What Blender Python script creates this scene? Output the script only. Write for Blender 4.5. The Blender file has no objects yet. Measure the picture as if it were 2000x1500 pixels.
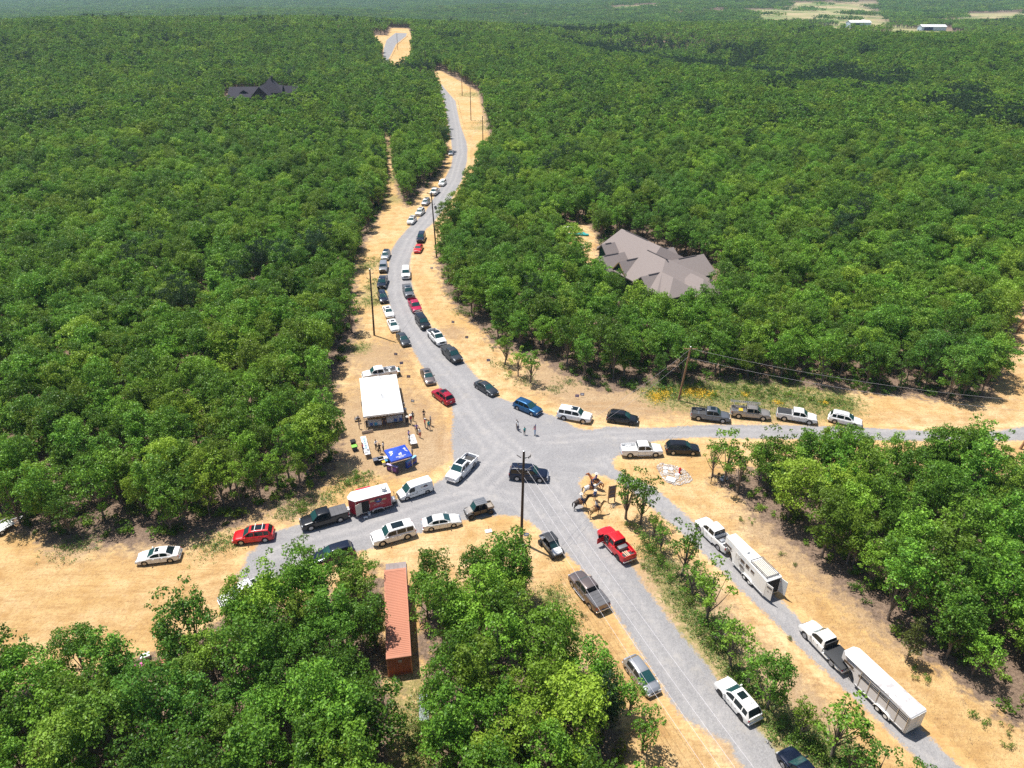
import bpy, bmesh, math, random
import numpy as np
from mathutils import Vector, Matrix
R = math.radians
rng = np.random.default_rng(7)
random.seed(7)
scene = bpy.context.scene
C = scene.collection

# ------------------------------------------------------------------ camera, world, sun, exposure
CAM_H, PITCH, FPX = 60.0, R(29.6), 1388.0          # drone height, tilt below the horizon, focal length in 2000-wide pixels
cam_d = bpy.data.cameras.new('camera'); cam = bpy.data.objects.new('camera', cam_d); C.objects.link(cam)
cam.location = (0, 0, CAM_H); cam.rotation_euler = (math.pi/2 - PITCH, 0, 0)
cam_d.sensor_width = 36; cam_d.lens = 36*FPX/2000; cam_d.clip_start = 0.5; cam_d.clip_end = 20000
scene.camera = cam
SUN_EL = R(69.0); SUN_DIR = Vector((-0.80, 0.60, 0)).normalized()      # horizontal direction towards the sun
world = bpy.data.worlds.new("World"); scene.world = world; world.use_nodes = True
wn = world.node_tree; bg = wn.nodes['Background']
sky = wn.nodes.new('ShaderNodeTexSky'); sky.sky_type = 'NISHITA'; sky.sun_disc = False
sky.sun_elevation = SUN_EL; sky.sun_rotation = math.atan2(SUN_DIR.x, SUN_DIR.y)
sky.air_density = 1.0; sky.dust_density = 1.0; sky.ozone_density = 1.0
wn.links.new(sky.outputs[0], bg.inputs[0]); bg.inputs[1].default_value = 0.088
sl = bpy.data.lights.new('sun', 'SUN'); sl.energy = 5.0; sl.angle = R(0.53); sl.color = (1.0, 0.95, 0.87)
sun = bpy.data.objects.new('sun', sl); C.objects.link(sun)
to_sun = Vector((SUN_DIR.x*math.cos(SUN_EL), SUN_DIR.y*math.cos(SUN_EL), math.sin(SUN_EL)))
sun.rotation_euler = (-to_sun).to_track_quat('-Z', 'Y').to_euler(); sun.location = (0, 0, 200)
scene.view_settings.view_transform = 'Standard'; scene.view_settings.look = 'None'
scene.view_settings.exposure = 0.43; scene.view_settings.gamma = 1.0
scene.render.engine = 'CYCLES'
cy = scene.cycles
cy.max_bounces = 5; cy.diffuse_bounces = 2; cy.glossy_bounces = 2; cy.transmission_bounces = 3; cy.transparent_max_bounces = 6; cy.volume_bounces = 0
cy.use_denoising = False; scene.render.filter_size = 1.25
cy.sample_clamp_indirect = 4

# ------------------------------------------------------------------ ground geometry helpers
sp_, cp_ = math.sin(PITCH), math.cos(PITCH)
def sstep(a, b, x): 
    t = np.clip((np.asarray(x, float)-a)/(b-a), 0, 1); return t*t*(3-2*t)
def height(x, y):
    x = np.asarray(x, float); y = np.asarray(y, float)
    far = sstep(330, 700, np.hypot(x, y))
    h = 17*np.exp(-((x+330)/380)**2-((y-830)/240)**2)+9*np.exp(-((x-60)/150)**2-((y-900)/120)**2)
    # a fold running from upper middle to the right edge, then the next hill
    d = (x-112)*0.957 + (y-857)*0.29            # signed distance beyond the fold line
    h = h - 9*np.exp(-(d/75)**2) + 5*np.exp(-((d-260)/170)**2)
    h = h + 3*np.sin(x/140+1.3)*np.sin(y/170) + 1.6*np.sin(x/61+y/83)
    h = h - 30*sstep(1000, 1500, y)*(1-sstep(100, 500, x)*.75)+14*np.exp(-((y-2300-.2*x)/330)**2)*sstep(-900, -100, -np.abs(x-300)+900)+16*np.exp(-((y-3600+.3*x)/500)**2)
    return h*far
def gp(u, v, z=0.0):
    """the ground point seen at a photo position (2000 x 1500)"""
    tx = (u-1000)/FPX; ty = (v-750)/FPX
    dz = -(sp_ + ty*cp_); dy = cp_ - ty*sp_
    s = (z-CAM_H)/dz
    return (tx*s, dy*s)
def gpoly(pts): return np.array([gp(*p) for p in pts])
def sdist(px, py, poly):
    """signed distance to a polygon, positive inside"""
    px = np.asarray(px, float); py = np.asarray(py, float)
    d = np.full(px.shape, 1e9); inside = np.zeros(px.shape, bool); n = len(poly)
    for i in range(n):
        ax, ay = poly[i]; bx, by = poly[(i+1) % n]
        ex, ey = bx-ax, by-ay; l2 = ex*ex+ey*ey+1e-12
        t = np.clip(((px-ax)*ex+(py-ay)*ey)/l2, 0, 1)
        dd = (px-ax-t*ex)**2+(py-ay-t*ey)**2
        d = np.minimum(d, dd)
        if ay != by:
            c = ((ay > py) != (by > py)) & (px < (bx-ax)*(py-ay)/(by-ay)+ax)
            inside ^= c
    return np.where(inside, 1, -1)*np.sqrt(d)

CLEAR = gpoly([(850,172),(862,185),(866,230),(874,262),(872,300),(862,335),(838,362),(815,382),(797,404),(781,385),(769,330),(763,290),(760,240),(753,240),
 (753,290),(755,340),(752,390),(735,430),(705,490),(690,530),(690,600),(700,640),(680,690),(655,740),(645,790),(650,840),(660,890),(640,935),(590,970),
 (530,985),(480,1015),(400,1047),(300,1060),(200,1062),(120,1056),(60,1042),(0,1028),(-250,1005),(-250,1375),(0,1345),(120,1328),(230,1302),(320,1280),
 (390,1240),(450,1208),(520,1195),(600,1178),(690,1150),(744,1120),(744,1330),(768,1400),(762,1600),(850,1600),(848,1450),(836,1330),(818,1180),
 (900,1172),(940,1148),(975,1125),(1015,1128),(1035,1190),(1072,1240),(1125,1310),(1180,1380),(1222,1470),(1265,1650),(2150,1650),(2150,1500),
 (1920,1370),(1850,1310),(1780,1262),(1700,1195),(1640,1145),(1560,1075),(1480,1005),(1440,965),(1400,945),(1415,925),(1500,915),(1600,912),
 (1700,918),(1800,925),(1850,915),(1930,930),(2200,955),(2200,600),(1990,585),(1968,640),(1956,700),(1944,745),(1920,780),(1880,785),(1790,775),
 (1685,765),(1580,755),(1475,745),(1370,745),(1290,755),(1190,765),(1110,735),(1060,705),(1000,690),(960,670),(950,650),(930,635),(895,605),
 (870,570),(862,530),(852,500),(860,480),(880,440),(905,400),(925,360),(940,330),(955,295),(962,284),(947,225),(935,180),(900,160),(862,143),(848,143)])
CLEAR2 = gpoly([(757,147),(746,140),(750,120),(733,108),(728,98),(760,97),(765,83),(800,83),(807,100),(806,125),(800,134),(770,147)])
CLEAR3 = gpoly([(1090,468),(1100,440),(1140,432),(1165,455),(1175,520),(1170,560),(1150,550),(1118,500)])
FIELDS = [gpoly(p) for p in (
 [(1450,18),(1520,46),(1580,66),(1640,84),(1720,96),(1850,92),(1910,78),(1880,60),(1790,48),(1740,36),(1720,14),(1600,9)],
 [(1880,18),(1890,34),(2040,34),(2050,17)], [(850,5.5),(860,9),(1080,7),(1080,3.5),(960,2.5)], [(1180,12),(1190,9),(1300,9),(1300,12)], [(1530,9),(1720,7),(1720,12),(1560,14)], [(1790,36),(1840,30),(1960,30),(1990,38),(1850,44)], [(1880,62),(1900,54),(1960,56),(1960,66)], [(1300,19),(1420,17),(1420,22),(1320,23)])]
ROADS_PX = dict(
 north=[(886,905),(884,876),(882,857),(885,810),(881,787),(853,749),(822,712),(805,680),(780,646),(766,612),(758,586),(755,560),(756,536),(760,510),(764,490),
  (776,470),(800,443),(829,416),(857,371),(873,341),(881,324),(884,308),(883,295),(881,274),(876,254),(872,225),(867,199),(860,180),(858,168),(820,158),(765,146),(752,138),(750,124),(751,115),
  (757,104),(776,93),(766,86),(799,87),(795,98),(775,109),(768,118),(760,127),(762,137),(800,148),(862,166),(876,183),(890,199),(893,216),(900,247),(911,277),(913,291),(912,317),(902,352),(881,390),
  (845,437),(832,448),(818,466),(804,496),(800,516),(802,540),(808,572),(824,610),(844,640),(872,668),(905,705),(938,744),(960,772),(1002,786),(1059,805),(1090,815),(1128,837)],
 east=[(1162,837),(1187,833),(1254,836),(1304,835),(1370,830),(1527,830),(1678,835),(1737,838),(1860,844),(1947,842),(2000,833),(2200,800),(2200,880),(2000,861),(1912,861),(1797,861),(1748,861),
  (1550,858),(1405,856),(1380,854),(1317,857),(1254,866),(1218,882),(1196,900),(1200,915),(1225,930),(1250,940)],
 drive=[(1279,952),(1341,1007),(1532,1180),(1570,1220),(1660,1298),(1735,1368),(1812,1436),(1856,1480),(1990,1600),(1920,1600),(1786,1478),(1700,1394),(1666,1362),(1590,1292),(1514,1217),(1452,1158),
  (1353,1062),(1319,1030),(1294,1010),(1255,976),(1215,945)],
 south=[(1180,930),(1161,925),(1139,932),(1131,941),(1136,955),(1136,971),(1139,998),(1152,1016),(1168,1036),(1200,1068),(1240,1113),(1255,1140),(1288,1185),(1315,1221),(1345,1257),(1387,1308),(1402,1329),
  (1477,1419),(1534,1494),(1600,1600),(1500,1600),(1450,1500),(1438,1482),(1426,1452),(1399,1440),(1363,1419),(1330,1398),(1288,1335),(1249,1272),(1222,1230),(1192,1185),(1136,1110),(1102,1080),(1052,1034),
  (1032,1018),(1014,1009),(980,1007)],
 west=[(967,1007),(921,1014),(894,1020),(831,1038),(809,1047),(727,1071),(701,1078),(610,1104),(560,1122),(522,1134),(471,1142),(462,1122),(477,1110),(480,1083),(500,1074),(504,1062),(534,1039),(585,1024),
  (677,1001),(760,980),(844,948),(872,930),(888,915)])
ROAD = gpoly(ROADS_PX['north']+ROADS_PX['east']+ROADS_PX['drive']+ROADS_PX['south']+ROADS_PX['west'])
DIRT_IN_ROAD = None

def link(o, parent=None):
    C.objects.link(o)
    if parent is not None: o.parent = parent
    return o
def np_mesh(name, verts, faces, mats, mi=None, smooth=None, attrs=None):
    """faces: (n,4) or (n,3) int array"""
    me = bpy.data.meshes.new(name)
    verts = np.asarray(verts, np.float32); faces = np.asarray(faces, np.int32); k = faces.shape[1]
    me.vertices.add(len(verts)); me.vertices.foreach_set('co', verts.ravel())
    me.loops.add(faces.size); me.loops.foreach_set('vertex_index', faces.ravel())
    me.polygons.add(len(faces)); me.polygons.foreach_set('loop_start', np.arange(0, faces.size, k, dtype=np.int32))
    me.polygons.foreach_set('loop_total', np.full(len(faces), k, np.int32))
    for m in mats: me.materials.append(m)
    if mi is not None: me.polygons.foreach_set('material_index', np.asarray(mi, np.int32))
    if smooth is not None: me.polygons.foreach_set('use_smooth', np.full(len(faces), smooth, bool) if isinstance(smooth, bool) else smooth)
    for nm, (dom, arr) in (attrs or {}).items():
        a = me.attributes.new(nm, 'FLOAT', dom); a.data.foreach_set('value', np.asarray(arr, np.float32))
    me.update(calc_edges=True); me.validate()
    return me

# ------------------------------------------------------------------ materials
class NT:
    """small node helper"""
    def __init__(s, name):
        s.m = bpy.data.materials.new(name); s.m.use_nodes = True; s.t = s.m.node_tree
        s.b = s.t.nodes['Principled BSDF']; s.out = s.t.nodes['Material Output']
    def n(s, typ, **kw):
        nd = s.t.nodes.new(typ)
        for k, v in kw.items():
            if k[0] == 'i' and k[1:].isdigit(): s.put(nd.inputs[int(k[1:])], v)
            else: setattr(nd, k, v)
        return nd
    def put(s, sock, v):
        if isinstance(v, bpy.types.NodeSocket): s.t.links.new(v, sock)
        elif isinstance(v, bpy.types.Node): s.t.links.new(v.outputs[0], sock)
        elif isinstance(v, tuple) and len(v) == 3 and sock.type == 'RGBA': sock.default_value = (*v, 1)
        else: sock.default_value = v
    def noise(s, scale, detail=3, rough=.55, vec=None, dist=0.0):
        nd = s.n('ShaderNodeTexNoise'); nd.inputs['Scale'].default_value = scale; nd.inputs['Detail'].default_value = detail
        nd.inputs['Roughness'].default_value = rough; nd.inputs['Distortion'].default_value = dist
        if vec is not None: s.put(nd.inputs['Vector'], vec)
        return nd.outputs[0]
    def mix(s, f, a, b, mode='MIX'):
        nd = s.n('ShaderNodeMix', data_type='RGBA', blend_type=mode)
        s.put(nd.inputs[0], f); s.put(nd.inputs[6], a); s.put(nd.inputs[7], b); return nd.outputs[2]
    def math(s, op, a, b=0.0, clamp=False):
        nd = s.n('ShaderNodeMath', operation=op, use_clamp=clamp); s.put(nd.inputs[0], a); s.put(nd.inputs[1], b); return nd.outputs[0]
    def rng(s, v, a, b, c=0.0, d=1.0):
        nd = s.n('ShaderNodeMapRange'); s.put(nd.inputs[0], v)
        for i, q in enumerate((a, b, c, d)): nd.inputs[i+1].default_value = q
        return nd.outputs[0]
    def attr(s, nm, kind='GEOMETRY'):
        nd = s.n('ShaderNodeAttribute', attribute_name=nm, attribute_type=kind); return nd.outputs['Fac']
    def pos(s): return s.n('ShaderNodeNewGeometry').outputs['Position']
    def bump(s, h, strength=.3, dist=.05):
        nd = s.n('ShaderNodeBump'); s.put(nd.inputs['Height'], h); nd.inputs['Strength'].default_value = strength; nd.inputs['Distance'].default_value = dist
        s.put(s.b.inputs['Normal'], nd.outputs[0])
    def set(s, **kw):
        for k, v in kw.items(): s.put(s.b.inputs[{'col':'Base Color','rough':'Roughness','metal':'Metallic','spec':'Specular IOR Level','coat':'Coat Weight','alpha':'Alpha'}[k]], v)
        return s.m
def simple(name, col, rough=.6, metal=0.0, coat=0.0, spec=.5, var=0.0, scale=6.0):
    t = NT(name)
    if var:
        n = t.noise(scale, 4); c = t.mix(t.rng(n, .35, .65), tuple(x*(1-var) for x in col), tuple(min(1, x*(1+var*.6)) for x in col))
        t.set(col=c)
    else: t.set(col=tuple(col))
    return t.set(rough=rough, metal=metal, coat=coat, spec=spec)
def dirt_color(t, P):
    big = t.noise(.06, 4, .55, P); mid = t.noise(.45, 5, .6, P); fine = t.noise(3.2, 5, .65, P); grit = t.noise(14, 3, .7, P)
    c = t.mix(t.rng(big, .38, .62), (.59,.39,.165), (.68,.50,.275))
    c = t.mix(t.rng(mid, .42, .72), c, (.46,.275,.105))
    c = t.mix(t.math('MULTIPLY', t.rng(fine, .48, .68), .6), c, (.34,.20,.095))
    c = t.mix(t.math('MULTIPLY', t.rng(grit, .58, .72), .6), c, (.19,.125,.075))
    c = t.mix(t.math('MULTIPLY', t.rng(t.noise(1.1, 5, .7, P), .56, .7), .4), c, (.60,.45,.29))
    return c, fine
def surface(t, P):
    c, fine = dirt_color(t, P)
    for ang, am in ((-12, .15), (58, .15)):
        mp = t.n('ShaderNodeMapping'); t.put(mp.inputs[0], P); mp.inputs['Rotation'].default_value = (0, 0, R(ang)); mp.inputs['Scale'].default_value = (.16, 1.3, 1)
        w = t.noise(1.6, 3, .6, mp.outputs[0]); c = t.mix(t.math('MULTIPLY', t.rng(w, .54, .66), am*2.2), c, (.36,.20,.085))
    tr = t.math('MULTIPLY', t.rng(t.math('ADD', t.attr('tramp'), t.math('MULTIPLY', t.noise(.9, 5, .7, P), .9)), .78, 1.0), .62)
    c = t.mix(tr, c, t.mix(t.rng(t.noise(4, 5, .75, P), .4, .62), (.40,.30,.21), (.25,.17,.11)))
    # pale rubbed streaks left by tracks and tyres
    st = t.math('MULTIPLY', t.attr('rut'), t.rng(t.noise(2.5, 4, .7, P), .35, .6))
    c = t.mix(t.math('MULTIPLY', st, .55), c, (.34,.19,.08))
    g = t.math('ADD', t.attr('grass'), t.rng(t.noise(1.6, 6, .75, P), .3, .7, -.5, .5))
    gcol = t.mix(t.rng(t.noise(5, 4, .7, P), .35, .65), (.10,.13,.03), (.36,.30,.13))
    c = t.mix(t.math('MULTIPLY', t.rng(g, .52, .80), .8), c, gcol)
    lit = t.mix(t.rng(t.noise(2.5, 5, .7, P), .35, .65), (.10,.07,.05), (.27,.19,.14))
    lit = t.mix(t.math('MULTIPLY', t.rng(t.noise(7, 4, .7, P), .5, .7), .7), lit, (.40,.29,.21))
    e = t.math('ADD', t.attr('clear'), t.rng(t.noise(.7, 6, .7, P), .25, .75, -2.6, 2.6))
    c = t.mix(t.rng(e, -.4, 1.2), lit, c)
    return c, fine
def ground_material():
    t = NT('ground'); P = t.pos(); c, fine = surface(t, P)
    fcol = t.mix(t.rng(t.noise(.012, 4, .6, P), .4, .6), (.17,.22,.07), (.40,.33,.18))
    c = t.mix(t.attr('field'), c, fcol)
    t.set(col=c, rough=.95, spec=.15)
    t.bump(t.math('ADD', t.noise(1.2, 6, .75, P), t.math('MULTIPLY', fine, .7)), 1.0, .22)
    return t.m
def road_material():
    t = NT('gravel'); P = t.pos(); d, fine = surface(t, P)
    a = t.noise(9, 4, .75, P); b = t.noise(.25, 4, .6, P); v = t.n('ShaderNodeTexVoronoi'); v.inputs['Scale'].default_value = 7.5; t.put(v.inputs['Vector'], P)
    c = t.mix(t.rng(b, .35, .65), (.225,.22,.228), (.285,.279,.283))
    c = t.mix(t.rng(a, .35, .7), c, (.345,.338,.342))
    c = t.mix(t.math('MULTIPLY', t.rng(v.outputs['Color'], .2, .9), .42), c, (.155,.152,.16))
    c = t.mix(t.math('MULTIPLY', t.rng(t.noise(.30, 5, .7, P), .56, .72), .42), c, (.40,.365,.32))
    mp = t.n('ShaderNodeMapping'); t.put(mp.inputs[0], P); mp.inputs['Rotation'].default_value = (0, 0, R(25)); mp.inputs['Scale'].default_value = (.25, 1.2, 1)
    c = t.mix(t.math('MULTIPLY', t.rng(t.noise(.5, 4, .7, mp.outputs[0]), .55, .7), .3), c, (.40,.385,.375))
    c = t.mix(t.math('MULTIPLY', t.math('MULTIPLY', t.attr('path'), t.rng(t.noise(1.2, 5, .7, P), .3, .6)), .5), c, (.43,.41,.40))
    e = t.math('ADD', t.attr('edge'), t.rng(t.noise(2.0, 5, .75, P), .25, .75, -.55, .55))
    c = t.mix(t.rng(e, -.22, .22), d, c)
    t.set(col=c, rough=.93, spec=.2)
    t.bump(t.math('ADD', a, v.outputs['Distance']), .5, .05)
    return t.m

# ------------------------------------------------------------------ the ground sheet and the gravel road
def lines(spec):
    out = []
    for a, b, st in spec: out.append(np.arange(a, b, st))
    return np.concatenate(out)
xs = lines([(-5200,-1200,180),(-1200,-420,26),(-420,-110,6),(-110,125,.8),(125,420,6),(420,1200,26),(1200,5400,180)])
ys = lines([(-220,28,8),(28,300,.8),(300,780,2.0),(780,1400,14),(1400,8400,140)])
X, Y = np.meshgrid(xs, ys); Xf, Yf = X.ravel(), Y.ravel()
H = height(Xf, Yf)
sd_clear = np.maximum.reduce([sdist(Xf, Yf, p) for p in (CLEAR, CLEAR2, CLEAR3)])
field = np.clip(np.maximum.reduce([sdist(Xf, Yf, p) for p in FIELDS])/25+.5, 0, 1)
def blob(px, py, u, v, r, z=0):
    cx, cy = gp(u, v); return np.exp(-((px-cx)**2+(py-cy)**2)/(r*r))
TRAMP = [(740,800,12),(740,690,9),(760,880,9),(1290,1130,6),(1340,1200,6),(1420,1320,6),(1500,1400,6),(1560,1470,6),(1080,735,9),(1180,775,7),(1300,770,10),(880,650,5),
         (1500,1020,6),(1620,1110,6),(1760,1230,6),(330,1050,6),(150,1050,6),(570,990,5),(1520,790,10),(830,880,4)]
GRASS = [(715,520,5),(735,560,5),(722,590,5),(700,680,4),(1290,770,5),(1360,765,7),(1430,775,7),(1500,775,7),(1570,785,6),(1640,785,6),(800,1400,3),(815,1470,4),(800,1340,2.5),(1285,1100,3),(1320,1160,3),
         (1360,1220,3),(1400,1270,3),(1450,1350,3),(1500,1420,4),(1570,1480,4),(1650,1490,3),(1020,1240,4),(1080,1170,3),(1190,1440,3),(768,390,9),(765,350,12),(760,300,18),(757,260,24),(890,560,3),(950,250,12),(930,185,20),(760,790,0.1)]
def rutline(px, py, pts, w=.45, off=.85):
    """a pair of wheel tracks along a line"""
    d = np.full(np.shape(px), 1e9)
    P_ = [gp(*p) for p in pts]
    for (ax, ay), (bx_, by_) in zip(P_, P_[1:]):
        ex, ey = bx_-ax, by_-ay; t = np.clip(((px-ax)*ex+(py-ay)*ey)/(ex*ex+ey*ey), 0, 1); d = np.minimum(d, np.hypot(px-ax-t*ex, py-ay-t*ey))
    return np.exp(-((d-off)/w)**2)
RUTS = [[(0,1120),(200,1110),(380,1090),(520,1060)],[(0,1180),(250,1165),(470,1120)],[(0,1225),(160,1215),(330,1190),(460,1150)],[(60,1290),(260,1240),(430,1170)],[(1090,1130),(1190,1290),(1290,1450),(1340,1540)],
 [(1130,1130),(1230,1300),(1330,1440),(1380,1540)],[(815,690),(850,735),(870,800),(870,880)],[(790,690),(800,760),(850,830)],[(1010,760),(1100,790),(1300,800),(1600,805),(1900,825)],[(1310,960),(1420,1050),(1560,1160),(1760,1330),(1900,1450)],
 [(870,700),(905,745),(960,790)],[(1985,630),(1978,720),(1970,790),(1900,825)],[(820,470),(815,540),(850,610),(900,670),(960,730)],[(1290,1010),(1400,1110),(1500,1220),(1640,1360),(1760,1490)],[(905,250),(925,290),(925,330),(890,400)]]
TRACKS = [[(882,190),(895,250),(899,300),(885,350),(850,410),(800,470),(778,520),(780,580),(800,630),(840,690),(890,740),(950,830),(1030,900),(1100,980)],[(1060,930),(1080,960),(1150,1060),(1230,1170),(1320,1310),(1420,1450),(1470,1520)],
 [(1000,900),(940,960),(830,990),(700,1040),(540,1080)],[(1060,860),(1200,850),(1400,843),(1700,848),(2000,847)],[(1180,900),(1260,955),(1400,1080),(1550,1210),(1700,1350),(1820,1470)],[(900,950),(1010,975),(1100,1060),(1180,1170)],[(900,800),(960,880),(900,940)]]
def patches(px, py):
    tr = np.clip(sum(blob(px, py, *q) for q in TRAMP), 0, 1)*.62; gr = np.clip(sum(blob(px, py, *q) for q in GRASS), 0, 1)*.85
    ru = np.clip(sum(rutline(px, py, q) for q in RUTS), 0, 1)
    return tr, gr, ru
tramp, grass, rut = patches(Xf, Yf)
W_, H_ = len(xs), len(ys)
ii = (np.arange(H_-1)[:, None]*W_+np.arange(W_-1)[None, :]).ravel()
quads = np.stack([ii, ii+1, ii+1+W_, ii+W_], 1)
me = np_mesh('ground', np.stack([Xf, Yf, H], 1), quads, [ground_material()], smooth=True,
             attrs=dict(clear=('POINT', sd_clear), field=('POINT', field), tramp=('POINT', tramp), grass=('POINT', grass), rut=('POINT', rut)))
g = link(bpy.data.objects.new('ground', me)); g['kind'] = 'structure'
# road: a sheet 3 cm above
xr = np.arange(-150, 135, .55); yr = lines([(28, 300, .55), (300, 800, 1.5)])
XR, YR = np.meshgrid(xr, yr); xf, yf = XR.ravel(), YR.ravel()
sdr = sdist(xf, yf, ROAD)
for q in [gpoly([(1128,838),(1145,828),(1190,828),(1175,838),(1150,842)])]:
    sdr = np.minimum(sdr, -sdist(xf, yf, q)+.2)
W2, H2 = len(xr), len(yr)
ii = (np.arange(H2-1)[:, None]*W2+np.arange(W2-1)[None, :]).ravel()
qr = np.stack([ii, ii+1, ii+1+W2, ii+W2], 1)
keep = sdr[qr].max(1) > -1.0
qr = qr[keep]; used, inv = np.unique(qr.ravel(), return_inverse=True)
tr2, gr2, ru2 = patches(xf[used], yf[used]); pth = np.clip(sum(rutline(xf[used], yf[used], q, .38) for q in TRACKS), 0, 1); lift = .005+.025*np.clip((sdr[used]+.6)/.6, 0, 1)+.25*np.clip((yf[used]-320)/100, 0, 1)
clr2 = np.maximum(sdist(xf[used], yf[used], CLEAR), sdist(xf[used], yf[used], CLEAR2))
rm = np_mesh('road', np.stack([xf[used], yf[used], height(xf[used], yf[used])+lift], 1), inv.reshape(-1, 4), [road_material()], smooth=True,
             attrs=dict(edge=('POINT', sdr[used]), tramp=('POINT', tr2), grass=('POINT', gr2), rut=('POINT', ru2), path=('POINT', pth), clear=('POINT', clr2)))
o = link(bpy.data.objects.new('road', rm)); o['kind'] = 'structure'
# ------------------------------------------------------------------ trees
def leaf_material(name, dark, light, yel, spec=.35):
    t = NT(name)
    oi = t.n('ShaderNodeObjectInfo').outputs['Random']; tint = t.attr('tint'); cl = t.attr('clump')
    c = t.mix(tint, dark, light)
    c = t.mix(t.math('MULTIPLY', t.rng(oi, .6, 1), .5), c, yel)
    c = t.mix(t.math('MULTIPLY', t.rng(cl, .5, 1), .38), c, tuple(x*.75 for x in dark))
    loc = t.n('ShaderNodeObjectInfo').outputs['Location']; pn = t.noise(.035, 3, .6, loc)
    c = t.mix(t.math('MULTIPLY', t.rng(pn, .54, .68), .4), c, yel)
    c = t.mix(t.math('MULTIPLY', t.rng(pn, .48, .36), .45), c, (dark[0]*.8, dark[1]*.95, dark[2]*1.9))
    wn = t.n('ShaderNodeTexWhiteNoise'); wn.noise_dimensions = '1D'; t.put(wn.inputs['W'], oi)
    hsv = t.n('ShaderNodeHueSaturation'); t.put(hsv.inputs['Value'], t.rng(wn.outputs['Value'], 0, 1, .55, 1.35)); t.put(hsv.inputs['Color'], c); c = hsv.outputs[0]
    t.set(col=c, rough=.42, spec=spec)
    tr = t.n('ShaderNodeBsdfTranslucent'); t.put(tr.inputs[0], t.mix(.35, c, yel))
    mx = t.n('ShaderNodeMixShader'); mx.inputs[0].default_value = .28
    t.t.links.new(t.b.outputs[0], mx.inputs[1]); t.t.links.new(tr.outputs[0], mx.inputs[2]); t.t.links.new(mx.outputs[0], t.out.inputs[0])
    return t.m
LEAF = leaf_material('oak_leaves', (.056,.158,.017), (.225,.440,.044), (.40,.50,.05), .25)
LEAF_PINE = leaf_material('pine_needles', (.022,.055,.022), (.060,.110,.040), (.07,.12,.04), .15)
LEAF_WEED = leaf_material('weed_leaves', (.07,.16,.03), (.20,.32,.06), (.30,.36,.08))
BARK = simple('bark', (.20,.165,.135), .9, var=.35, scale=9)
DEAD = simple('bare_branches', (.33,.30,.28), .9, var=.2, scale=9)

def leaves(r, centers, radii, per, size, up=.5, flat=.85, jit=.7):
    """leaf-sized quads scattered over the shells of leaf clumps; returns verts, quads, tint, clump"""
    V = []; T = []; K = []
    for c, rad in zip(centers, radii):
        n = max(8, int(per*rad*rad))
        d = r.normal(size=(n, 3)); d /= np.linalg.norm(d, axis=1)[:, None]
        d[:, 2] = np.where(d[:, 2] < -.35, -d[:, 2]*.6, d[:, 2]); 
        rr = rad*(.5+.6*np.sqrt(r.random(n)))*(1+.3*np.sin(d[:, 0]*5+c[0])*np.cos(d[:, 1]*5+c[1]))
        p = c+d*rr[:, None]*np.array([1, 1, flat])
        nrm = d*1.0+np.array([0, 0, up])+r.normal(size=(n, 3))*jit; nrm /= np.linalg.norm(nrm, axis=1)[:, None]
        a = np.cross(nrm, r.normal(size=(n, 3))); a /= np.linalg.norm(a, axis=1)[:, None]+1e-9
        b = np.cross(nrm, a); s = size*(.6+.8*r.random(n)); s2 = s*(.55+.3*r.random(n))
        q = np.stack([p-a*s[:, None], p-b*s2[:, None]+nrm*(s*.18)[:, None], p+a*s[:, None], p+b*s2[:, None]+nrm*(s*.18)[:, None]], 1)
        V.append(q.reshape(-1, 3)); T.append(r.random(n)); K.append(np.full(n, r.random()))
    V = np.concatenate(V); n = len(V)//4
    return V, np.arange(n*4).reshape(-1, 4), np.concatenate(T), np.concatenate(K)
def tube(pts, rad, k=6):
    """tapered tube through points: verts, quads"""
    V = []; F = []
    for i, (p, r_) in enumerate(zip(pts, rad)):
        p = np.array(p, float); q = np.array(pts[min(i+1, len(pts)-1)], float)-np.array(pts[max(i-1, 0)], float); q /= np.linalg.norm(q)+1e-9
        a = np.cross(q, [0.31, .92, .22]); a /= np.linalg.norm(a); b = np.cross(q, a)
        for j in range(k):
            th = 2*math.pi*j/k; V.append(p+(a*math.cos(th)+b*math.sin(th))*r_)
        if i:
            o_ = (i-1)*k
            for j in range(k): F.append((o_+j, o_+(j+1) % k, o_+k+(j+1) % k, o_+k+j))
    return np.array(V), np.array(F)
def merge(parts):
    V = []; F = []; n = 0
    for v, f in parts: V.append(v); F.append(f+n); n += len(v)
    return np.concatenate(V), np.concatenate(F)
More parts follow.
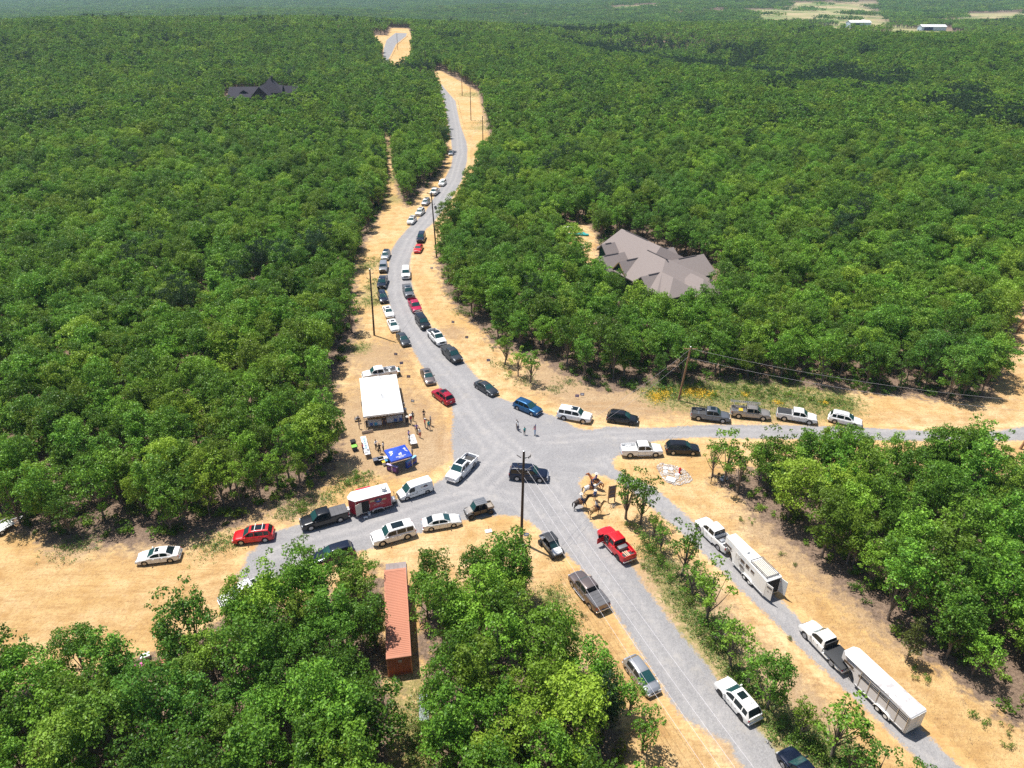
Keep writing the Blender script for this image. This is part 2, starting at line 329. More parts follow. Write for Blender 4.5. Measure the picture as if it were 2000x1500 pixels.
def oak(seed, Rc=3.0, ht=9.0, base=.17, nb=34, per=215, size=.11, up=.3):
    nb = int(nb*1.75)
    r = np.random.default_rng(seed); cs = []; rs = []
    z0 = ht*base; zc = (ht+z0)/2; rz = (ht-z0)/2
    lob = [(r.random()*6.28, .7+.6*r.random()) for _ in range(5)]
    for i in range(nb):
        th = r.random()*6.283; cz = r.uniform(-.75, .92); rad = math.sqrt(max(0, 1-cz*cz)); 
        stretch = 1+.28*sum(math.cos(th-a)*w for a, w in lob)/3
        f = r.uniform(.62, .9) if i > nb*.2 else r.uniform(.1, .5)
        c = np.array([math.cos(th)*rad*Rc*f*stretch, math.sin(th)*rad*Rc*f*stretch, zc+cz*rz*f*.95])
        if i % 4 == 1: c = c*np.array([1.22, 1.22, 1.0])+np.array([0, 0, r.uniform(-.1, .55)]); cs.append(c); rs.append(r.uniform(.2, .4)); continue
        cs.append(c); rs.append(r.uniform(.30, .78)*min(1.1, .35+Rc/3.6))
    V, F, T, K = leaves(r, cs, rs, per, size, up)
    # trunk and limbs
    bend = r.normal(size=2)*.25; parts = []
    top = np.array([bend[0], bend[1], zc+rz*.3])
    parts.append(tube([(0,0,-.25),(bend[0]*.3,bend[1]*.3,z0*.6),(bend[0]*.7,bend[1]*.7,zc-rz*.3),top], [.17,.13,.09,.04], 7))
    for c in cs[:: max(1, nb//9)]:
        s = np.array([bend[0]*.6, bend[1]*.6, z0*.8+r.random()*1.2]); m = (s+c)/2+np.array([0, 0, -.2])
        parts.append(tube([s, m, c], [.06, .04, .015], 5))
    VT, FT = merge(parts)
    return V, F, T, K, VT, FT
def pine(seed, ht=11.0, size=.16, per=60, Rc=2.0):
    r = np.random.default_rng(seed); cs = []; rs = []
    z = ht*.35
    while z < ht:
        f = (ht-z)/(ht*.65); n = 3+int(5*f)
        for j in range(n):
            th = r.random()*6.28; q = Rc*(f**.7)*r.uniform(.45, .9); cs.append(np.array([math.cos(th)*q, math.sin(th)*q, z+r.normal()*.2])); rs.append(.38+.5*f)
        z += .55+.35*r.random()
    V, F, T, K = leaves(r, cs, rs, per, size, .35, .55, .7)
    VT, FT = merge([tube([(0,0,-.2),(0,0,ht*.5),(0,0,ht*.97)], [.17,.11,.03], 6)])
    return V, F, T, K, VT, FT
def crown_mesh(nm, t, leaf): 
    V, F, T, K = t[:4]; return np_mesh(nm, V, F, [leaf], smooth=False, attrs=dict(tint=('FACE', T), clump=('FACE', K)))
def whole_mesh(nm, t, leaf):
    V, F, T, K, VT, FT = t
    n = len(FT)
    return np_mesh(nm, np.concatenate([V, VT]), np.concatenate([F, FT+len(V)]), [leaf, BARK], mi=np.r_[np.zeros(len(F)), np.ones(n)], smooth=False,
                   attrs=dict(tint=('FACE', np.r_[T, np.zeros(n)]), clump=('FACE', np.r_[K, np.zeros(n)])))
NEAR = [oak(s, Rc=[2.1,2.5,1.85,2.3,2.0,2.75][s % 6], nb=[36,46,30,38,34,50][s % 6], base=[.16,.08,.2,.1,.06,.14][s % 6]) for s in range(6)]
SLIM = [oak(40+s, Rc=1.6, ht=7.0, base=.12, nb=15, per=230, size=.11) for s in range(4)]
PINES = [pine(80)]+[oak(80+s, Rc=2.5, ht=10.8, base=.25, nb=26, per=200, size=.10, up=.1) for s in range(2)]
near_c = [crown_mesh('crown', t, LEAF) for t in NEAR]; near_t = [np_mesh('trunk', t[4], t[5], [BARK], smooth=True) for t in NEAR]
slim_c = [crown_mesh('crown', t, LEAF) for t in SLIM]; slim_t = [np_mesh('trunk', t[4], t[5], [BARK], smooth=True) for t in SLIM]
pine_c = [crown_mesh('crown', t, LEAF_PINE) for t in PINES]; pine_t = [np_mesh('trunk', t[4], t[5], [BARK], smooth=True) for t in PINES]
YCED = leaf_material('cedar_leaves', (.07,.10,.02), (.15,.18,.035), (.2,.2,.04))
pine_y = crown_mesh('crown', PINES[0], YCED)
def thing(name, label, cat, loc, rz=0.0, group=None):
    o = bpy.data.objects.new(name, None); C.objects.link(o); o.empty_display_size = .3
    o.location = loc; o.rotation_euler = (0, 0, rz); o['label'] = label; o['category'] = cat
    if group: o['group'] = group
    return o
def tag(o, label, cat, group=None):
    o['label'] = label; o['category'] = cat
    if group: o['group'] = group
    return o
def plant_tree(x, y, kind, k, s, rz, label, group, name='oak_tree'):
    cm, tm = {'near': (near_c, near_t), 'slim': (slim_c, slim_t), 'pine': (pine_c, pine_t), 'cedar': ([pine_y], [pine_t[0]])}[kind]
    t = thing(name, label, 'tree', (x, y, float(height(x, y))), rz, group); t.scale = (s, s, s*random.uniform(.94, 1.08))
    link(bpy.data.objects.new('crown', cm[k % len(cm)]), t); link(bpy.data.objects.new('trunk', tm[k % len(tm)]), t)
    return t
# --- where the forest stands
HOUSE_PX = gpoly([(1165,480),(1215,462),(1310,500),(1395,525),(1400,590),(1375,630),(1325,650),(1250,628),(1195,590),(1165,560)])
HOUSE2 = gpoly([(438,224),(442,190),(560,180),(586,192),(578,214),(510,226)])
BARN = gpoly([(1640,62),(1640,50),(1860,50),(1860,66)])
KEEP_OUT = [HOUSE_PX, HOUSE2, BARN, CLEAR3, CLEAR2]+FIELDS
def scatter(ymin, ymax, sp, seed, tan=.72, pad=26):
    r = np.random.default_rng(seed); rows = np.arange(ymin, ymax, sp*.866); P = []
    for i, yy in enumerate(rows):
        hw = math.hypot(yy, CAM_H)*tan*1.06+pad; xx = np.arange(-hw, hw, sp)+(i % 2)*sp/2
        P.append(np.stack([xx, np.full(len(xx), yy)], 1))
    P = np.concatenate(P); P += r.uniform(-.42, .42, P.shape)*sp
    ok = sdist(P[:, 0], P[:, 1], CLEAR) < -.6
    P = P[ok]; ok = np.ones(len(P), bool)
    cl_ = (np.sin(P[:, 0]/31)*np.sin(P[:, 1]/47)+.6*np.sin(P[:, 0]/13+P[:, 1]/29)) > .95
    for q in KEEP_OUT[:5]: ok &= sdist(P[:, 0], P[:, 1], q) < -.5
    for q in KEEP_OUT[5:]: ok &= (sdist(P[:, 0], P[:, 1], q) < -.5) | cl_
    ok &= sdist(P[:, 0], P[:, 1], ROAD) < -1.5
    return P[ok], r
P1, r1 = scatter(24, 300, 3.55, 1)
P2, r2 = scatter(300, 760, 3.9, 2)
P3, r3 = scatter(760, 1500, 5.3, 3, pad=60)
P4, r4 = scatter(1500, 4800, 19.0, 4, pad=100)
def pine_mask(P, r):
    d = (P[:, 0]-112)*.957+(P[:, 1]-857)*.29; n = np.sin(P[:, 0]/37)*np.sin(P[:, 1]/51)
    w = np.sin(P[:, 0]/23+1)*np.sin(P[:, 1]/31)+.5*np.sin(P[:, 0]/9-P[:, 1]/13)
    return ((np.abs(d+10+30*n) < 60) & (w > .0) & (r.random(len(P)) < .6) & (P[:, 1] > 230)) | ((w > 1.15) & (r.random(len(P)) < .3)) | (r.random(len(P)) < .012)
# the 300 trees that show largest: individual objects
def project(x, y, z):
    zc = y*cp_+(CAM_H-z)*sp_; yc = -y*sp_+(CAM_H-z)*cp_
    return 1000+x/zc*FPX, 750+yc/zc*FPX, zc
U, Vv, Z = project(P1[:, 0], P1[:, 1], 6.0)
inview = (U > -40) & (U < 2040) & (Vv > 0) & (Vv < 1545)
order = np.argsort(np.where(inview, Z, 1e9))[:268]
solo = np.zeros(len(P1), bool); solo[order] = True
REG = [(lambda u, v: u < 790 and v > 1130, 'leafy oak among the trees filling the bottom left corner, left of the red container', 'oaks left of the red container'),
       (lambda u, v: u < 1320 and v > 1020, 'leafy oak in the bottom wood between the red container and the gravel road', 'oaks between the red container and the gravel road'),
       (lambda u, v: u > 1300 and v > 860, 'leafy oak in the wood right of the horse trailers', 'oaks right of the horse trailers'),
       (lambda u, v: u > 900, 'leafy oak at the front of the wood behind the trucks on the east road', 'oaks behind the east road'),
       (lambda u, v: True, 'leafy oak at the near edge of the big wood left of the tent', 'oaks left of the white tent')]
SOLO = []
for i in order:
    x, y = P1[i]; u, v, z = project(x, y, 0)
    for f, lab, grp in REG:
        if f(u, v): break
    s = random.uniform(.72, 1.18)*(1.03 if v > 980 else 1.0)
    SOLO.append((x, y, plant_tree(x, y, 'near', int(r1.integers(6)), s, r1.random()*6.28, lab, grp)))
LANDMARKS = [((310,1084),'lone white sedan on the dirt'),((495,1043),'red SUV with white roof bars'),((630,1010),'black pickup with the grey bed cover'),((725,975),'red food trailer'),((705,870),'long white table'),((720,780),'middle of the white tent side'),
 ((712,735),'front of the white pickup behind the tent'),((755,1120),'far end of the red container, on its left'),((755,1210),'middle of the red container, on its left'),((760,1290),'near left corner of the container'),((800,1120),'far end of the red container, on its right'),
 ((808,1210),'middle of the red container, on its right'),((812,1290),'near right corner of the container'),((830,1385),'pale metal sheet'),((1100,1130),'grey covered pickup on the south road'),((1225,1340),'silver hatchback'),((1480,1100),'roof rack of the horse trailer'),
 ((1400,945),'pale blue box'),((1390,880),'black crossover above the rock bed'),((1590,1220),'flatbed truck'),((1800,1340),'rear of the stock trailer'),((1730,1270),'middle of the stock trailer'),((1930,1400),'two round shrubs at lower right'),((1340,980),'parallel drive at its upper end'),
 ((1550,820),'white pickup with the folding cover'),((1650,822),'white SUV on the east road'),((1465,810),'work pickup with the ladder'),((970,1040),'marker stake on the white slab'),((292,1300),'pink play table'),((0,1400),'lower left corner of the dirt field'),((150,1350),'lower left of the bare dirt field'),((0,1020),'utility trailer at the left edge')]
_free = list(SOLO)
for p, txt_ in LANDMARKS:
    x, y = gp(*p); b_ = min(_free, key=lambda q: (q[0]-x)**2+(q[1]-y)**2)
    if (b_[0]-x)**2+(b_[1]-y)**2 < 120: b_[2]['label'] = 'leafy oak standing closest to the '+txt_; _free.remove(b_)
# --- the rest of the woods: one object of stuff, instanced
def instances(name, P, r, tmpl, pick, smin, smax, label):
    col = bpy.data.collections.new(name+'_templates')
    for i, m in enumerate(tmpl):
        o = bpy.data.objects.new('tmpl_%02d' % i, m); col.objects.link(o)
    z = height(P[:, 0], P[:, 1])-.1
    me = bpy.data.meshes.new(name); me.vertices.add(len(P)); me.vertices.foreach_set('co', np.stack([P[:, 0], P[:, 1], z], 1).astype(np.float32).ravel())
    for nm, typ, arr in (('pick', 'INT', pick.astype(np.int32)), ('scl', 'FLOAT', r.uniform(smin, smax, len(P)).astype(np.float32)), ('rot', 'FLOAT', (r.random(len(P))*6.283).astype(np.float32))):
        a = me.attributes.new(nm, typ, 'POINT'); a.data.foreach_set('value', arr)
    o = link(bpy.data.objects.new(name, me)); o['kind'] = 'stuff'; o['label'] = label; o['category'] = 'forest'
    ng = bpy.data.node_groups.new(name, 'GeometryNodeTree')
    ng.interface.new_socket('Geometry', in_out='INPUT', socket_type='NodeSocketGeometry'); ng.interface.new_socket('Geometry', in_out='OUTPUT', socket_type='NodeSocketGeometry')
    N = ng.nodes.new; L = ng.links.new
    gi = N('NodeGroupInput'); go = N('NodeGroupOutput'); ci = N('GeometryNodeCollectionInfo'); ci.inputs[0].default_value = col
    ci.inputs['Separate Children'].default_value = True; ci.inputs['Reset Children'].default_value = True
    iop = N('GeometryNodeInstanceOnPoints'); iop.inputs['Pick Instance'].default_value = True
    def na(nm, dt): q = N('GeometryNodeInputNamedAttribute'); q.data_type = dt; q.inputs[0].default_value = nm; return q.outputs[0]
    cx = N('ShaderNodeCombineXYZ'); L(na('rot', 'FLOAT'), cx.inputs[2])
    L(gi.outputs[0], iop.inputs['Points']); L(ci.outputs[0], iop.inputs['Instance']); L(na('pick', 'INT'), iop.inputs['Instance Index'])
    L(cx.outputs[0], iop.inputs['Rotation']); L(na('scl', 'FLOAT'), iop.inputs['Scale']); L(iop.outputs[0], go.inputs[0])
    md = o.modifiers.new('gn', 'NODES'); md.node_group = ng
    return o
near_w = [whole_mesh('t', t, LEAF) for t in NEAR]; pine_w = [whole_mesh('t', t, LEAF_PINE) for t in PINES]
MID = [whole_mesh('t', oak(100+s, Rc=2.25, nb=16, per=110, size=.19), LEAF) for s in range(5)]+[whole_mesh('t', oak(120, Rc=2.8, ht=11, nb=16, per=90, size=.19, up=.1), LEAF_PINE)]
FAR = [whole_mesh('t', oak(130+s, Rc=2.8, nb=8, per=34, size=.34), LEAF) for s in range(4)]+[whole_mesh('t', oak(140, Rc=3.6, ht=11.5, nb=8, per=30, size=.36, up=.1), LEAF_PINE)]
def clump_mesh(seed, leafm):
    r = np.random.default_rng(seed); parts = []; T = []; K = []
    for j in range(11):
        t = oak(seed*20+j, Rc=4.4, ht=9, nb=5, per=13, size=.75); off = np.array([r.uniform(-11, 11), r.uniform(-11, 11), r.uniform(-.6, .8)])
        parts.append((t[0]+off, t[1])); T.append(t[2]); K.append(np.full(len(t[3]), r.random()))
    V, F = merge(parts); return np_mesh('t', V, F, [leafm], smooth=False, attrs=dict(tint=('FACE', np.concatenate(T)), clump=('FACE', np.concatenate(K))))
VFAR = [clump_mesh(s, LEAF) for s in range(3, 6)]
Q1 = P1[~solo]; pk = r1.integers(0, 6, len(Q1)); pk[pine_mask(Q1, r1)] = 6
instances('forest', Q1, r1, near_w+[pine_w[1]], pk, .68, 1.25, 'dense green wood of oaks on both sides of the north road')
pk = r2.integers(0, 5, len(P2)); pk[pine_mask(P2, r2)] = 5
instances('forest', P2, r2, MID, pk, .78, 1.32, 'farther green wood around the top of the winding road')
pk = r3.integers(0, 4, len(P3)); pk[pine_mask(P3, r3)] = 4
instances('forest', P3, r3, FAR, pk, .85, 1.25, 'distant wooded hills fading blue below the upper edge')
instances('forest', P4, r4, VFAR, r4.integers(0, 3, len(P4)), .9, 1.3, 'farthest woods, hazy and blue along the horizon')
# ------------------------------------------------------------------ mesh building helpers for objects
def bx(bm, c, s, rot=None, bev=0):
    r = bmesh.ops.create_cube(bm, size=1)['verts']
    M = Matrix.Translation(Vector(c)) @ (rot.to_4x4() if rot is not None else Matrix()) @ Matrix.Diagonal((*s, 1))
    bmesh.ops.transform(bm, matrix=M, verts=r)
    if bev:
        es = list({e for v in r for e in v.link_edges}); bmesh.ops.bevel(bm, geom=es, offset=bev, segments=2, profile=.6, affect='EDGES')
def cyl(bm, p0, p1, r0, r1=None, k=10):
    r1 = r0 if r1 is None else r1; p0 = Vector(p0); p1 = Vector(p1); d = p1-p0
    r = bmesh.ops.create_cone(bm, cap_ends=True, segments=k, radius1=r0, radius2=r1, depth=d.length)['verts']
    bmesh.ops.transform(bm, matrix=Matrix.Translation((p0+p1)/2) @ d.to_track_quat('Z', 'Y').to_matrix().to_4x4(), verts=r)
def sph(bm, c, s, k=8):
    r = bmesh.ops.create_icosphere(bm, subdivisions=2, radius=1)['verts']
    bmesh.ops.transform(bm, matrix=Matrix.Translation(Vector(c)) @ Matrix.Diagonal((*(s if hasattr(s, '__len__') else (s, s, s)), 1)), verts=r)
def panel(bm, pts, th=.02, off=.012):
    """flat solid panel through 3-4 points, pushed out along its normal"""
    P = [Vector(p) for p in pts]; n = (P[1]-P[0]).cross(P[-1]-P[0]).normalized()
    a = [bm.verts.new(p+n*off) for p in P]; b = [bm.verts.new(p+n*(off-th)) for p in P]
    bm.faces.new(a); bm.faces.new(b[::-1]); k = len(P)
    for i in range(k): bm.faces.new((b[i], b[(i+1) % k], a[(i+1) % k], a[i]))
def prism(bm, poly, axis, lo, hi):
    """extrude a 2d polygon along an axis: axis 'y' takes (x,z), 'z' takes (x,y), 'x' takes (y,z)"""
    f = {'y': lambda p, t: (p[0], t, p[1]), 'z': lambda p, t: (p[0], p[1], t), 'x': lambda p, t: (t, p[0], p[1])}[axis]
    a = [bm.verts.new(f(p, lo)) for p in poly]; b = [bm.verts.new(f(p, hi)) for p in poly]; k = len(poly)
    bm.faces.new(a[::-1]); bm.faces.new(b)
    for i in range(k): bm.faces.new((a[i], a[(i+1) % k], b[(i+1) % k], b[i]))
def mk(name, fn, mat, parent=None, smooth=None, loc=None, rz=None):
    bm = bmesh.new(); fn(bm); bmesh.ops.recalc_face_normals(bm, faces=bm.faces)
    me = bpy.data.meshes.new(name); bm.to_mesh(me); bm.free()
    for m in (mat if isinstance(mat, (list, tuple)) else [mat]): me.materials.append(m)
    if smooth:
        me.polygons.foreach_set('use_smooth', np.ones(len(me.polygons), bool)); me.set_sharp_from_angle(angle=R(smooth))
    o = bpy.data.objects.new(name, me); link(o, parent)
    if loc is not None: o.location = loc
    if rz is not None: o.rotation_euler = (0, 0, rz)
    return o
# ------------------------------------------------------------------ object materials
def paint(name, c, metal=.25, rough=.32): return simple(name, c, rough, metal, .35)
PAINT = dict(white=paint('white_paint', (.80,.80,.80), 0, .35), pearl=paint('pearl_paint', (.70,.70,.68), .1), silver=paint('silver_paint', (.40,.41,.43), .6), grey=paint('grey_paint', (.17,.18,.20), .5),
    dgrey=paint('dark_grey_paint', (.045,.052,.062), .4), black=paint('black_paint', (.010,.011,.014), .1, .25), navy=paint('navy_paint', (.008,.014,.035), .3, .25), blue=paint('blue_paint', (.018,.10,.24), .5),
    red=paint('red_paint', (.62,.012,.02), .1), crimson=paint('crimson_paint', (.42,.008,.035), .3), magenta=paint('cherry_paint', (.50,.01,.07), .3), bronze=paint('bronze_paint', (.20,.16,.15), .6), olive=simple('olive_panels', (.09,.065,.045), .6),
    tan=paint('champagne_paint', (.36,.33,.30), .5))
GLASS = simple('car_glass', (.008,.016,.020), .08, 0, 0, .45); GLASS2 = simple('windshield_glass', (.018,.065,.068), .08, 0, 0, .6)
TYRE = simple('tyre_rubber', (.022,.022,.024), .85); RIM = simple('alloy_rim', (.42,.42,.44), .3, .8); DRIM = simple('dark_rim', (.05,.05,.055), .4, .6)
CHROME = simple('chrome', (.62,.62,.64), .22, .9); PLAST = simple('black_plastic', (.03,.03,.032), .65); LAMP = simple('headlamp_lens', (.62,.64,.66), .12, .2, 0, .8); TAIL = simple('tail_lamp_lens', (.42,.01,.012), .2)
COVER = simple('bed_cover', (.10,.10,.11), .7, var=.12, scale=3); COVERD = simple('dark_bed_cover', (.03,.032,.036), .6); BEDL = simple('bed_liner', (.05,.05,.052), .8); PLATE = simple('licence_plate', (.75,.75,.72), .5)
WHITE = simple('white_metal', (.78,.78,.77), .45); WMET = simple('weathered_white_roof', (.74,.73,.71), .5, var=.12, scale=2.5); ALU = simple('aluminium', (.55,.56,.58), .38, .7); STEEL = simple('grey_steel', (.22,.22,.23), .5, .5)
KINDS = dict(
 sedan=dict(L=4.85, W=1.84, wr=.335, ax=(1.43,-1.42), sill=.24, top=[(-2.42,.72),(-2.34,.96),(-1.9,1.03),(-1.3,1.0),(.9,.98),(1.1,.96),(1.9,.84),(2.3,.70),(2.42,.52)], cab=(-1.95,1.18,-1.05,.28,1.45,.83,.60), side=[(.17,.50),(.53,.84)]),
 suv=dict(L=4.8, W=1.92, wr=.37, ax=(1.42,-1.42), sill=.30, top=[(-2.4,.70),(-2.36,1.04),(-1.5,1.07),(.9,1.06),(1.15,1.04),(2.0,.94),(2.33,.80),(2.4,.58)], cab=(-2.30,1.22,-1.88,.34,1.70,.88,.66), side=[(.08,.27),(.30,.58),(.61,.88)]),
 bigsuv=dict(L=5.35, W=2.05, wr=.42, ax=(1.62,-1.5), sill=.36, top=[(-2.67,.8),(-2.62,1.18),(-1.5,1.2),(1.0,1.19),(1.3,1.17),(2.3,1.10),(2.6,1.0),(2.67,.66)], cab=(-2.58,1.32,-2.35,.62,1.90,.94,.76), side=[(.05,.27),(.30,.58),(.61,.88)]),
 hatch=dict(L=4.4, W=1.79, wr=.33, ax=(1.32,-1.28), sill=.24, top=[(-2.2,.68),(-2.15,.98),(-1.4,1.0),(.85,.98),(1.2,.93),(1.9,.80),(2.12,.66),(2.2,.5)], cab=(-2.05,1.35,-1.5,.25,1.55,.82,.60), side=[(.12,.46),(.50,.84)]),
 van=dict(L=4.73, W=1.76, wr=.31, ax=(1.45,-1.45), sill=.28, top=[(-2.36,.9),(-2.32,1.02),(-1.5,1.04),(1.2,1.04),(1.5,1.0),(2.05,.86),(2.3,.70),(2.36,.5)], cab=(-2.32,1.62,-2.25,.82,1.86,.85,.74), side=[(.66,.86)]),
 boxy=dict(L=4.7, W=1.9, wr=.41, ax=(1.45,-1.45), sill=.42, top=[(-2.3,.8),(-2.28,1.15),(-1.0,1.17),(.8,1.16),(2.1,1.1),(2.3,1.04),(2.35,.7)], cab=(-2.22,.95,-2.16,.62,1.86,.84,.76), side=[(.06,.34),(.38,.64),(.68,.94)]),
 pickup=dict(L=5.9, W=2.04, wr=.42, ax=(1.90,-1.78), sill=.42, top=[(-2.95,1.0),(-2.93,1.30),(-.72,1.32),(-.7,1.24),(1.3,1.23),(1.55,1.2),(2.5,1.12),(2.85,1.02),(2.95,.72)], cab=(-.72,1.62,-.62,.88,1.93,.93,.76), side=[(.05,.44),(.49,.88)], bed=(-2.85,-.80,.86)),
)
def lerp3(a, b, t): return tuple(a[i]+(b[i]-a[i])*t for i in range(3))
def quadp(c, u0, u1, v0, v1):
    bl, br, tr, tl = c
    f = lambda u, v: lerp3(lerp3(bl, br, u), lerp3(tl, tr, u), v)
    return [f(u0, v0), f(u1, v0), f(u1, v1), f(u0, v1)]
def plan(x, L):
    t = abs(x)/(L/2); f = 1-.10*max(0, (t-.72)/.28)**1.6
    return f-(.10*max(0, (t-.95)/.05)**2)
def body_mesh(bm, K, cover=None):
    L, W = K['L'], K['W']; xsn = [p[0] for p in K['top']]; zs = [p[1] for p in K['top']]; bed = K.get('bed'); ra = K['wr']*1.17
    st = set(np.round(np.linspace(-L/2, L/2, 40), 3)) | {x for x in xsn}
    for a in K['ax']: st |= set(np.round(a+ra*np.cos(np.linspace(0, math.pi, 15)), 3))
    if bed: st |= {bed[0]-.01, bed[0], bed[1], bed[1]+.01}
    st = sorted(st); rings = []
    for x in st:
        zt = float(np.interp(x, xsn, zs)); w = W/2*plan(x, L); zl = K['sill']+(.10*max(0, (abs(x)/(L/2)-.86)/.14))
        for a in K['ax']:
            if abs(x-a) < ra: zl = max(zl, K['wr']+math.sqrt(ra*ra-(x-a)**2)*.98)
        zl = min(zl, zt-.12)
        wp = w-(.0 if zl < K['sill']+.15 else 0)
        if bed and bed[0] <= x <= bed[1]: h = [(0, zl), (wp-.12, zl), (wp, zl+.03), (w, (zl+zt)/2+.06), (w-.015, zt-.03), (w-.03, zt), (w-.10, zt), (w-.11, bed[2]), (0, bed[2]+.001)]
        else: h = [(0, zl), (wp-.12, zl), (wp, zl+.03), (w, zl+(zt-zl)*.55), (w-.03, zt-.10), (w-.07, zt-.035), (w-.14, zt), (w-.38, zt+.025), (0, zt+.045)]
        rings.append([bm.verts.new((x, y, z)) for y, z in h]+[bm.verts.new((x, -y, z)) for y, z in h[-2:0:-1]])
    n = len(rings[0])
    for A, B in zip(rings, rings[1:]):
        for i in range(n): bm.faces.new((A[i], A[(i+1) % n], B[(i+1) % n], B[i]))
    bm.faces.new(rings[0]); bm.faces.new(rings[-1][::-1])
def vehicle(name, label, cat, kind, col, f, r, group=None, zc=.8, **o):
    K = KINDS[kind]; fx, fy = gp(*f, zc) if zc is not None else f; rx, ry = gp(*r, zc) if zc is not None else r
    cx, cy_ = (fx+rx)/2, (fy+ry)/2; rz = math.atan2(fy-ry, fx-rx)
    t = thing(name, label, cat, (cx, cy_, o.get('gz', .03)+float(height(cx, cy_))), rz, group)
    L, W = K['L'], K['W']; P = PAINT[col]; RP = PAINT[o.get('roof', col)]
    mk('body', lambda bm: body_mesh(bm, K), P if not o.get('body2') else P, t, 38)
    xb0, xb1, xt0, xt1, zr, wb, wt = K['cab']; zb = float(np.interp((xb0+xb1)/2, [p[0] for p in K['top']], [p[1] for p in K['top']]))-.02
    # cabin: one lofted shell; its glass is cut out of the same surface
    def zc_(x):
        if x <= xt0: t_ = (x-xb0)/(xt0-xb0); return zb-.03+(zr-.05-zb+.03)*t_**.85
        if x >= xt1: t_ = (xb1-x)/(xb1-xt1); return zb-.03+(zr-.05-zb+.03)*t_**.88
        q = (x-xt0)/(xt1-xt0); return zr-.05+.06*math.sin(math.pi*(.12+.80*q))
    wins = [(xb0+(xb1-xb0)*u0+(.25*(xt0-xb0) if u0 < .2 else 0), min(xb0+(xb1-xb0)*u1, xb1-.18)) for u0, u1 in K['side']]
    sl_f = (xt1+.05, xb1-.07); sl_r = (xb0+.05*(1 if kind != 'sedan' else 2), xt0-.03) if (xt0-xb0) > .12 else (xb0+.01, xt0-.005)
    st = sorted(set(np.round(np.r_[np.linspace(xb0, xt0, 5), np.linspace(xt0, xt1, 7), np.linspace(xt1, xb1, 7), [v for w_ in wins for v in w_], sl_f, sl_r], 3)))
    V_ = []; nh = 8
    for x in st:
        z = zc_(x); k_ = max(0, (z-zb)/(zr-zb)); w1 = wb+(wt-wb)*k_; endt = 1-.06*(max(0, (x-xt1)/(xb1-xt1))**2+max(0, (xt0-x)/max(.01, xt0-xb0))**2)
        half = [(wb*endt+.02, zb-.10)]+[((wb+(w1-wb)*v)*endt, zb-.02+(z-zb+.02)*v) for v in (.10, .84)]+[((w1-.005)*endt, zb+(z-zb)*.95), ((w1-.055)*endt, z+.005), ((w1-.13)*endt, z+.02*k_), (w1*.5*endt, z+.035*k_), (0, z+.045*k_)]
        V_.append([(x, y, zz) for y, zz in half]+[(x, -y, zz) for y, zz in half[-2::-1]])
    groups = {'cabin': [], 'windshield': [], 'rear_window': []}
    for wi in range(len(wins)): groups['L%d' % wi] = []; groups['R%d' % wi] = []
    for a_ in range(len(st)-1):
        xm = (st[a_]+st[a_+1])/2
        for b_ in range(14):
            g_ = 'cabin'; hb = b_ if b_ < 7 else 13-b_
            if hb == 1:
                for wi, (u0, u1) in enumerate(wins):
                    if u0 < xm < u1: g_ = ('L' if b_ < 7 else 'R')+str(wi)
            if hb >= 4 and sl_f[0] < xm < sl_f[1]: g_ = 'windshield'
            if hb >= 4 and sl_r[0] < xm < sl_r[1] and not o.get('no_rear'): g_ = 'rear_window'
            groups[g_].append((V_[a_][b_], V_[a_][b_+1], V_[a_+1][b_+1], V_[a_+1][b_]))
    for g_, fs in groups.items():
        if not fs: continue
        def shell(bm, fs=fs):
            d = {}
            for f_ in fs:
                vs = [d.setdefault(tuple(round(q, 4) for q in p), None) or d.__setitem__(tuple(round(q, 4) for q in p), bm.verts.new(p)) or d[tuple(round(q, 4) for q in p)] for p in f_]
                if len(set(vs)) > 2:
                    try: bm.faces.new(list(dict.fromkeys(vs)))
                    except ValueError: pass
        nm_ = g_ if g_ in ('cabin', 'windshield', 'rear_window') else 'side_window'
        mk(nm_, shell, {'cabin': RP, 'windshield': GLASS2}.get(nm_, GLASS), t, 32)
    rm = DRIM if o.get('drim') else RIM
    for a in K['ax']:
        for s in (-1, 1):
            y = s*(W/2-.15)
            w = mk('wheel', lambda bm: (cyl(bm, (a, y-.13, K['wr']), (a, y+.13, K['wr']), K['wr'], k=22), bmesh.ops.bevel(bm, geom=[e for e in bm.edges if abs(e.verts[0].co.y-e.verts[1].co.y) < 1e-5], offset=.03, segments=2, affect='EDGES')), TYRE, t, 40)
            def rim(bm):
                cyl(bm, (a, y+s*.10, K['wr']), (a, y+s*.138, K['wr']), K['wr']*.66, K['wr']*.60, 18)
                for q in range(5):
                    th = q*math.tau/5; bx(bm, (a+math.cos(th)*K['wr']*.36, y+s*.142, K['wr']+math.sin(th)*K['wr']*.36), (K['wr']*.5, .012, .05), Matrix.Rotation(-th, 3, 'Y'))
            mk('rim', rim, rm, w, 40)
    zn = float(np.interp(L/2-.12, [p[0] for p in K['top']], [p[1] for p in K['top']])); hx = L/2-.085; wn = W/2*.90
    for s in (-1, 1):
        mk('headlight', lambda bm: bx(bm, (hx, s*(wn-.20), zn-.11), (.17, .36, .13), Matrix.Rotation(s*-.22, 3, 'Z'), .02), LAMP, t, 40)
        mk('taillight', lambda bm: bx(bm, (-L/2+.07, s*(W/2*.90-.09), (zb if kind != 'flatbed' else .95)-.20), (.12, .17, .30 if kind in ('pickup','bigsuv','boxy','van') else .18), None, .02), TAIL, t, 40)
        mk('mirror', lambda bm: bx(bm, (xb1-.38, s*(wb+.17), zb+.08), (.13, .22, .16), None, .03), P if not o.get('bmir') else PLAST, t, 40)
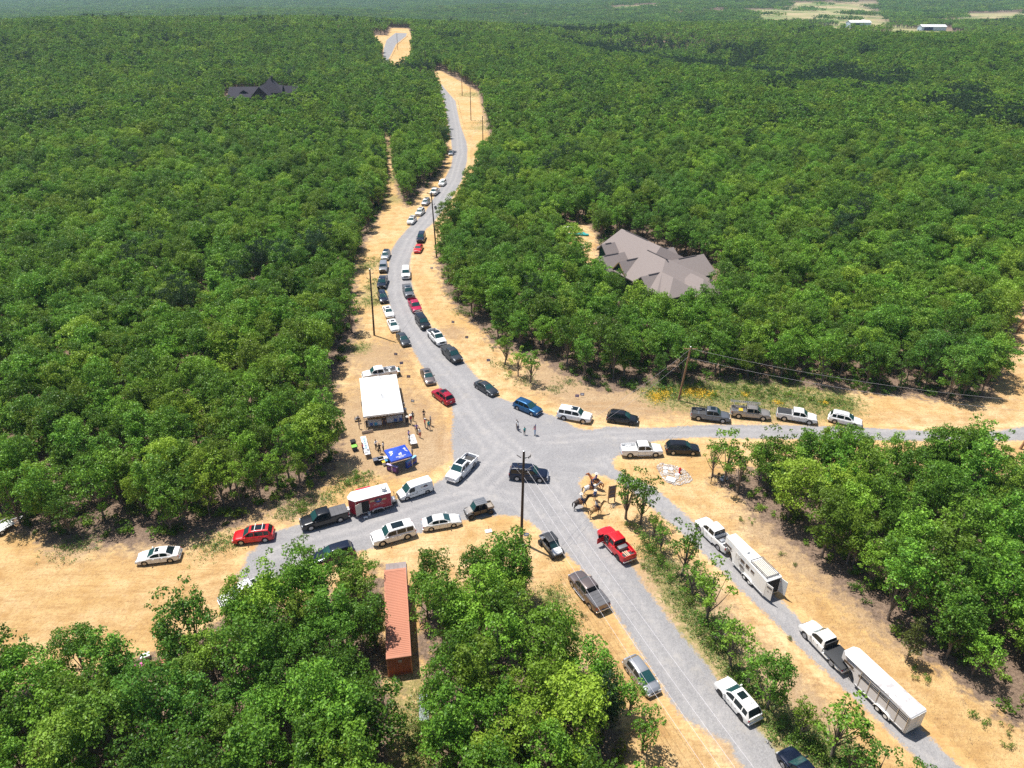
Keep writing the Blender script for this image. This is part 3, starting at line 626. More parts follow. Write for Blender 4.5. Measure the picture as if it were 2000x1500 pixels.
        for hxn in ((-.15, .80) if kind != 'pickup' else (-.05, 1.0)):
            mk('door_handle', lambda bm: bx(bm, (hxn-.45, s*(W/2+.012), zb-.16), (.17, .04, .04)), CHROME if o.get('chrome') else P, t)
        # door shut lines, a narrow black gap each
        def seams(bm):
            for sx in (K['side'][-1][1], K['side'][-2][1]+.015 if len(K['side']) > 1 else .6, max(.04, K['side'][-2][0]) if len(K['side']) > 1 else .3):
                x = xb0+(xb1-xb0)*sx; bx(bm, (x, s*(W/2+.001), (zb+K['sill'])/2-.02), (.016, .012, zb-K['sill']-.22))
        mk('door_seam', seams, PLAST, t)
    big = kind in ('pickup', 'bigsuv', 'boxy')
    mk('grille', lambda bm: bx(bm, (L/2-.03, 0, zn-.17), (.10, wn*1.05, .30 if big else .16), None, .02), PLAST if not o.get('chrome') else CHROME, t, 40)
    mk('bumper', lambda bm: bx(bm, (L/2-.02, 0, K['sill']+.14), (.22, wn*1.86, .20), None, .05), CHROME if o.get('chrome') else (PLAST if o.get('pb') else P), t, 40)
    mk('bumper', lambda bm: bx(bm, (-L/2+.01, 0, K['sill']+.16), (.20, W*.92, .18), None, .05), CHROME if o.get('chrome') or kind == 'pickup' else (PLAST if o.get('pb') else P), t, 40)
    mk('licence_plate', lambda bm: bx(bm, (-L/2-.03 if kind != 'pickup' else -L/2-.10, 0, K['sill']+.40 if kind != 'pickup' else K['sill']+.2), (.02, .31, .16)), PLATE, t)
    if o.get('sun'):
        a, b, ww = o['sun'] if isinstance(o['sun'], tuple) else (.35, .85, .62)
        mk('sunroof', lambda bm: bx(bm, (xt0+(xt1-xt0)*(a+b)/2, 0, zc_(xt0+(xt1-xt0)*(a+b)/2)+.035), ((xt1-xt0)*(b-a), wt*2*ww, .035), None, .008), GLASS, t)
    if o.get('rails'):
        for s in (-1, 1): mk('roof_rail', lambda bm: bx(bm, ((xt0+xt1)/2, s*(wt-.06), zr+.07), ((xt1-xt0)*.86, .05, .06), None, .015), ALU if o['rails'] == 'alu' else PLAST, t, 40)
    if o.get('cross'):
        for q in (.3, .7): mk('roof_rack_bar', lambda bm: bx(bm, (xt0+(xt1-xt0)*q, 0, zr+.12), (.07, wt*2, .04), None, .01), WHITE, t)
    if kind == 'pickup':
        b0, b1, bf = K['bed']; zz = 1.315
        if o.get('cover'):
            mk('bed_cover', lambda bm: bx(bm, ((b0+b1)/2-.02, 0, zz+.015), (b1-b0+.06, W*.90, .05), None, .015), {'grey': COVER, 'dark': COVERD}[o['cover']], t)
            def slat(bm):
                for q in range(1, 4): bx(bm, (b0+(b1-b0)*q/4, 0, zz+.042), (.025, W*.88, .008))
            mk('cover_seam', slat, PLAST, t)
        else:
            mk('bed_liner', lambda bm: bx(bm, ((b0+b1)/2, 0, bf+.012), (b1-b0-.02, W-.25, .02)), BEDL if not o.get('bedmat') else o['bedmat'], t)
            for s in (-1, 1): mk('wheel_well', lambda bm: bx(bm, (K['ax'][1], s*(W/2-.24), bf+.12), (.9, .22, .24), None, .05), P, t, 40)
            if o.get('gate'):
                mk('tailgate', lambda bm: bx(bm, (-L/2-.26, 0, .93), (.55, W*.82, .06), None, .015), P, t, 40)
        if o.get('rack'):
            def rack(bm):
                for x in (-2.6, -.55, .9):
                    for s in (-1, 1): cyl(bm, (x, s*.86, 1.3), (x, s*.80, 2.15), .03, k=6)
                    cyl(bm, (x, -.82, 2.15), (x, .82, 2.15), .03, k=6)
                for s in (-1, 1): cyl(bm, (-2.6, s*.8, 2.15), (.95, s*.8, 2.15), .03, k=6)
            mk('ladder_rack', rack, STEEL, t)
        if o.get('steps', 1):
            for s in (-1, 1): mk('side_step', lambda bm: bx(bm, (.35, s*(W/2+.03), .40), (2.2, .16, .05), None, .02), CHROME if o.get('chrome') else PLAST, t)
    t['_k'] = kind
    return t
KINDS['flatbed'] = dict(L=6.1, W=2.04, wr=.42, ax=(2.0,-1.75), sill=.42, top=[(-3.05,.72),(-.42,.76),(-.40,1.24),(1.3,1.23),(1.6,1.2),(2.55,1.12),(2.9,1.02),(3.05,.72)], cab=(-.40,1.66,-.28,.92,1.95,.93,.76), side=[(.16,.82)])
V = vehicle; GN = 'vehicles parked along the north road'
# far up the road
V('parked_car', 'lone silver car at the left edge of the far bend, apart from the other vehicles', 'car', 'sedan', 'silver', (879.5,303.5), (881.5,292.5), GN, sun=True)
V('parked_car', 'white SUV farthest up in the line of white vehicles beside the trees', 'car', 'suv', 'white', (857,364), (871,350), GN)
V('pickup_truck', 'white pickup with open dark bed, half behind the utility pole', 'truck', 'pickup', 'white', (840,383), (857.5,366), GN, chrome=True)
V('parked_car', 'silver SUV with black sunroof, third up in the line beside the trees', 'car', 'suv', 'silver', (824,402), (839,386), GN, sun=True)
V('parked_car', 'white SUV with sunroof, second up in the line beside the trees', 'car', 'suv', 'pearl', (812.5,421), (828,406), GN, sun=True)
V('parked_car', 'white SUV with roof rails, lowest in the line beside the trees', 'car', 'suv', 'white', (797,438), (811,422), GN, rails='dark', sun=True)
V('parked_car', 'black SUV directly behind the small red sedan', 'car', 'bigsuv', 'navy', (819,473), (826,455), GN)
V('parked_car', 'small red sedan in front of the black SUV', 'car', 'sedan', 'red', (813,492), (821,476), GN)
V('parked_car', 'silver crossover with black glass roof at the grassy left shoulder', 'car', 'suv', 'silver', (749,508), (757.5,488), GN, sun=(.05,.95,.85))
V('parked_car', 'boxy silver off-roader parked behind the dark blue pickup', 'car', 'boxy', 'silver', (747,533), (750,511), GN, pb=True)
V('pickup_truck', 'dark blue pickup with a grey bed cover on the left shoulder', 'truck', 'pickup', 'navy', (743,564), (751,538), GN, cover='grey')
V('parked_car', 'dark blue SUV between the dark blue pickup and two white sedans', 'car', 'suv', 'navy', (752.5,592), (743,567), GN)
V('parked_car', 'white sedan with sunroof, upper of the two white sedans', 'car', 'sedan', 'white', (763.5,619), (753,596), GN, sun=True)
V('parked_car', 'white sedan directly behind the dark grey coupe', 'car', 'sedan', 'white', (773.5,646), (762,622), GN, sun=True)
V('parked_car', 'dark grey sedan, lowest of the left roadside line above the tent', 'car', 'sedan', 'dgrey', (795.5,673), (779.5,649), GN)
V('parked_car', 'white SUV, uppermost in the right roadside line', 'car', 'bigsuv', 'white', (793,546), (792.5,521), GN)
V('pickup_truck', 'grey pickup with bed cover and sunroof behind the cherry red truck', 'truck', 'pickup', 'grey', (802,582), (792,555), GN, cover='grey', sun=True)
V('pickup_truck', 'cherry red pickup between the grey pickup and black SUV', 'truck', 'pickup', 'magenta', (817.5,610), (803,584), GN, chrome=True)
V('parked_car', 'large black SUV behind the white pickup on the right shoulder', 'car', 'bigsuv', 'black', (835,642), (816,616), GN)
V('pickup_truck', 'white pickup with black glass roof parked behind the dark grey pickup', 'truck', 'pickup', 'white', (866,672), (840,645), GN, sun=(.1,.85,.75), drim=True)
V('pickup_truck', 'dark grey pickup, lowest of the right roadside line', 'truck', 'pickup', 'dgrey', (896,704), (869,679), GN, drim=True, pb=True, cover='dark')
V('parked_car', 'bronze sedan on the dirt shoulder right of the white tent', 'car', 'sedan', 'bronze', (841.5,746), (829,721), GN, sun=True)
V('parked_car', 'crimson SUV just below the bronze sedan', 'car', 'suv', 'crimson', (849,760), (882,785), GN, rails='dark', sun=(.5,.95,.7))
V('parked_car', 'dark grey sedan alone at the top of the intersection', 'car', 'sedan', 'dgrey', (966,766), (934,746), None)
V('parked_car', 'blue crossover at the upper edge of the intersection', 'car', 'suv', 'blue', (1055,804), (1007,784.5), None)
V('parked_car', 'large white SUV left of the black SUV above the east road', 'car', 'bigsuv', 'white', (1155,816), (1090,804), None, sun=(.6,.95,.7), chrome=True)
V('parked_car', 'black SUV between the large white SUV and the grey pickup', 'car', 'suv', 'black', (1248,819), (1184.5,811), None, rails='dark', drim=True)
GE = 'vehicles parked along the east road'
V('pickup_truck', 'grey pickup with an open black bed beside the leaning utility pole', 'truck', 'pickup', 'grey', (1423,814), (1352,806), GE, sun=True)
LADT = V('pickup_truck', 'light silver work pickup carrying a ladder on its rack', 'truck', 'pickup', 'tan', (1499,809), (1432,802), GE, rack=True, bedmat=STEEL)
V('pickup_truck', 'white pickup with black folding bed cover on the east road', 'truck', 'pickup', 'white', (1588,817), (1524,807), GE, cover='dark')
V('parked_car', 'white SUV farthest along the east road', 'car', 'suv', 'white', (1679,824), (1624,812), GE, rails='alu')
V('pickup_truck', 'white pickup with loaded bed beside the rock bed and hydrant', 'truck', 'pickup', 'white', (1291,877), (1214,879), GE, chrome=True, bedmat=WHITE)
V('parked_car', 'black crossover on the dirt above the rock bed', 'car', 'suv', 'black', (1364,875), (1302,873), GE)
V('parked_car', 'navy SUV standing in the middle of the intersection behind the pole', 'car', 'bigsuv', 'navy', (1067,927), (998,922), None, rails='alu', chrome=True)
V('pickup_truck', 'white pickup with black glass roof and tailgate down by the blue canopy', 'truck', 'pickup', 'white', (880,936), (922,893), None, sun=(.08,.9,.72), gate=True, chrome=True)
V('pickup_truck', 'white pickup parked behind the white tent with its tailgate down', 'truck', 'pickup', 'white', (709,733), (773,724), None, gate=True)
GW = 'vehicles parked on the west road'
V('pickup_truck', 'black pickup with grey bed cover hitched to the red food trailer', 'truck', 'pickup', 'black', (592,1022), (674,999), GW, cover='grey')
VAN = V('cargo_van', 'white cargo van with a round emblem on its side by the food trailer', 'van', 'van', 'white', (778,966), (842,945), GW, no_rear=True, pb=True)
V('parked_car', 'white SUV with black sunroof below the food trailer', 'car', 'bigsuv', 'white', (730,1052), (806,1031), GW, sun=(.35,.85,.7))
V('parked_car', 'silvery white sedan left of the brown utility vehicle', 'car', 'sedan', 'pearl', (894,1011), (829,1022), GW, chrome=True)
V('parked_car', 'dark blue car half hidden by a small roadside tree', 'car', 'suv', 'navy', (617,1090), (686,1070), GW)
V('parked_car', 'red SUV with white roof bars where the gravel ends', 'car', 'suv', 'red', (459,1047), (531,1039), GW, sun=(.15,.9,.7), cross=True)
V('parked_car', 'white sedan alone on the bare dirt, left of the red SUV', 'car', 'sedan', 'white', (271,1087), (347,1078), GW, sun=(.6,.95,.6))
V('pickup_truck', 'white pickup mostly hidden under trees at the gravel end', 'truck', 'pickup', 'white', (446,1172), (517,1140), GW)
GS = 'vehicles parked along the south road'
REDT = V('pickup_truck', 'red pickup with its driver door open beside the south road', 'truck', 'pickup', 'red', (1178,1033), (1231,1092), GS, chrome=True, drim=True)
V('pickup_truck', 'silver grey pickup with grey bed cover left of the south road', 'truck', 'pickup', 'bronze', (1121,1119), (1180,1190), GS, cover='grey', chrome=True)
V('parked_car', 'silver hatchback partly under a tree at the left of the south road', 'car', 'hatch', 'silver', (1279,1350), (1229,1284), GS)
V('parked_car', 'white SUV with black sunroof on the right edge of the south road', 'car', 'suv', 'white', (1411,1329), (1474,1402), GS, sun=(.5,.85,.62), drim=True)
V('parked_car', 'black car cut off by the bottom edge of the photo', 'car', 'suv', 'navy', (1537,1470), (1604,1550), GS)
# open door of the red pickup
def door(bm): bx(bm, (0, 0, 0), (1.05, .06, .80), None, .02)
PAINT_RED = PAINT['red']
d_ = mk('open_door', door, PAINT_RED, REDT, 40, loc=(1.25, 1.48, .92), rz=R(98))
mk('door_window', lambda bm: bx(bm, (-.06, 0, .58), (.78, .03, .38)), GLASS, d_)
mk('door_opening', lambda bm: bx(bm, (.72, 1.01, 1.12), (.95, .03, .95)), PLAST, REDT)
# cargo in beds, ladder on the rack
lt = LADT.matrix_basis
def onv(root, p): return tuple(root.matrix_basis @ Vector(p))
LADT_RZ = LADT.rotation_euler[2]
def ladder(bm):
    for s in (-.22, .22): bx(bm, (0, s, 0), (4.6, .05, .09))
    for q in range(14): bx(bm, (-2.1+q*.32, 0, 0), (.035, .42, .035))
tag(mk('ladder', ladder, ALU, None, None, onv(LADT, (-.9, .55, 2.24)), LADT_RZ), 'long aluminium ladder lying on the work pickup rack', 'ladder')
tag(mk('tool_box', lambda bm: bx(bm, (0, 0, .2), (.6, .9, .4), None, .03), simple('yellow_box', (.6,.42,.03), .5), None, 40, onv(LADT, (-1.5, -.2, .89)), LADT_RZ), 'yellow tool box in the bed of the work pickup', 'tool box')
tag(mk('cargo_box', lambda bm: bx(bm, (0, 0, .25), (.55, 1.2, .5), None, .03), STEEL, None, 40, onv(REDT, (-1.25, 0, .89)), REDT.rotation_euler[2]), 'dark steel box across the bed of the red pickup', 'box')
def planks(bm):
    for i, y in enumerate((-.35, -.15, .1)): bx(bm, (-.02*i, y, .03+.002*i), (1.1, .14, .05), Matrix.Rotation(.06*i, 3, 'Z'))
tag(mk('lumber', planks, simple('pale_planks', (.5,.4,.28), .8), None, None, onv(REDT, (-2.15, .1, .89)), REDT.rotation_euler[2]), 'pale planks lying in the bed of the red pickup', 'lumber')
# writing and emblem on the white van (left side faces the camera)
def emblem(bm, w=1.0):
    cyl(bm, (0, 0, 0), (0, .006, 0), .30*w, k=24)
EMB_D = simple('emblem_dark', (.06,.05,.09), .5); EMB_T = simple('emblem_tan', (.50,.36,.20), .6); EMB_B = simple('emblem_blue', (.05,.09,.42), .5); EMB_S = simple('emblem_skin', (.55,.33,.22), .6); INK = simple('black_lettering', (.03,.03,.035), .6)
WTXT = simple('white_lettering', (.8,.8,.8), .5); GTXT = simple('pale_lettering', (.62,.56,.5), .5)
def glyphs(bm, x0, x1, z, h, n, y, seed=1, d=.006):
    """a line of small letter-like strokes"""
    r = random.Random(seed); w = (x1-x0)/n
    for i in range(n):
        if r.random() < .14: continue
        cx = x0+(i+.5)*w
        bx(bm, (cx-w*.22, y, z), (w*.16, d, h*r.uniform(.8, 1))); bx(bm, (cx+w*.2, y, z), (w*.15, d, h*r.uniform(.6, 1)))
        bx(bm, (cx, y+.0004, z+h*r.choice((-.38, 0, .38))), (w*.5, d*.9, h*.18))
def decal_set(parent, x, z, y, s, sc, seed):
    """an oval emblem with a ribbon either side and lines of lettering; s = side (+1 or -1)"""
    def P(nm, fn, m): return mk(nm, fn, m, parent)
    P('emblem_ribbon', lambda bm: (bx(bm, (x-.62*sc, y+s*.004, z-.04*sc), (.6*sc, .008, .22*sc), Matrix.Rotation(.06, 3, 'Y')), bx(bm, (x+.62*sc, y+s*.004, z+.08*sc), (.6*sc, .008, .22*sc), Matrix.Rotation(-.06, 3, 'Y'))), EMB_T)
    def oval(bm, rx, rz, d0, d1, cx=0, cz=0):
        prism(bm, [(x+cx+math.cos(a)*rx*sc, z+cz+math.sin(a)*rz*sc) for a in np.linspace(0, math.tau, 28, endpoint=False)], 'y', y+s*d0, y+s*d1)
    P('emblem', lambda bm: oval(bm, .44, .34, .002, .014), EMB_D)
    P('emblem_portrait', lambda bm: (oval(bm, .10, .13, .002, .022, 0, .08*sc)), EMB_S)
    P('emblem_portrait_coat', lambda bm: prism(bm, [(x-.24*sc, z-.22*sc), (x+.24*sc, z-.22*sc), (x+.12*sc, z-.02*sc), (x-.12*sc, z-.02*sc)], 'y', y+s*.002, y+s*.020), EMB_B)
    return P
# van: the left side (+y) or the right side towards the camera
vs = 1 if (VAN.matrix_basis.to_3x3() @ Vector((0, 1, 0))).y < 0 else -1
yv = vs*(KINDS['van']['W']/2*.985)
decal_set(VAN, -1.25, 1.30, vs*.80, vs, .75, 3)
mk('lettering', lambda bm: (glyphs(bm, .05, 1.15, .72, .12, 13, yv+vs*.018, 5), glyphs(bm, -1.7, -.9, .92, .07, 14, yv+vs*.018, 6)), INK, VAN)
mk('window_sticker', lambda bm: bx(bm, (.02, yv+vs*.012, .92), (.12, .012, .10)), INK, VAN)
# ------------------------------------------------------------------ towing rigs, utility vehicles, trailers
HT = V('pickup_truck', 'white pickup towing the horse trailer with the roof hay rack', 'truck', 'pickup', 'white', (1368,1015), (1428,1073), None, chrome=True)
FT = V('flatbed_truck', 'white cab truck with black flatbed towing the slatted stock trailer', 'truck', 'flatbed', 'white', (1581,1225), (1650,1296), None)
mk('deck', lambda bm: (bx(bm, (-1.82, 0, 1.0), (2.55, 2.15, .10), None, .02), bx(bm, (-.50, 0, 1.35), (.08, 1.7, .75), None, .02)), COVERD, FT, 40)
def headboard(bm):
    for y in (-.7, -.35, 0, .35, .7): bx(bm, (-.56, y, 1.4), (.04, .04, .62))
mk('headboard_bars', headboard, PLAST, FT)
tag(mk('tool_case', lambda bm: bx(bm, (0, 0, .14), (.4, .6, .28), None, .03), ALU, None, 40, onv(HT, (-1.5, .2, .885)), HT.rotation_euler[2]), 'small pale case in the bed of the truck towing the horse trailer', 'case')
INSIDE = simple('dark_interior', (.02,.02,.022), .9)
def wheels(t, xs_, hw, wr=.36, rimm=None):
    for s in (-1, 1):
        for x in xs_:
            w = mk('wheel', lambda bm: cyl(bm, (x, s*(hw+.02)-.11, wr), (x, s*(hw+.02)+.11, wr), wr, k=22), TYRE, t, 40)
            mk('rim', lambda bm: cyl(bm, (x, s*(hw+.02)+s*.09, wr), (x, s*(hw+.02)+s*.125, wr), wr*.6, wr*.5, 16), rimm or WHITE, w, 40)
        xa, xb = max(xs_), min(xs_)
        def fender(bm):
            A = [(xa+wr*1.25*math.cos(a), wr+wr*1.25*math.sin(a)) for a in np.linspace(0.1, math.pi/2, 6)]+[(xb-wr*1.25*math.sin(a), wr+wr*1.25*math.cos(a)) for a in np.linspace(0, math.pi/2-.1, 6)]
            Bq = [((x-(xa+xb)/2)*.94+(xa+xb)/2, (z-wr)*.92+wr) for x, z in A]
            prism(bm, A+Bq[::-1], 'y', s*(hw-.02) if s > 0 else s*(hw+.20), s*(hw+.20) if s > 0 else s*(hw-.02))
        mk('fender', fender, WHITE, t, 40)
def gooseneck(name, label, fr, re_, W, style):
    f = Vector((*fr, 0)); r = Vector((*re_, 0)); L = (f-r).length; c = (f+r)/2
    t = thing(name, label, 'trailer', (c.x, c.y, .03), math.atan2(f.y-r.y, f.x-r.x)); h = L/2; w = W/2
    zt, zf, zn = 2.62, .42, 1.52
    prof = [(-h, zf), (h-2.2, zf), (h-2.1, .95), (h-1.75, zn), (h, zn+.05), (h, zt-.12), (h-.10, zt), (-h+.06, zt), (-h, zt-.06)]
    def shell(bm):
        prism(bm, prof, 'y', -w, w)
        for v in bm.verts:            # V-shaped nose
            if v.co.x > h-.2: v.co.y *= .62
        es = [e for e in bm.edges if max(abs(e.verts[0].co.z), abs(e.verts[1].co.z)) > zt-.15 and abs(e.verts[0].co.y-e.verts[1].co.y) < .01 and abs(e.verts[0].co.y) > .3]
        bmesh.ops.bevel(bm, geom=es, offset=.07, segments=3, profile=.5, affect='EDGES')
    mk('shell', shell, WHITE if style == 'hay' else simple('grey_white_sides', (.60,.60,.62), .5), t, 30)
    if style != 'hay': mk('roof_skin', lambda bm: prism(bm, [(-h+.1, -w+.08), (h-.5, -w+.08), (h-.12, -w*.58), (h-.12, w*.58), (h-.5, w-.08), (-h+.1, w-.08)], 'z', zt+.002, zt+.012), ROOFW, t)
    wheels(t, (-1.55, -.68) if style == 'hay' else (-2.0, -1.1), w, .37)
    mk('hitch', lambda bm: (cyl(bm, (h-.9, 0, zn+.05), (h-.9, 0, .95), .06), bx(bm, (h-1.3, 0, zn-.05), (1.4, .5, .12))), STEEL, t)
    for s in (-1, 1):
        mk('nose_window', lambda bm: bx(bm, (h-1.15, s*(w+.002), 2.05), (1.15, .03, .28), None, .01), simple('tinted_pane', (.05,.035,.03), .25), t)
        mk('side_rail', lambda bm: bx(bm, (-1.0, s*(w+.02), zf+.12), (L-2.6, .05, .14), None, .01), ALU, t)
        mk('taillight', lambda bm: bx(bm, (-h-.01, s*(w-.1), 1.9), (.03, .08, .14)), TAIL, t)
    if style == 'hay':
        for s in (-1, 1):
            for i, (x, wd, z, hh) in enumerate(((1.05, .42, 1.95, .5), (.15, .62, 2.0, .46), (-.75, .52, 2.0, .5), (-1.62, .52, 2.0, .36))):
                wn = mk('window', lambda bm: bx(bm, (x, s*(w+.004), z), (wd, .03, hh), None, .01), simple('tinted_pane', (.05,.035,.03), .25), t)
                mk('window_frame', lambda bm: [bx(bm, (x+dx, s*(w+.012), z+dz), sz) for dx, dz, sz in ((0, hh/2+.02, (wd+.1, .04, .04)), (0, -hh/2-.02, (wd+.1, .04, .04)), (wd/2+.02, 0, (.04, .04, hh)), (-wd/2-.02, 0, (.04, .04, hh)))], ALU, wn)
        mk('side_door', lambda bm: bx(bm, (1.05, w+.006, 1.45), (.74, .03, 1.85), None, .01), WHITE, t)
        mk('drop_panel', lambda bm: (bx(bm, (.10, w+.08, 1.32), (.72, .05, .62), None, .01)), ALU, t)
        mk('panel_bars', lambda bm: [bx(bm, (.10+q*.13, w+.115, 1.32), (.05, .02, .36)) for q in (-2, -1, 0, 1, 2)], INSIDE, t)
        mk('roof_unit', lambda bm: bx(bm, (.75, .1, zt+.13), (.62, .42, .26), None, .06), WHITE, t, 40)
        def rack(bm):
            for s in (-1, 1):
                bx(bm, (-2.25, s*.80, zt+.30), (2.9, .05, .05)); bx(bm, (-2.25, s*.80, zt+.12), (2.9, .03, .03))
                for q in range(4): bx(bm, (-3.6+q*.9, s*.80, zt+.15), (.04, .04, .30))
            for x in (-3.65, -.85): bx(bm, (x, 0, zt+.30), (.05, 1.6, .05)); bx(bm, (x+.12, 0, zt+.24), (.04, 1.6, .04))
        mk('hay_rack', rack, STEEL, t)
        mk('rack_boards', lambda bm: [bx(bm, (-2.25, -.66+q*.22, zt+.10), (2.7, .15, .03)) for q in range(7)], simple('cream_boards', (.62,.58,.50), .7), t)
        mk('rear_opening', lambda bm: bx(bm, (-h-.008, .05, 1.5), (.02, W-.35, 2.0)), INSIDE, t)
        for s, ang in ((1, 78), (-1, -100)):
            d = mk('rear_door', lambda bm: bx(bm, (-.42, 0, 1.45), (.86, .06, 1.95), None, .01), WHITE, t, None, (-h-.02, s*(w-.05), 0), R(-ang+90) if s > 0 else R(-ang-90))
            mk('door_slot', lambda bm: [bx(bm, (-.42, .04 if s > 0 else -.04, 2.12+q*.13), (.66, .02, .06)) for q in (-1, 0)], INSIDE, d)
            mk('door_lettering', lambda bm: glyphs(bm, -.7, -.2, 1.5, .12, 6, .04 if s > 0 else -.04, 4), STEEL, d)
    else:
        for s in (-1, 1):
            mk('air_slot', lambda bm: [bx(bm, (-1.25, s*(w+.004), z), (h+1.3, .02, .09)) for z in (2.30, 2.08, 1.86)], INSIDE, t)
            mk('rib', lambda bm: [bx(bm, (-3.85+q*1.05, s*(w+.02), 1.5), (.05, .05, 2.1)) for q in range(6)], ALU, t)
            mk('window', lambda bm: bx(bm, (2.0-.55, s*(w+.004), 1.9), (.38, .03, .22), None, .01), simple('tinted_pane', (.05,.035,.03), .25), t)
        mk('rear_gate', lambda bm: (bx(bm, (-h-.03, 0, 1.5), (.05, W-.1, 2.0), None, .01), bx(bm, (-h-.07, 0, 1.5), (.04, .05, 2.0))), WHITE, t)
    return t
_r = NT('roof_paint_peeling'); P_ = _r.n('ShaderNodeTexCoord').outputs['Object']
_q = _r.noise(1.6, 6, .7, P_); _sep = _r.n('ShaderNodeSeparateXYZ'); _r.put(_sep.inputs[0], P_)
_m = _r.math('MULTIPLY', _r.rng(_q, .50, .56), _r.rng(_sep.outputs[0], .6, -.4))
ROOFW = _r.set(col=_r.mix(_m, (.78,.78,.77), (.42,.40,.40)), rough=.5)
gooseneck('horse_trailer', 'white gooseneck horse trailer with roof hay rack and open rear door', gp(1427,1044,2.6), gp(1513,1132,2.6), 2.1, 'hay')
gooseneck('stock_trailer', 'long white stock trailer with slatted sides and peeling roof paint', gp(1657,1266,2.6), gp(1795,1395,2.6), 2.05, 'stock')

# food trailer
MAROON = simple('red_wrap', (.36,.012,.03), .4, var=.1, scale=2)
fr = Vector(gp(678,971,2.6)); c1_, c2_ = Vector(gp(763,962.5,2.6)), Vector(gp(692,981,2.6)); ax_ = (c2_-c1_).normalized(); nrm_ = Vector((-ax_.y, ax_.x))
FTc = c1_+ax_*2.45-nrm_*1.05
FTR = thing('food_trailer', 'red and white food trailer with its side door open', 'trailer', (FTc.x, FTc.y, .03), math.atan2(ax_.y, ax_.x))
def ft_shell(bm): prism(bm, [(-2.45,-1.05), (2.2,-1.05), (2.85,-.25), (2.85,.25), (2.2,1.05), (-2.45,1.05)], 'z', .48, 2.58)
mk('shell', ft_shell, MAROON, FTR)
mk('roof', lambda bm: prism(bm, [(-2.5,-1.09), (2.22,-1.09), (2.90,-.27), (2.90,.27), (2.22,1.09), (-2.5,1.09)], 'z', 2.585, 2.66), WMET, FTR)
mk('roof_seam', lambda bm: [bx(bm, (x, 0, 2.664), (.02, 2.16, .012)) for x in (-1.3, -.1, 1.1)], STEEL, FTR)
mk('corner_trim', lambda bm: [bx(bm, (x, s*1.06, 1.53), (.05, .05, 2.1)) for x in (-2.44, 2.18) for s in (-1, 1)]+[bx(bm, (-.1, s*1.065, .52), (4.7, .04, .09)) for s in (-1, 1)], ALU, FTR)
def ftvent(bm): cyl(bm, (-1.75, .35, 2.66), (-1.75, .35, 2.98), .26, k=18); cyl(bm, (-1.75, .35, 2.98), (-1.75, .35, 3.08), .34, .30, 18)
v_ = mk('roof_vent', ftvent, WHITE, FTR, 40); mk('vent_ring', lambda bm: cyl(bm, (-1.75, .35, 3.075), (-1.75, .35, 3.10), .33, k=18), STEEL, v_, 40); mk('vent_cap', lambda bm: cyl(bm, (-1.75, .35, 3.09), (-1.75, .35, 3.13), .24, .2, 18), WHITE, v_, 40)
mk('door_opening', lambda bm: bx(bm, (.95, 1.052, 1.42), (.95, .02, 1.75)), INSIDE, FTR)
mk('door', lambda bm: bx(bm, (.47, .03, 1.42), (.94, .05, 1.75), None, .01), simple('cream_panel', (.62,.56,.48), .5), FTR, None, (1.45, 1.06, 0), R(24))
mk('serving_awning', lambda bm: bx(bm, (.55, -1.42, 2.32), (1.9, .75, .05)), simple('awning_red', (.62,.01,.05), .5), FTR)
wheels(FTR, (-.95, -.25), 1.06, .33, DRIM)
mk('tongue', lambda bm: (cyl(bm, (2.2, .6, .5), (3.7, 0, .48), .05, k=6), cyl(bm, (2.2, -.6, .5), (3.7, 0, .48), .05, k=6), cyl(bm, (3.3, 0, .1), (3.3, 0, .85), .04, k=8)), STEEL, FTR)
mk('propane_tank', lambda bm: (cyl(bm, (3.0, .2, .55), (3.0, .2, 1.05), .16, k=14), cyl(bm, (3.0, -.2, .55), (3.0, -.2, 1.05), .16, k=14)), WHITE, FTR, 40)
mk('rear_platform', lambda bm: (bx(bm, (-2.85, 0, .5), (.8, 1.6, .06)), [cyl(bm, (-3.2, y, .5), (-3.2, y, 1.3), .025, k=6) for y in (-.75, 0, .75)], cyl(bm, (-3.2, -.75, 1.3), (-3.2, .75, 1.3), .025, k=6)), PLAST, FTR)
mk('generator', lambda bm: bx(bm, (-2.82, .3, .82), (.5, .7, .55), None, .06), ALU, FTR, 40)
P2 = decal_set(FTR, -.75, 1.92, 1.055, 1, 1.15, 9)
mk('lettering', lambda bm: (glyphs(bm, -1.35, -.15, 1.42, .13, 10, 1.062, 2), glyphs(bm, -1.6, .1, 1.22, .10, 18, 1.062, 3)), GTXT, FTR)
mk('door_handle_bar', lambda bm: bx(bm, (.42, 1.075, 1.4), (.04, .04, .5)), ALU, FTR)
tag(mk('bucket', lambda bm: cyl(bm, (0,0,0), (0,0,.38), .14, .17, 14), WHITE, None, 40, onv(FTR, (.62, .78, .52))), 'white bucket just inside the food trailer door', 'bucket')
bpy.data.objects['bucket'].location = onv(FTR, (.62, 1.22, .0)); bpy.data.objects['bucket']['label'] = 'white bucket on the gravel below the food trailer door'
tag(mk('step_stool', lambda bm: (bx(bm, (0,0,.22), (.5,.3,.04)), bx(bm, (-.2,0,.11), (.04,.28,.22)), bx(bm, (.2,0,.11), (.04,.28,.22))), WHITE, None, None, onv(FTR, (1.2, 1.62, 0)), FTR.rotation_euler[2]), 'small white step stool beside the food trailer', 'stool')

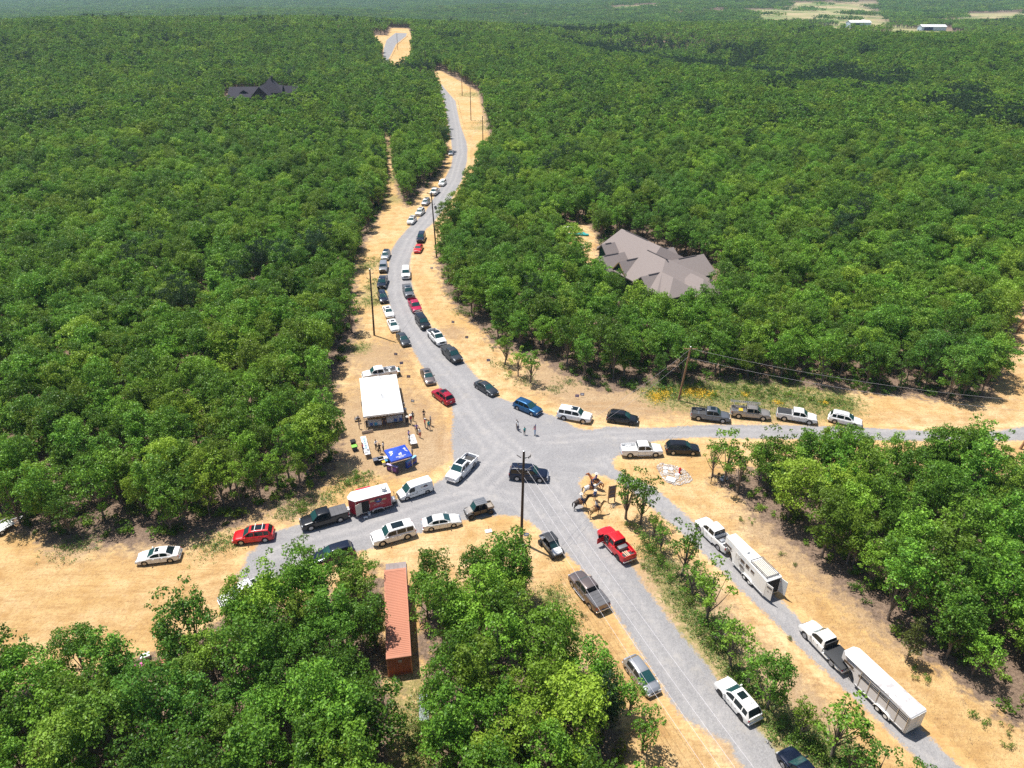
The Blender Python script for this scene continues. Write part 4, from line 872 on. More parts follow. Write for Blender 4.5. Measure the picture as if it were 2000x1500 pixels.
def utv(label, fpx, rpx, body, roofm, hoodm, lid):
    fx, fy = gp(*fpx, .9); rx, ry = gp(*rpx, .9)
    t = thing('utility_vehicle', label, 'utility vehicle', ((fx+rx)/2, (fy+ry)/2, .03), math.atan2(fy-ry, fx-rx))
    A = dict(parent=t, smooth=40)
    mk('tub', lambda bm: (bx(bm, (.1, 0, .52), (2.5, 1.35, .30), None, .05), bx(bm, (-.95, 0, .85), (.12, 1.35, .5), None, .03)), PLAST, **A)
    mk('hood', lambda bm: (prism(bm, [(.95,.55),(1.75,.55),(1.82,.80),(1.55,1.0),(.95,1.12)], 'y', -.60, .60), bmesh.ops.bevel(bm, geom=bm.edges[:], offset=.06, segments=2, affect='EDGES')), hoodm, **A)
    for s in (-1, 1):
        for x0, x1 in ((.10, .92), (-.82, .04)):
            mk('door', lambda bm: bx(bm, ((x0+x1)/2, s*.70, .78), (x1-x0, .06, .48), None, .03), body, **A)
        mk('fender', lambda bm: prism(bm, [(1.35+.5*math.cos(a), .38+.5*math.sin(a)) for a in np.linspace(.2, 2.9, 9)]+[(1.35+.42*math.cos(a), .38+.42*math.sin(a)) for a in np.linspace(2.9, .2, 9)], 'y', s*.55, s*.82), PLAST, **A)
        for x in (1.32, -1.35):
            w = mk('wheel', lambda bm: (cyl(bm, (x, s*.72-.14, .36), (x, s*.72+.14, .36), .36, k=20), [bx(bm, (x+.36*math.cos(a), s*.72, .36+.36*math.sin(a)), (.05, .27, .05), Matrix.Rotation(-a, 3, 'Y')) for a in np.linspace(0, math.tau, 14, endpoint=False)]), TYRE, **A)
            mk('rim', lambda bm: cyl(bm, (x, s*.72+s*.12, .36), (x, s*.72+s*.15, .36), .19, .15, 14), DRIM, w)
        mk('headlight', lambda bm: bx(bm, (1.74, s*.40, .84), (.08, .26, .10), None, .02), LAMP, **A)
    for x in (.35, -.55): mk('seat', lambda bm: (bx(bm, (x, 0, .80), (.5, 1.2, .16), None, .05), bx(bm, (x-.24, 0, 1.12), (.12, 1.2, .55), None, .05)), INSIDE, **A)
    def cage(bm):
        for s in (-1, 1):
            for p in (((.98,s*.62,1.05),(.48,s*.58,1.85)), ((.48,s*.58,1.85),(-.88,s*.58,1.85)), ((-.88,s*.58,1.85),(-.92,s*.62,.9)), ((-.18,s*.60,.9),(-.18,s*.58,1.85))): cyl(bm, *p, .03, k=8)
    mk('roll_cage', cage, PLAST, **A)
    mk('roof', lambda bm: (bx(bm, (-.20, 0, 1.90), (1.55, 1.32, .07), None, .03), [bx(bm, (-.20, y, 1.945), (1.3, .05, .03)) for y in (-.35, 0, .35)]), roofm, **A)
    mk('windshield', lambda bm: panel(bm, [(.97,-.58,1.10),(.97,.58,1.10),(.52,.55,1.80),(.52,-.55,1.80)]), GLASS2, t)
    mk('cargo_bed', lambda bm: (bx(bm, (-1.42, 0, .82), (.88, 1.3, .06)), bx(bm, (-1.42, .64, .96), (.88, .05, .30)), bx(bm, (-1.42, -.64, .96), (.88, .05, .30)), bx(bm, (-1.86, 0, .96), (.05, 1.3, .30)), bx(bm, (-.99, 0, .96), (.05, 1.3, .30))), lid, **A)
    mk('bumper', lambda bm: bx(bm, (1.86, 0, .60), (.10, .8, .22), None, .03), PLAST, **A)
    return t
utv('brown four door utility vehicle with grey roof on the west road', (908,1000), (962,985), PAINT['olive'], simple('grey_roof', (.13,.14,.16), .55), PAINT['tan'], simple('dusty_bed', (.30,.26,.22), .8))
utv('white and grey utility vehicle with black roof below the utility pole', (1090,1079), (1063,1047), PAINT['grey'], simple('black_roof', (.035,.037,.042), .45), PAINT['white'], PAINT['silver'])

# ------------------------------------------------------------------ people and horses: one continuous skinned body each
def skinned(name, nodes, edges, mats, bones, sub=1):
    """nodes {name: (xyz, radius)}; edges pairs; bones {edge: material index}"""
    ks = list(nodes); ix = {k: i for i, k in enumerate(ks)}
    me = bpy.data.meshes.new('tmp'); me.from_pydata([nodes[k][0] for k in ks], [(ix[a], ix[b]) for a, b in edges], [])
    o = bpy.data.objects.new('tmp', me); C.objects.link(o)
    m = o.modifiers.new('s', 'SKIN'); m.use_smooth_shade = True
    o.modifiers.new('ss', 'SUBSURF').levels = sub
    for i, k in enumerate(ks):
        r_ = nodes[k][1]; me.skin_vertices[0].data[i].radius = (r_, r_) if not isinstance(r_, tuple) else r_
    me.skin_vertices[0].data[0].use_root = True
    bpy.context.view_layer.update(); dg = bpy.context.evaluated_depsgraph_get()
    res = bpy.data.meshes.new_from_object(o.evaluated_get(dg)); res.name = name
    bpy.data.objects.remove(o); bpy.data.meshes.remove(me)
    res.materials.clear()
    for q in mats: res.materials.append(q)
    n = len(res.polygons); cen = np.empty(n*3); res.polygons.foreach_get('center', cen); cen = cen.reshape(-1, 3)
    best = np.full(n, 1e9); mi = np.zeros(n, int)
    for (a, b) in edges:
        A = np.array(nodes[a][0]); Bv = np.array(nodes[b][0]); d = Bv-A; tt = np.clip(((cen-A)@d)/(d@d+1e-9), 0, 1); dist = np.linalg.norm(cen-A-tt[:, None]*d, axis=1)
        k = bones.get((a, b), 0); up_ = dist < best; best[up_] = dist[up_]; mi[up_] = k
    res.polygons.foreach_set('material_index', mi.astype(np.int32)); res.polygons.foreach_set('use_smooth', np.ones(n, bool))
    return res
def person_nodes(pose):
    N = dict(pelvis=((0,0,.95),.125), waist=((0,0,1.10),.115), chest=((0,0,1.32),(.15,.12)), neck=((0.01,0,1.49),.055), head=((.02,0,1.60),.085), crown=((.015,0,1.70),.075))
    E = [('pelvis','waist'),('waist','chest'),('chest','neck'),('neck','head'),('head','crown')]
    B = {('pelvis','waist'):1, ('waist','chest'):1, ('chest','neck'):1}
    for s, q in ((1, 'l'), (-1, 'r')):
        if pose == 'ride':
            L = [((.05,s*.13,.93),.10), ((.34,s*.32,.80),.075), ((.20,s*.36,.40),.05), ((.20,s*.36,.32),.05), ((.34,s*.38,.30),.04)]
        elif pose == 'sit':
            L = [((.05,s*.10,.93),.10), ((.45,s*.12,.93),.075), ((.45,s*.12,.55),.05), ((.45,s*.12,.47),.045), ((.60,s*.13,.44),.04)]
        else:
            st_ = .16*s if pose == 'walk' else .0
            L = [((0,s*.10,.86),.10), ((.02+st_*.5,s*.11,.50),.068), ((st_,s*.12,.12),.045), ((st_,s*.12,.06),.048), ((st_+.14,s*.14,.035),.038)]
        for i, (p, r_) in enumerate(L): N['g%s%d' % (q, i)] = (p, r_)
        E.append(('pelvis', 'g%s0' % q)); B[E[-1]] = 2
        for i in range(4): E.append(('g%s%d' % (q, i), 'g%s%d' % (q, i+1))); B[E[-1]] = 2 if i < 2 else 3
        if pose == 'arms': A = [((0,s*.20,1.40),.06), ((.06,s*.27,1.14),.045), ((.26,s*.05,1.16),.034), ((.28,-s*.04,1.17),.034)]; hd = Vector((.02,-s*.09,0))
        elif pose in ('ride', 'sit', 'carry'): A = [((0,s*.20,1.40),.06), ((.07,s*.25,1.14),.045), ((.30,s*.12,1.08),.034), ((.34,s*.11,1.08),.036)]; hd = Vector((.09,-s*.02,0))
        elif pose == 'reach': A = [((0,s*.20,1.40),.06), ((.20,s*.25,1.24),.045), ((.42,s*.20,1.28),.034), ((.47,s*.19,1.28),.036)]; hd = Vector((.09,0,0))
        else: A = [((0,s*.20,1.40),.06), ((-.02,s*.26,1.12),.045), ((.05,s*.27,.86),.034), ((.06,s*.27,.82),.036)]; hd = Vector((.01,0,-.09))
        for i, (p, r_) in enumerate(A): N['a%s%d' % (q, i)] = (p, r_)
        E.append(('chest', 'a%s0' % q)); B[E[-1]] = 1
        for i in range(3): E.append(('a%s%d' % (q, i), 'a%s%d' % (q, i+1))); B[E[-1]] = 1 if i == 0 else 0
        # five fingers, unequal and a little bent
        w_ = Vector(A[3][0]); side = Vector((hd.y, -hd.x, 0)) if hd.z == 0 else Vector((1, 0, 0)); side.normalize()
        for j in range(5):
            ln = (.055,.085,.095,.088,.07)[j]; off = side*((j-2)*.018); dirv = hd.normalized() if j else (hd.normalized()+side*-1.1).normalized()
            p1 = w_+off+dirv*ln*.6; p2 = p1+(dirv+Vector((0,0,-.25 if hd.z == 0 else 0))+Vector((.25 if hd.z else 0,0,0))).normalized()*ln*.45
            N['f%s%da' % (q, j)] = (tuple(p1), .010); N['f%s%db' % (q, j)] = (tuple(p2), .008)
            E += [('a%s3' % q, 'f%s%da' % (q, j)), ('f%s%da' % (q, j), 'f%s%db' % (q, j))]
    N['nose'] = ((.115,0,1.60),.014); E.append(('head', 'nose'))
    for s, q in ((1,'l'),(-1,'r')): N['ear'+q] = ((.01,s*.088,1.60),.014); E.append(('head', 'ear'+q))
    return N, E, B
_pc = {}
SKIN = simple('skin', (.45,.26,.18), .55); SHOE = simple('dark_shoes', (.04,.03,.028), .6)
CL = {k: simple(k+'_cloth', v, .85) for k, v in dict(white=(.66,.66,.66), red=(.50,.03,.04), teal=(.02,.30,.30), black=(.02,.02,.024), navy=(.025,.035,.10), jean=(.06,.10,.20), grey=(.22,.22,.24), purple=(.28,.20,.42), pink=(.62,.28,.34), blue=(.05,.12,.38), khaki=(.30,.24,.16), coral=(.60,.17,.13), sky=(.25,.40,.60)).items()}
HAIR = {k: simple(k+'_hair', v, .8) for k, v in dict(dark=(.025,.018,.014), brown=(.10,.055,.03), grey=(.35,.34,.33), blond=(.42,.28,.13)).items()}
def person(label, feet, pose, shirt, legs, face, hair='dark', hat=None, s=1.0, z=.03, xy=None, group=None, bare=False, dz=0, long=False):
    key = (pose, shirt, legs, bare)
    if key not in _pc:
        N, E, B = person_nodes(pose)
        if bare:
            for e in E:
                if e[0][0] == 'g' and e[0][2] in '12': B[e] = 0
        _pc[key] = skinned('body', N, E, [SKIN, CL[shirt], CL[legs], SHOE], B)
    x, y = xy if xy else gp(*feet)
    rz = face if isinstance(face, (int, float)) else math.atan2(gp(*face)[1]-y, gp(*face)[0]-x)
    t = thing('person', label, 'person', (x, y, z+dz), rz, group); t.scale = (s, s, s)
    link(bpy.data.objects.new('body', _pc[key]), t)
    def hairf(bm):
        sph(bm, (-.01, 0, 1.655), (.108, .098, .105))
        if long: sph(bm, (-.07, 0, 1.50), (.05, .09, .16))
    mk('hair', hairf, HAIR[hair], t, 60)
    for q in (-1, 1): mk('eye', lambda bm: sph(bm, (.098, q*.034, 1.625), .012), HAIR['dark'], t)
    if hat:
        hm = {'white': simple('white_hat', (.75,.74,.70), .8), 'brown': simple('brown_hat', (.09,.05,.03), .8), 'straw': simple('straw_hat', (.62,.52,.34), .8), 'cap': simple('white_cap', (.72,.72,.72), .8)}[hat]
        if hat == 'cap': mk('cap', lambda bm: (sph(bm, (0, 0, 1.68), (.115, .105, .085)), bx(bm, (.13, 0, 1.675), (.12, .13, .015))), hm, t, 60)
        else: mk('hat', lambda bm: (cyl(bm, (0,0,1.70), (0,0,1.715), .23, .22, 20), cyl(bm, (0,0,1.715), (0,0,1.84), .11, .085, 16)), hm, t, 60)
    return t
GI = 'people standing in the intersection'; GT = 'people around the tents'
person('man in white shirt and dark trousers standing in the intersection', (1011.5,842), 'stand', 'white', 'navy', (1030,835), 'dark', group=GI)
person('person in a white top just behind the man in white shirt', (1009.5,838), 'stand', 'white', 'khaki', (1030,845), 'brown', group=GI, s=.97)
person('boy in teal shirt and dark trousers between two adults', (1024.5,849.5), 'stand', 'teal', 'black', (1012,838), 'brown', group=GI, s=.82)
person('adult in pink shirt and pale jeans carrying a child on shoulders', (1045,850), 'carry', 'pink', 'sky', (1024,845), 'dark', group=GI)
_x, _y = gp(1045,850)
person('small child in blue riding on the shoulders of the pink shirted adult', None, 'sit', 'blue', 'navy', math.atan2(-.3,-1), 'dark', s=.55, xy=(_x+.05, _y+.02), dz=1.02, group=GI)
person('person in teal top and black trousers behind the tailgate of the truck at the tent', (780,733), 'stand', 'teal', 'black', (770,740), 'dark', group=GT)
person('man in red shirt, pale trousers and white hat by the tent corner', (803,829), 'stand', 'red', 'grey', (820,835), 'dark', 'white', group=GT)
person('person in grey shirt behind the man in red shirt and white hat', (807,822), 'stand', 'grey', 'black', (795,835), 'dark', group=GT)
person('man in dark shirt standing with folded arms, farthest from the tent', (828.5,818), 'arms', 'black', 'navy', (832,838), 'brown', group=GT)
person('person in red shirt and white cap in the group of three', (830.5,836), 'stand', 'red', 'jean', (845,834), 'dark', 'cap', group=GT)
person('person in teal shirt and jeans in the group of three', (838,839.5), 'walk', 'teal', 'jean', (826,832), 'brown', group=GT)
person('person in grey shirt at the right of the group of three', (841.5,831.5), 'stand', 'grey', 'khaki', (826,835), 'grey', group=GT)
person('broad man in purple shirt and black trousers walking toward the canopy', (814.5,847), 'walk', 'purple', 'black', (812,870), 'brown', group=GT, s=1.06)
person('person in white shirt and orange red shorts beside the purple shirt', (820.5,855), 'stand', 'white', 'coral', (805,868), 'dark', group=GT)
person('man in white shirt and dark trousers left of two people in black', (735,878), 'reach', 'white', 'black', (745,883), 'dark', group=GT)
person('man in black with both arms bent, middle of three by the blue canopy', (742,885.5), 'arms', 'black', 'black', (737,876), 'brown', group=GT)
person('long haired woman in white and navy beside the blue canopy', (749.5,881), 'stand', 'white', 'navy', (738,880), 'dark', group=GT, long=True, s=.96)
person('person in bright red shirt behind the long white table', (709.5,884), 'reach', 'red', 'navy', (722,882), 'dark', group=GT)
person('person in purple checked shirt at the left of the small white table', (799,858), 'reach', 'purple', 'black', (810,860), 'dark', group=GT, s=.95)
person('person in grey and white leaning over the small white table', (800.5,869), 'reach', 'white', 'black', (810,860), 'dark', group=GT, s=.95)
person('person in dark vest and white sleeves right of the blue canopy', (806,893), 'stand', 'grey', 'black', (790,895), 'brown', group=GT)
person('person in dark clothes standing under the near edge of the white tent', (751.5,832), 'stand', 'black', 'navy', (745,850), 'dark', group=GT)
person('person in black sitting at the left rear side of the white tent', (708,800), 'stand', 'black', 'black', (730,795), 'dark', group=GT, s=.85)
person('pink shirted man leaning into the open door of the red pickup', (1184,1067), 'reach', 'coral', 'jean', (1200,1052), 'dark')
# horses
def horse_nodes(hd=0):
    N = dict(b0=((-.30,0,1.17),(.30,.34)), b1=((.15,0,1.15),(.29,.33)), b2=((.52,0,1.20),(.24,.30)), n0=((.78,0,1.40),(.15,.21)), n1=((1.02,0,1.64),(.10,.15)), n2=((1.22,0,1.85),(.085,.11)), h1=((1.36,0,1.80),(.085,.11)), h2=((1.54,0,1.62),(.06,.07)), h3=((1.64,0,1.52),(.055,.055)),
             r0=((-.72,0,1.25),(.26,.28)), r1=((-.90,0,1.18),(.16,.18)))
    E = [('b0','b1'),('b1','b2'),('b2','n0'),('n0','n1'),('n1','n2'),('n2','h1'),('h1','h2'),('h2','h3'),('b0','r0'),('r0','r1')]; B = {}
    for s, q in ((1,'l'),(-1,'r')):
        N['e'+q] = ((1.20,s*.07,2.02),.022); E.append(('n2','e'+q))
        st_ = .10*s
        H = [((-.76,s*.17,1.02),.16), ((-.64+st_*.3,s*.18,.84),.11), ((-.94+st_,s*.16,.50),.055), ((-.88+st_,s*.16,.17),.042), ((-.83+st_,s*.16,.045),.058)]
        F = [((.55,s*.15,.98),.12), ((.54,s*.15,.80),.085), ((.62-st_,s*.15,.47),.052), ((.60-st_,s*.15,.17),.04), ((.65-st_,s*.15,.045),.055)]
        for nm, Lx, par in (('H', H, 'r0'), ('F', F, 'b2')):
            for i, (p, r_) in enumerate(Lx): N[nm+q+str(i)] = (p, r_)
            E.append((par, nm+q+'0'))
            for i in range(4): E.append((nm+q+str(i), nm+q+str(i+1))); B[E[-1]] = 1 if i >= 2 else 0
    return N, E, B
def horse(label, head, rump, coat, lower, hairc, rider, saddle=(.12,.05,.025), swing=0):
    hx, hy = gp(*head, 1.75); rx, ry = gp(*rump, 1.3); d = Vector((hx-rx, hy-ry)).normalized(); cx, cy_ = rx+d.x*.75, ry+d.y*.75
    t = thing('horse', label, 'horse', (cx, cy_, .03), math.atan2(d.y, d.x), 'ridden horses beside the wooden sign')
    N, E, B = horse_nodes(); cm = simple('horse_coat', coat, .7, var=.15, scale=4); lm = simple('horse_legs', lower, .75); hm = simple('horse_mane', hairc, .85)
    link(bpy.data.objects.new('body', skinned('body', N, E, [cm, lm], B)), t)
    def tail(bm):
        pts = [(-1.0,0,1.30),(-1.15,0,1.15),(-1.20,0,.85),(-1.14,0,.52)]; rr = [.05,.075,.08,.03]
        for i in range(3): cyl(bm, pts[i], pts[i+1], rr[i], rr[i+1], 8)
    mk('tail', tail, hm, t, 60)
    mk('mane', lambda bm: [bx(bm, (.74+i*.10, .0, 1.60+i*.093), (.13, .05, .14), Matrix.Rotation(-.78, 3, 'Y'), .015) for i in range(5)], hm, t, 60)
    mk('saddle_blanket', lambda bm: (bx(bm, (-.02, 0, 1.40), (.62, .50, .14), None, .05), [bx(bm, (-.02, s*.315, 1.22), (.62, .04, .42), None, .015) for s in (-1, 1)]), simple('saddle_blanket', (.30,.14,.06), .9), t, 60)
    sd = mk('saddle', lambda bm: (bx(bm, (0, 0, 1.50), (.46, .36, .12), None, .05), bx(bm, (-.24, 0, 1.58), (.07, .34, .14), None, .03), cyl(bm, (.22, 0, 1.52), (.25, 0, 1.66), .03, .04)), simple('saddle_leather', saddle, .6), t, 60)
    mk('stirrup', lambda bm: [(bx(bm, (.12, s*.36, 1.10), (.05, .02, .45)), bx(bm, (.18, s*.37, .87), (.12, .10, .03))) for s in (-1, 1)], simple('stirrup_leather', (.05,.03,.02), .6), sd)
    mk('bridle', lambda bm: (cyl(bm, (1.50,-.062,1.64), (1.50,.062,1.64), .066, k=12), cyl(bm, (1.55,.05,1.56), (.62,.08,1.62), .010, k=5), cyl(bm, (1.55,-.05,1.56), (.62,-.08,1.62), .010, k=5)), simple('bridle_leather', (.04,.025,.02), .6), t)
    person(rider[0], None, 'ride', rider[1], rider[2], t.rotation_euler[2], rider[3], rider[4], xy=(cx-d.x*.02, cy_-d.y*.02), dz=1.56-.93+.07, group='riders on horseback beside the wooden sign')
    return t
horse('sorrel horse facing left, uppermost of the four by the sign', (1157,930), (1173.5,942), (.42,.12,.03), (.33,.09,.03), (.42,.16,.06), ('rider in purple shirt and white hat on the sorrel horse', 'purple', 'jean', 'brown', 'white'))
horse('white grey horse with dark tail, second from the top', (1163,944), (1144,951), (.66,.64,.62), (.34,.30,.28), (.06,.045,.04), ('rider in dark blue shirt on the white horse', 'navy', 'navy', 'dark', None))
horse('dark brown horse standing on the gravel, left of the others', (1152,969), (1124.5,980), (.035,.020,.015), (.02,.013,.011), (.012,.010,.010), ('rider in white shirt, jeans and white hat on the dark brown horse', 'white', 'jean', 'brown', 'white'))
horse('buckskin horse nearest the red pickup', (1181,980), (1155,995), (.42,.26,.11), (.30,.17,.07), (.10,.06,.04), ('rider in white shirt and wide brown hat on the buckskin horse', 'white', 'navy', 'dark', 'brown'))
person('bare legged person in navy shorts and white hat standing among the horses', (1161.5,977.5), 'stand', 'blue', 'navy', (1150,960), 'brown', 'white', bare=True, s=.98)
# ------------------------------------------------------------------ utility poles and wires
POLE = simple('pole_wood', (.10,.062,.042), .9, var=.3, scale=3); POLEL = simple('pale_pole_wood', (.30,.17,.09), .9, var=.25, scale=3); PORC = simple('insulator', (.16,.14,.14), .4); WIRE = simple('bare_wire', (.45,.43,.45), .5, .2)
def pole(label, x, y, h, top=None, arms=0, mat=POLE, group='wooden utility poles along the north road', trans=False, stack=True):
    z0 = float(height(x, y)); t = thing('utility_pole', label, 'utility pole', (x, y, z0), 0, group)
    tx, ty = (top[0]-x, top[1]-y) if top else (0, 0)
    mk('shaft', lambda bm: cyl(bm, (0,0,-.2), (tx, ty, h), .19, .13, 14), mat, t, 40)
    mk('cap', lambda bm: cyl(bm, (tx, ty, h), (tx, ty, h+.03), .14, .10, 12), ALU, t, 40)
    if stack:
        for i, zz in enumerate((h-.9, h-1.9, h-3.0)):
            f = zz/h; s = (1, -1, 1)[i]
            mk('insulator', lambda bm: (cyl(bm, (tx*f+s*.12, ty*f-.05, zz), (tx*f+s*.62, ty*f-.15, zz+.10), .03, k=6), cyl(bm, (tx*f+s*.55, ty*f-.14, zz-.02), (tx*f+s*.66, ty*f-.16, zz+.32), .075, .05, 10)), PORC, t, 40)
    if arms:
        def arm(bm):
            bx(bm, (tx*.97, ty*.97-.1, h-.35), (2.2, .10, .12)); 
            for q in (-.95, 0, .95): cyl(bm, (tx*.97+q, ty*.97-.1, h-.3), (tx*.97+q, ty*.97-.1, h-.02), .05, .04, 8)
            cyl(bm, (tx*.97-.8, ty*.97-.1, h-.4), (tx*.9, ty*.9-.1, h-1.1), .02, k=5); cyl(bm, (tx*.97+.8, ty*.97-.1, h-.4), (tx*.9, ty*.9-.1, h-1.1), .02, k=5)
        mk('crossarm', arm, mat, t)
    if trans: mk('transformer', lambda bm: (cyl(bm, (.42, -.12, h-4.2), (.42, -.12, h-3.3), .24, k=14), bx(bm, (.2, -.06, h-3.7), (.3, .08, .5))), STEEL, t, 40)
    return Vector((x, y, z0)), Vector((tx, ty, h))
p1 = pole('tall dark utility pole standing in front of the navy SUV', 1.13, 66.19, 13.7, (1.35, 66.19), group=None)
mk('fuse_arm', lambda bm: [(cyl(bm, (.2,-.1,z), (.95,-.2,z+.55), .03, k=6), cyl(bm, (.95,-.2,z+.35), (1.0,-.22,z+.75), .05, k=8), cyl(bm, (-.1,-.1,z+.2), (-.6,-.15,z+.65), .05, k=8)) for z in (12.6, 10.9)], PORC, bpy.data.objects['utility_pole'])
pole('dark utility pole on the grass left of the two white sedans', -26.77, 124.76, 13.6, (-26.3, 124.76))
pole('utility pole with a crossarm, right of the line of white vehicles', -18.73, 169.34, 16.3, (-19.2, 169.3), 1, trans=True)
pole('utility pole on the wide dirt shoulder right of the far bend', -10.9, 276.7, 16.6)
pole('utility pole halfway up the far right dirt shoulder', -20.2, 368.7, 17.5)
pole('utility pole at the edge of the trees where the road disappears', -29.6, 452.3, 16.8)
pole('utility pole beside the farthest visible bend', -63.2, 566.2, 16)
pole('farthest utility pole, in front of the pale road at the top', -99, 679, 13)
pole('tall thin utility pole among the trees left of the far shoulder', *gp(833, 146), 15)
pole('pale leaning utility pole between wildflowers and the grey pickup', 27.33, 100.17, 9.8, (28.2, 100.3), 1, POLEL, group=None, stack=False)
pole('leaning brown pole base at the right edge below the east road', *gp(1992, 877), 9.0, (gp(1992,877)[0]+2.2, gp(1992,877)[1]+.5), 0, POLEL, group=None)
pole('brown pole at the right edge beside the dirt road', *gp(1985, 650), 10.5, (gp(1985,650)[0]+2.6, gp(1985,650)[1]+.5), 0, POLEL, group=None)
def wire(label, a, b, sag, r=.018, group=None, m=WIRE):
    a = Vector(a); b = Vector(b); n = 24; o0 = a
    pts = [a.lerp(b, i/n)+Vector((0,0,-4*sag*(i/n)*(1-i/n))) for i in range(n+1)]
    o = mk('power_line', lambda bm: [cyl(bm, pts[i]-o0, pts[i+1]-o0, r, k=5) for i in range(n)], m, None, 60, tuple(o0))
    return tag(o, label, 'power line', group)
GS2 = 'power lines running down the south road'
NP = (28.2, 1.0)
for i, (z, dx, lab) in enumerate(((12.3, .85, 'rightmost power line over the south road, from the top of the tall pole'), (11.3, .35, 'power line over the south road, second from the right'), (10.1, .1, 'power line over the south road, second from the left'), (8.0, .15, 'lowest, leftmost power line over the south road'))):
    wire(lab, (1.3+dx, 66.0, z), (NP[0]+dx*1.6, NP[1], z+.2), 1.0+.15*i, .012, GS2, simple('bright_wire', (.70,.67,.70), .4))
pole('utility pole just outside the lower edge of the photo', NP[0]+.5, NP[1], 13.7, group=None)
GN2 = 'power lines along the north road'
wire('upper power line from the tall pole to the pole left of the white sedans', (1.0, 66.3, 12.6), (-26.3, 124.8, 12.7), 1.6, .007, GN2)
wire('lower power line from the tall pole to the pole left of the white sedans', (1.0, 66.3, 10.4), (-26.3, 124.8, 10.7), 1.6, .007, GN2)
wire('power line from the pole left of the sedans to the crossarm pole', (-26.3, 124.8, 12.9), (-19.2, 169.3, 15.6), .8, .014, GN2)
wire('power line from the crossarm pole to the pole on the wide shoulder', (-19.2, 169.3, 15.7), (-10.9, 276.7, 16.2), 1.6, .02, GN2)
GE2 = 'power lines along the east road'
wire('upper power line from the tall pole to the pale leaning pole', (1.5, 66.3, 12.9), (28.2, 100.2, 9.5), 1.0, .012, GE2)
wire('lower power line from the tall pole to the pale leaning pole', (1.5, 66.3, 10.9), (28.1, 100.2, 8.2), 1.0, .012, GE2)
ex, ey = gp(2060, 800, 8)
wire('upper power line from the pale leaning pole toward the right edge', (28.2, 100.2, 9.5), (ex, ey, 9.0), 1.2, .013, GE2)
wire('lower power line from the pale leaning pole toward the right edge', (28.1, 100.2, 7.9), (ex, ey, 7.4), 1.2, .013, GE2)
# ------------------------------------------------------------------ the big white tent
def frame_from(A, B, D):
    """origin A, unit axes towards B and D"""
    A, B, D = Vector(A), Vector(B), Vector(D); return A, (B-A), (D-A)
TENT = simple('tent_vinyl', (.80,.80,.79), .5)
fl, fr_, nr, nl = [Vector(gp(*p, 2.35)) for p in [(702.7,740.6),(773.4,730),(787.3,804),(710.7,815)]]
tc = (fl+fr_+nr+nl)/4; ta = ((nl+nr)-(fl+fr_)).normalized(); tang = math.atan2(ta.y, ta.x)
TT = thing('event_tent', 'large white pole tent with two peaks beside the white pickup', 'tent', (tc.x, tc.y, .03), tang); TL, TW = 6.15, 3.05
def tent_z(x, y):
    ex_ = min((TL-abs(x))/TL, 1); ed = min(TL-abs(x), TW-abs(y)); z = 2.38+.34*max(0, ed)**.8*.9
    for px in (-3.05, 3.05): z += 1.15*math.exp(-math.hypot(x-px, y)/.75)*min(1, ed/1.0)
    return z
def canvas(bm):
    nx, ny = 64, 32; G = [[bm.verts.new((-TL+2*TL*i/nx, -TW+2*TW*j/ny, tent_z(-TL+2*TL*i/nx, -TW+2*TW*j/ny))) for j in range(ny+1)] for i in range(nx+1)]
    for i in range(nx):
        for j in range(ny): bm.faces.new((G[i][j], G[i+1][j], G[i+1][j+1], G[i][j+1]))
mk('canopy', canvas, TENT, TT, 60)
def valance(bm):
    for a, b in (((-TL,-TW),(TL,-TW)),((TL,-TW),(TL,TW)),((TL,TW),(-TL,TW)),((-TL,TW),(-TL,-TW))):
        n = 12
        for i in range(n):
            p = [a[k]+(b[k]-a[k])*i/n for k in (0,1)]; q = [a[k]+(b[k]-a[k])*(i+1)/n for k in (0,1)]
            m_ = [(p[k]+q[k])/2 for k in (0,1)]
            vs = [bm.verts.new(c) for c in ((p[0],p[1],2.38),(q[0],q[1],2.38),(q[0],q[1],2.12),(m_[0],m_[1],2.04),(p[0],p[1],2.12))]; bm.faces.new(vs)
mk('valance', valance, TENT, TT)
for x in (-6.1, -3.05, 0, 3.05, 6.1):
    for y in (-3.02, 3.02): mk('side_pole', lambda bm: cyl(bm, (x, y, 0), (x, y, 2.36), .035, k=8), ALU, TT, 40)
for x in (-3.05, 3.05): mk('centre_pole', lambda bm: cyl(bm, (x, 0, 0), (x, 0, tent_z(x, 0)+.12), .05, k=8), ALU, TT, 40)
mk('guy_rope', lambda bm: [cyl(bm, (x, s*3.05, 2.36), (x*1.02, s*3.7, .02), .006, k=4) for x in (-6.1, -3.05, 0, 3.05, 6.1) for s in (-1, 1)], WIRE, TT)
def tentp(x, y, z=.03):
    v = TT.matrix_basis @ Vector((x, y, 0)); return (v.x, v.y, z)
CLOTHW = simple('white_table_cloth', (.72,.72,.74), .8); CLOTHG = simple('grey_banner_cloth', (.42,.38,.40), .8); BLUEC = simple('blue_chair', (.03,.11,.40), .6); CYANC = simple('light_blue_chair', (.03,.28,.50), .6); CARD = simple('beige_panel', (.48,.40,.33), .8)
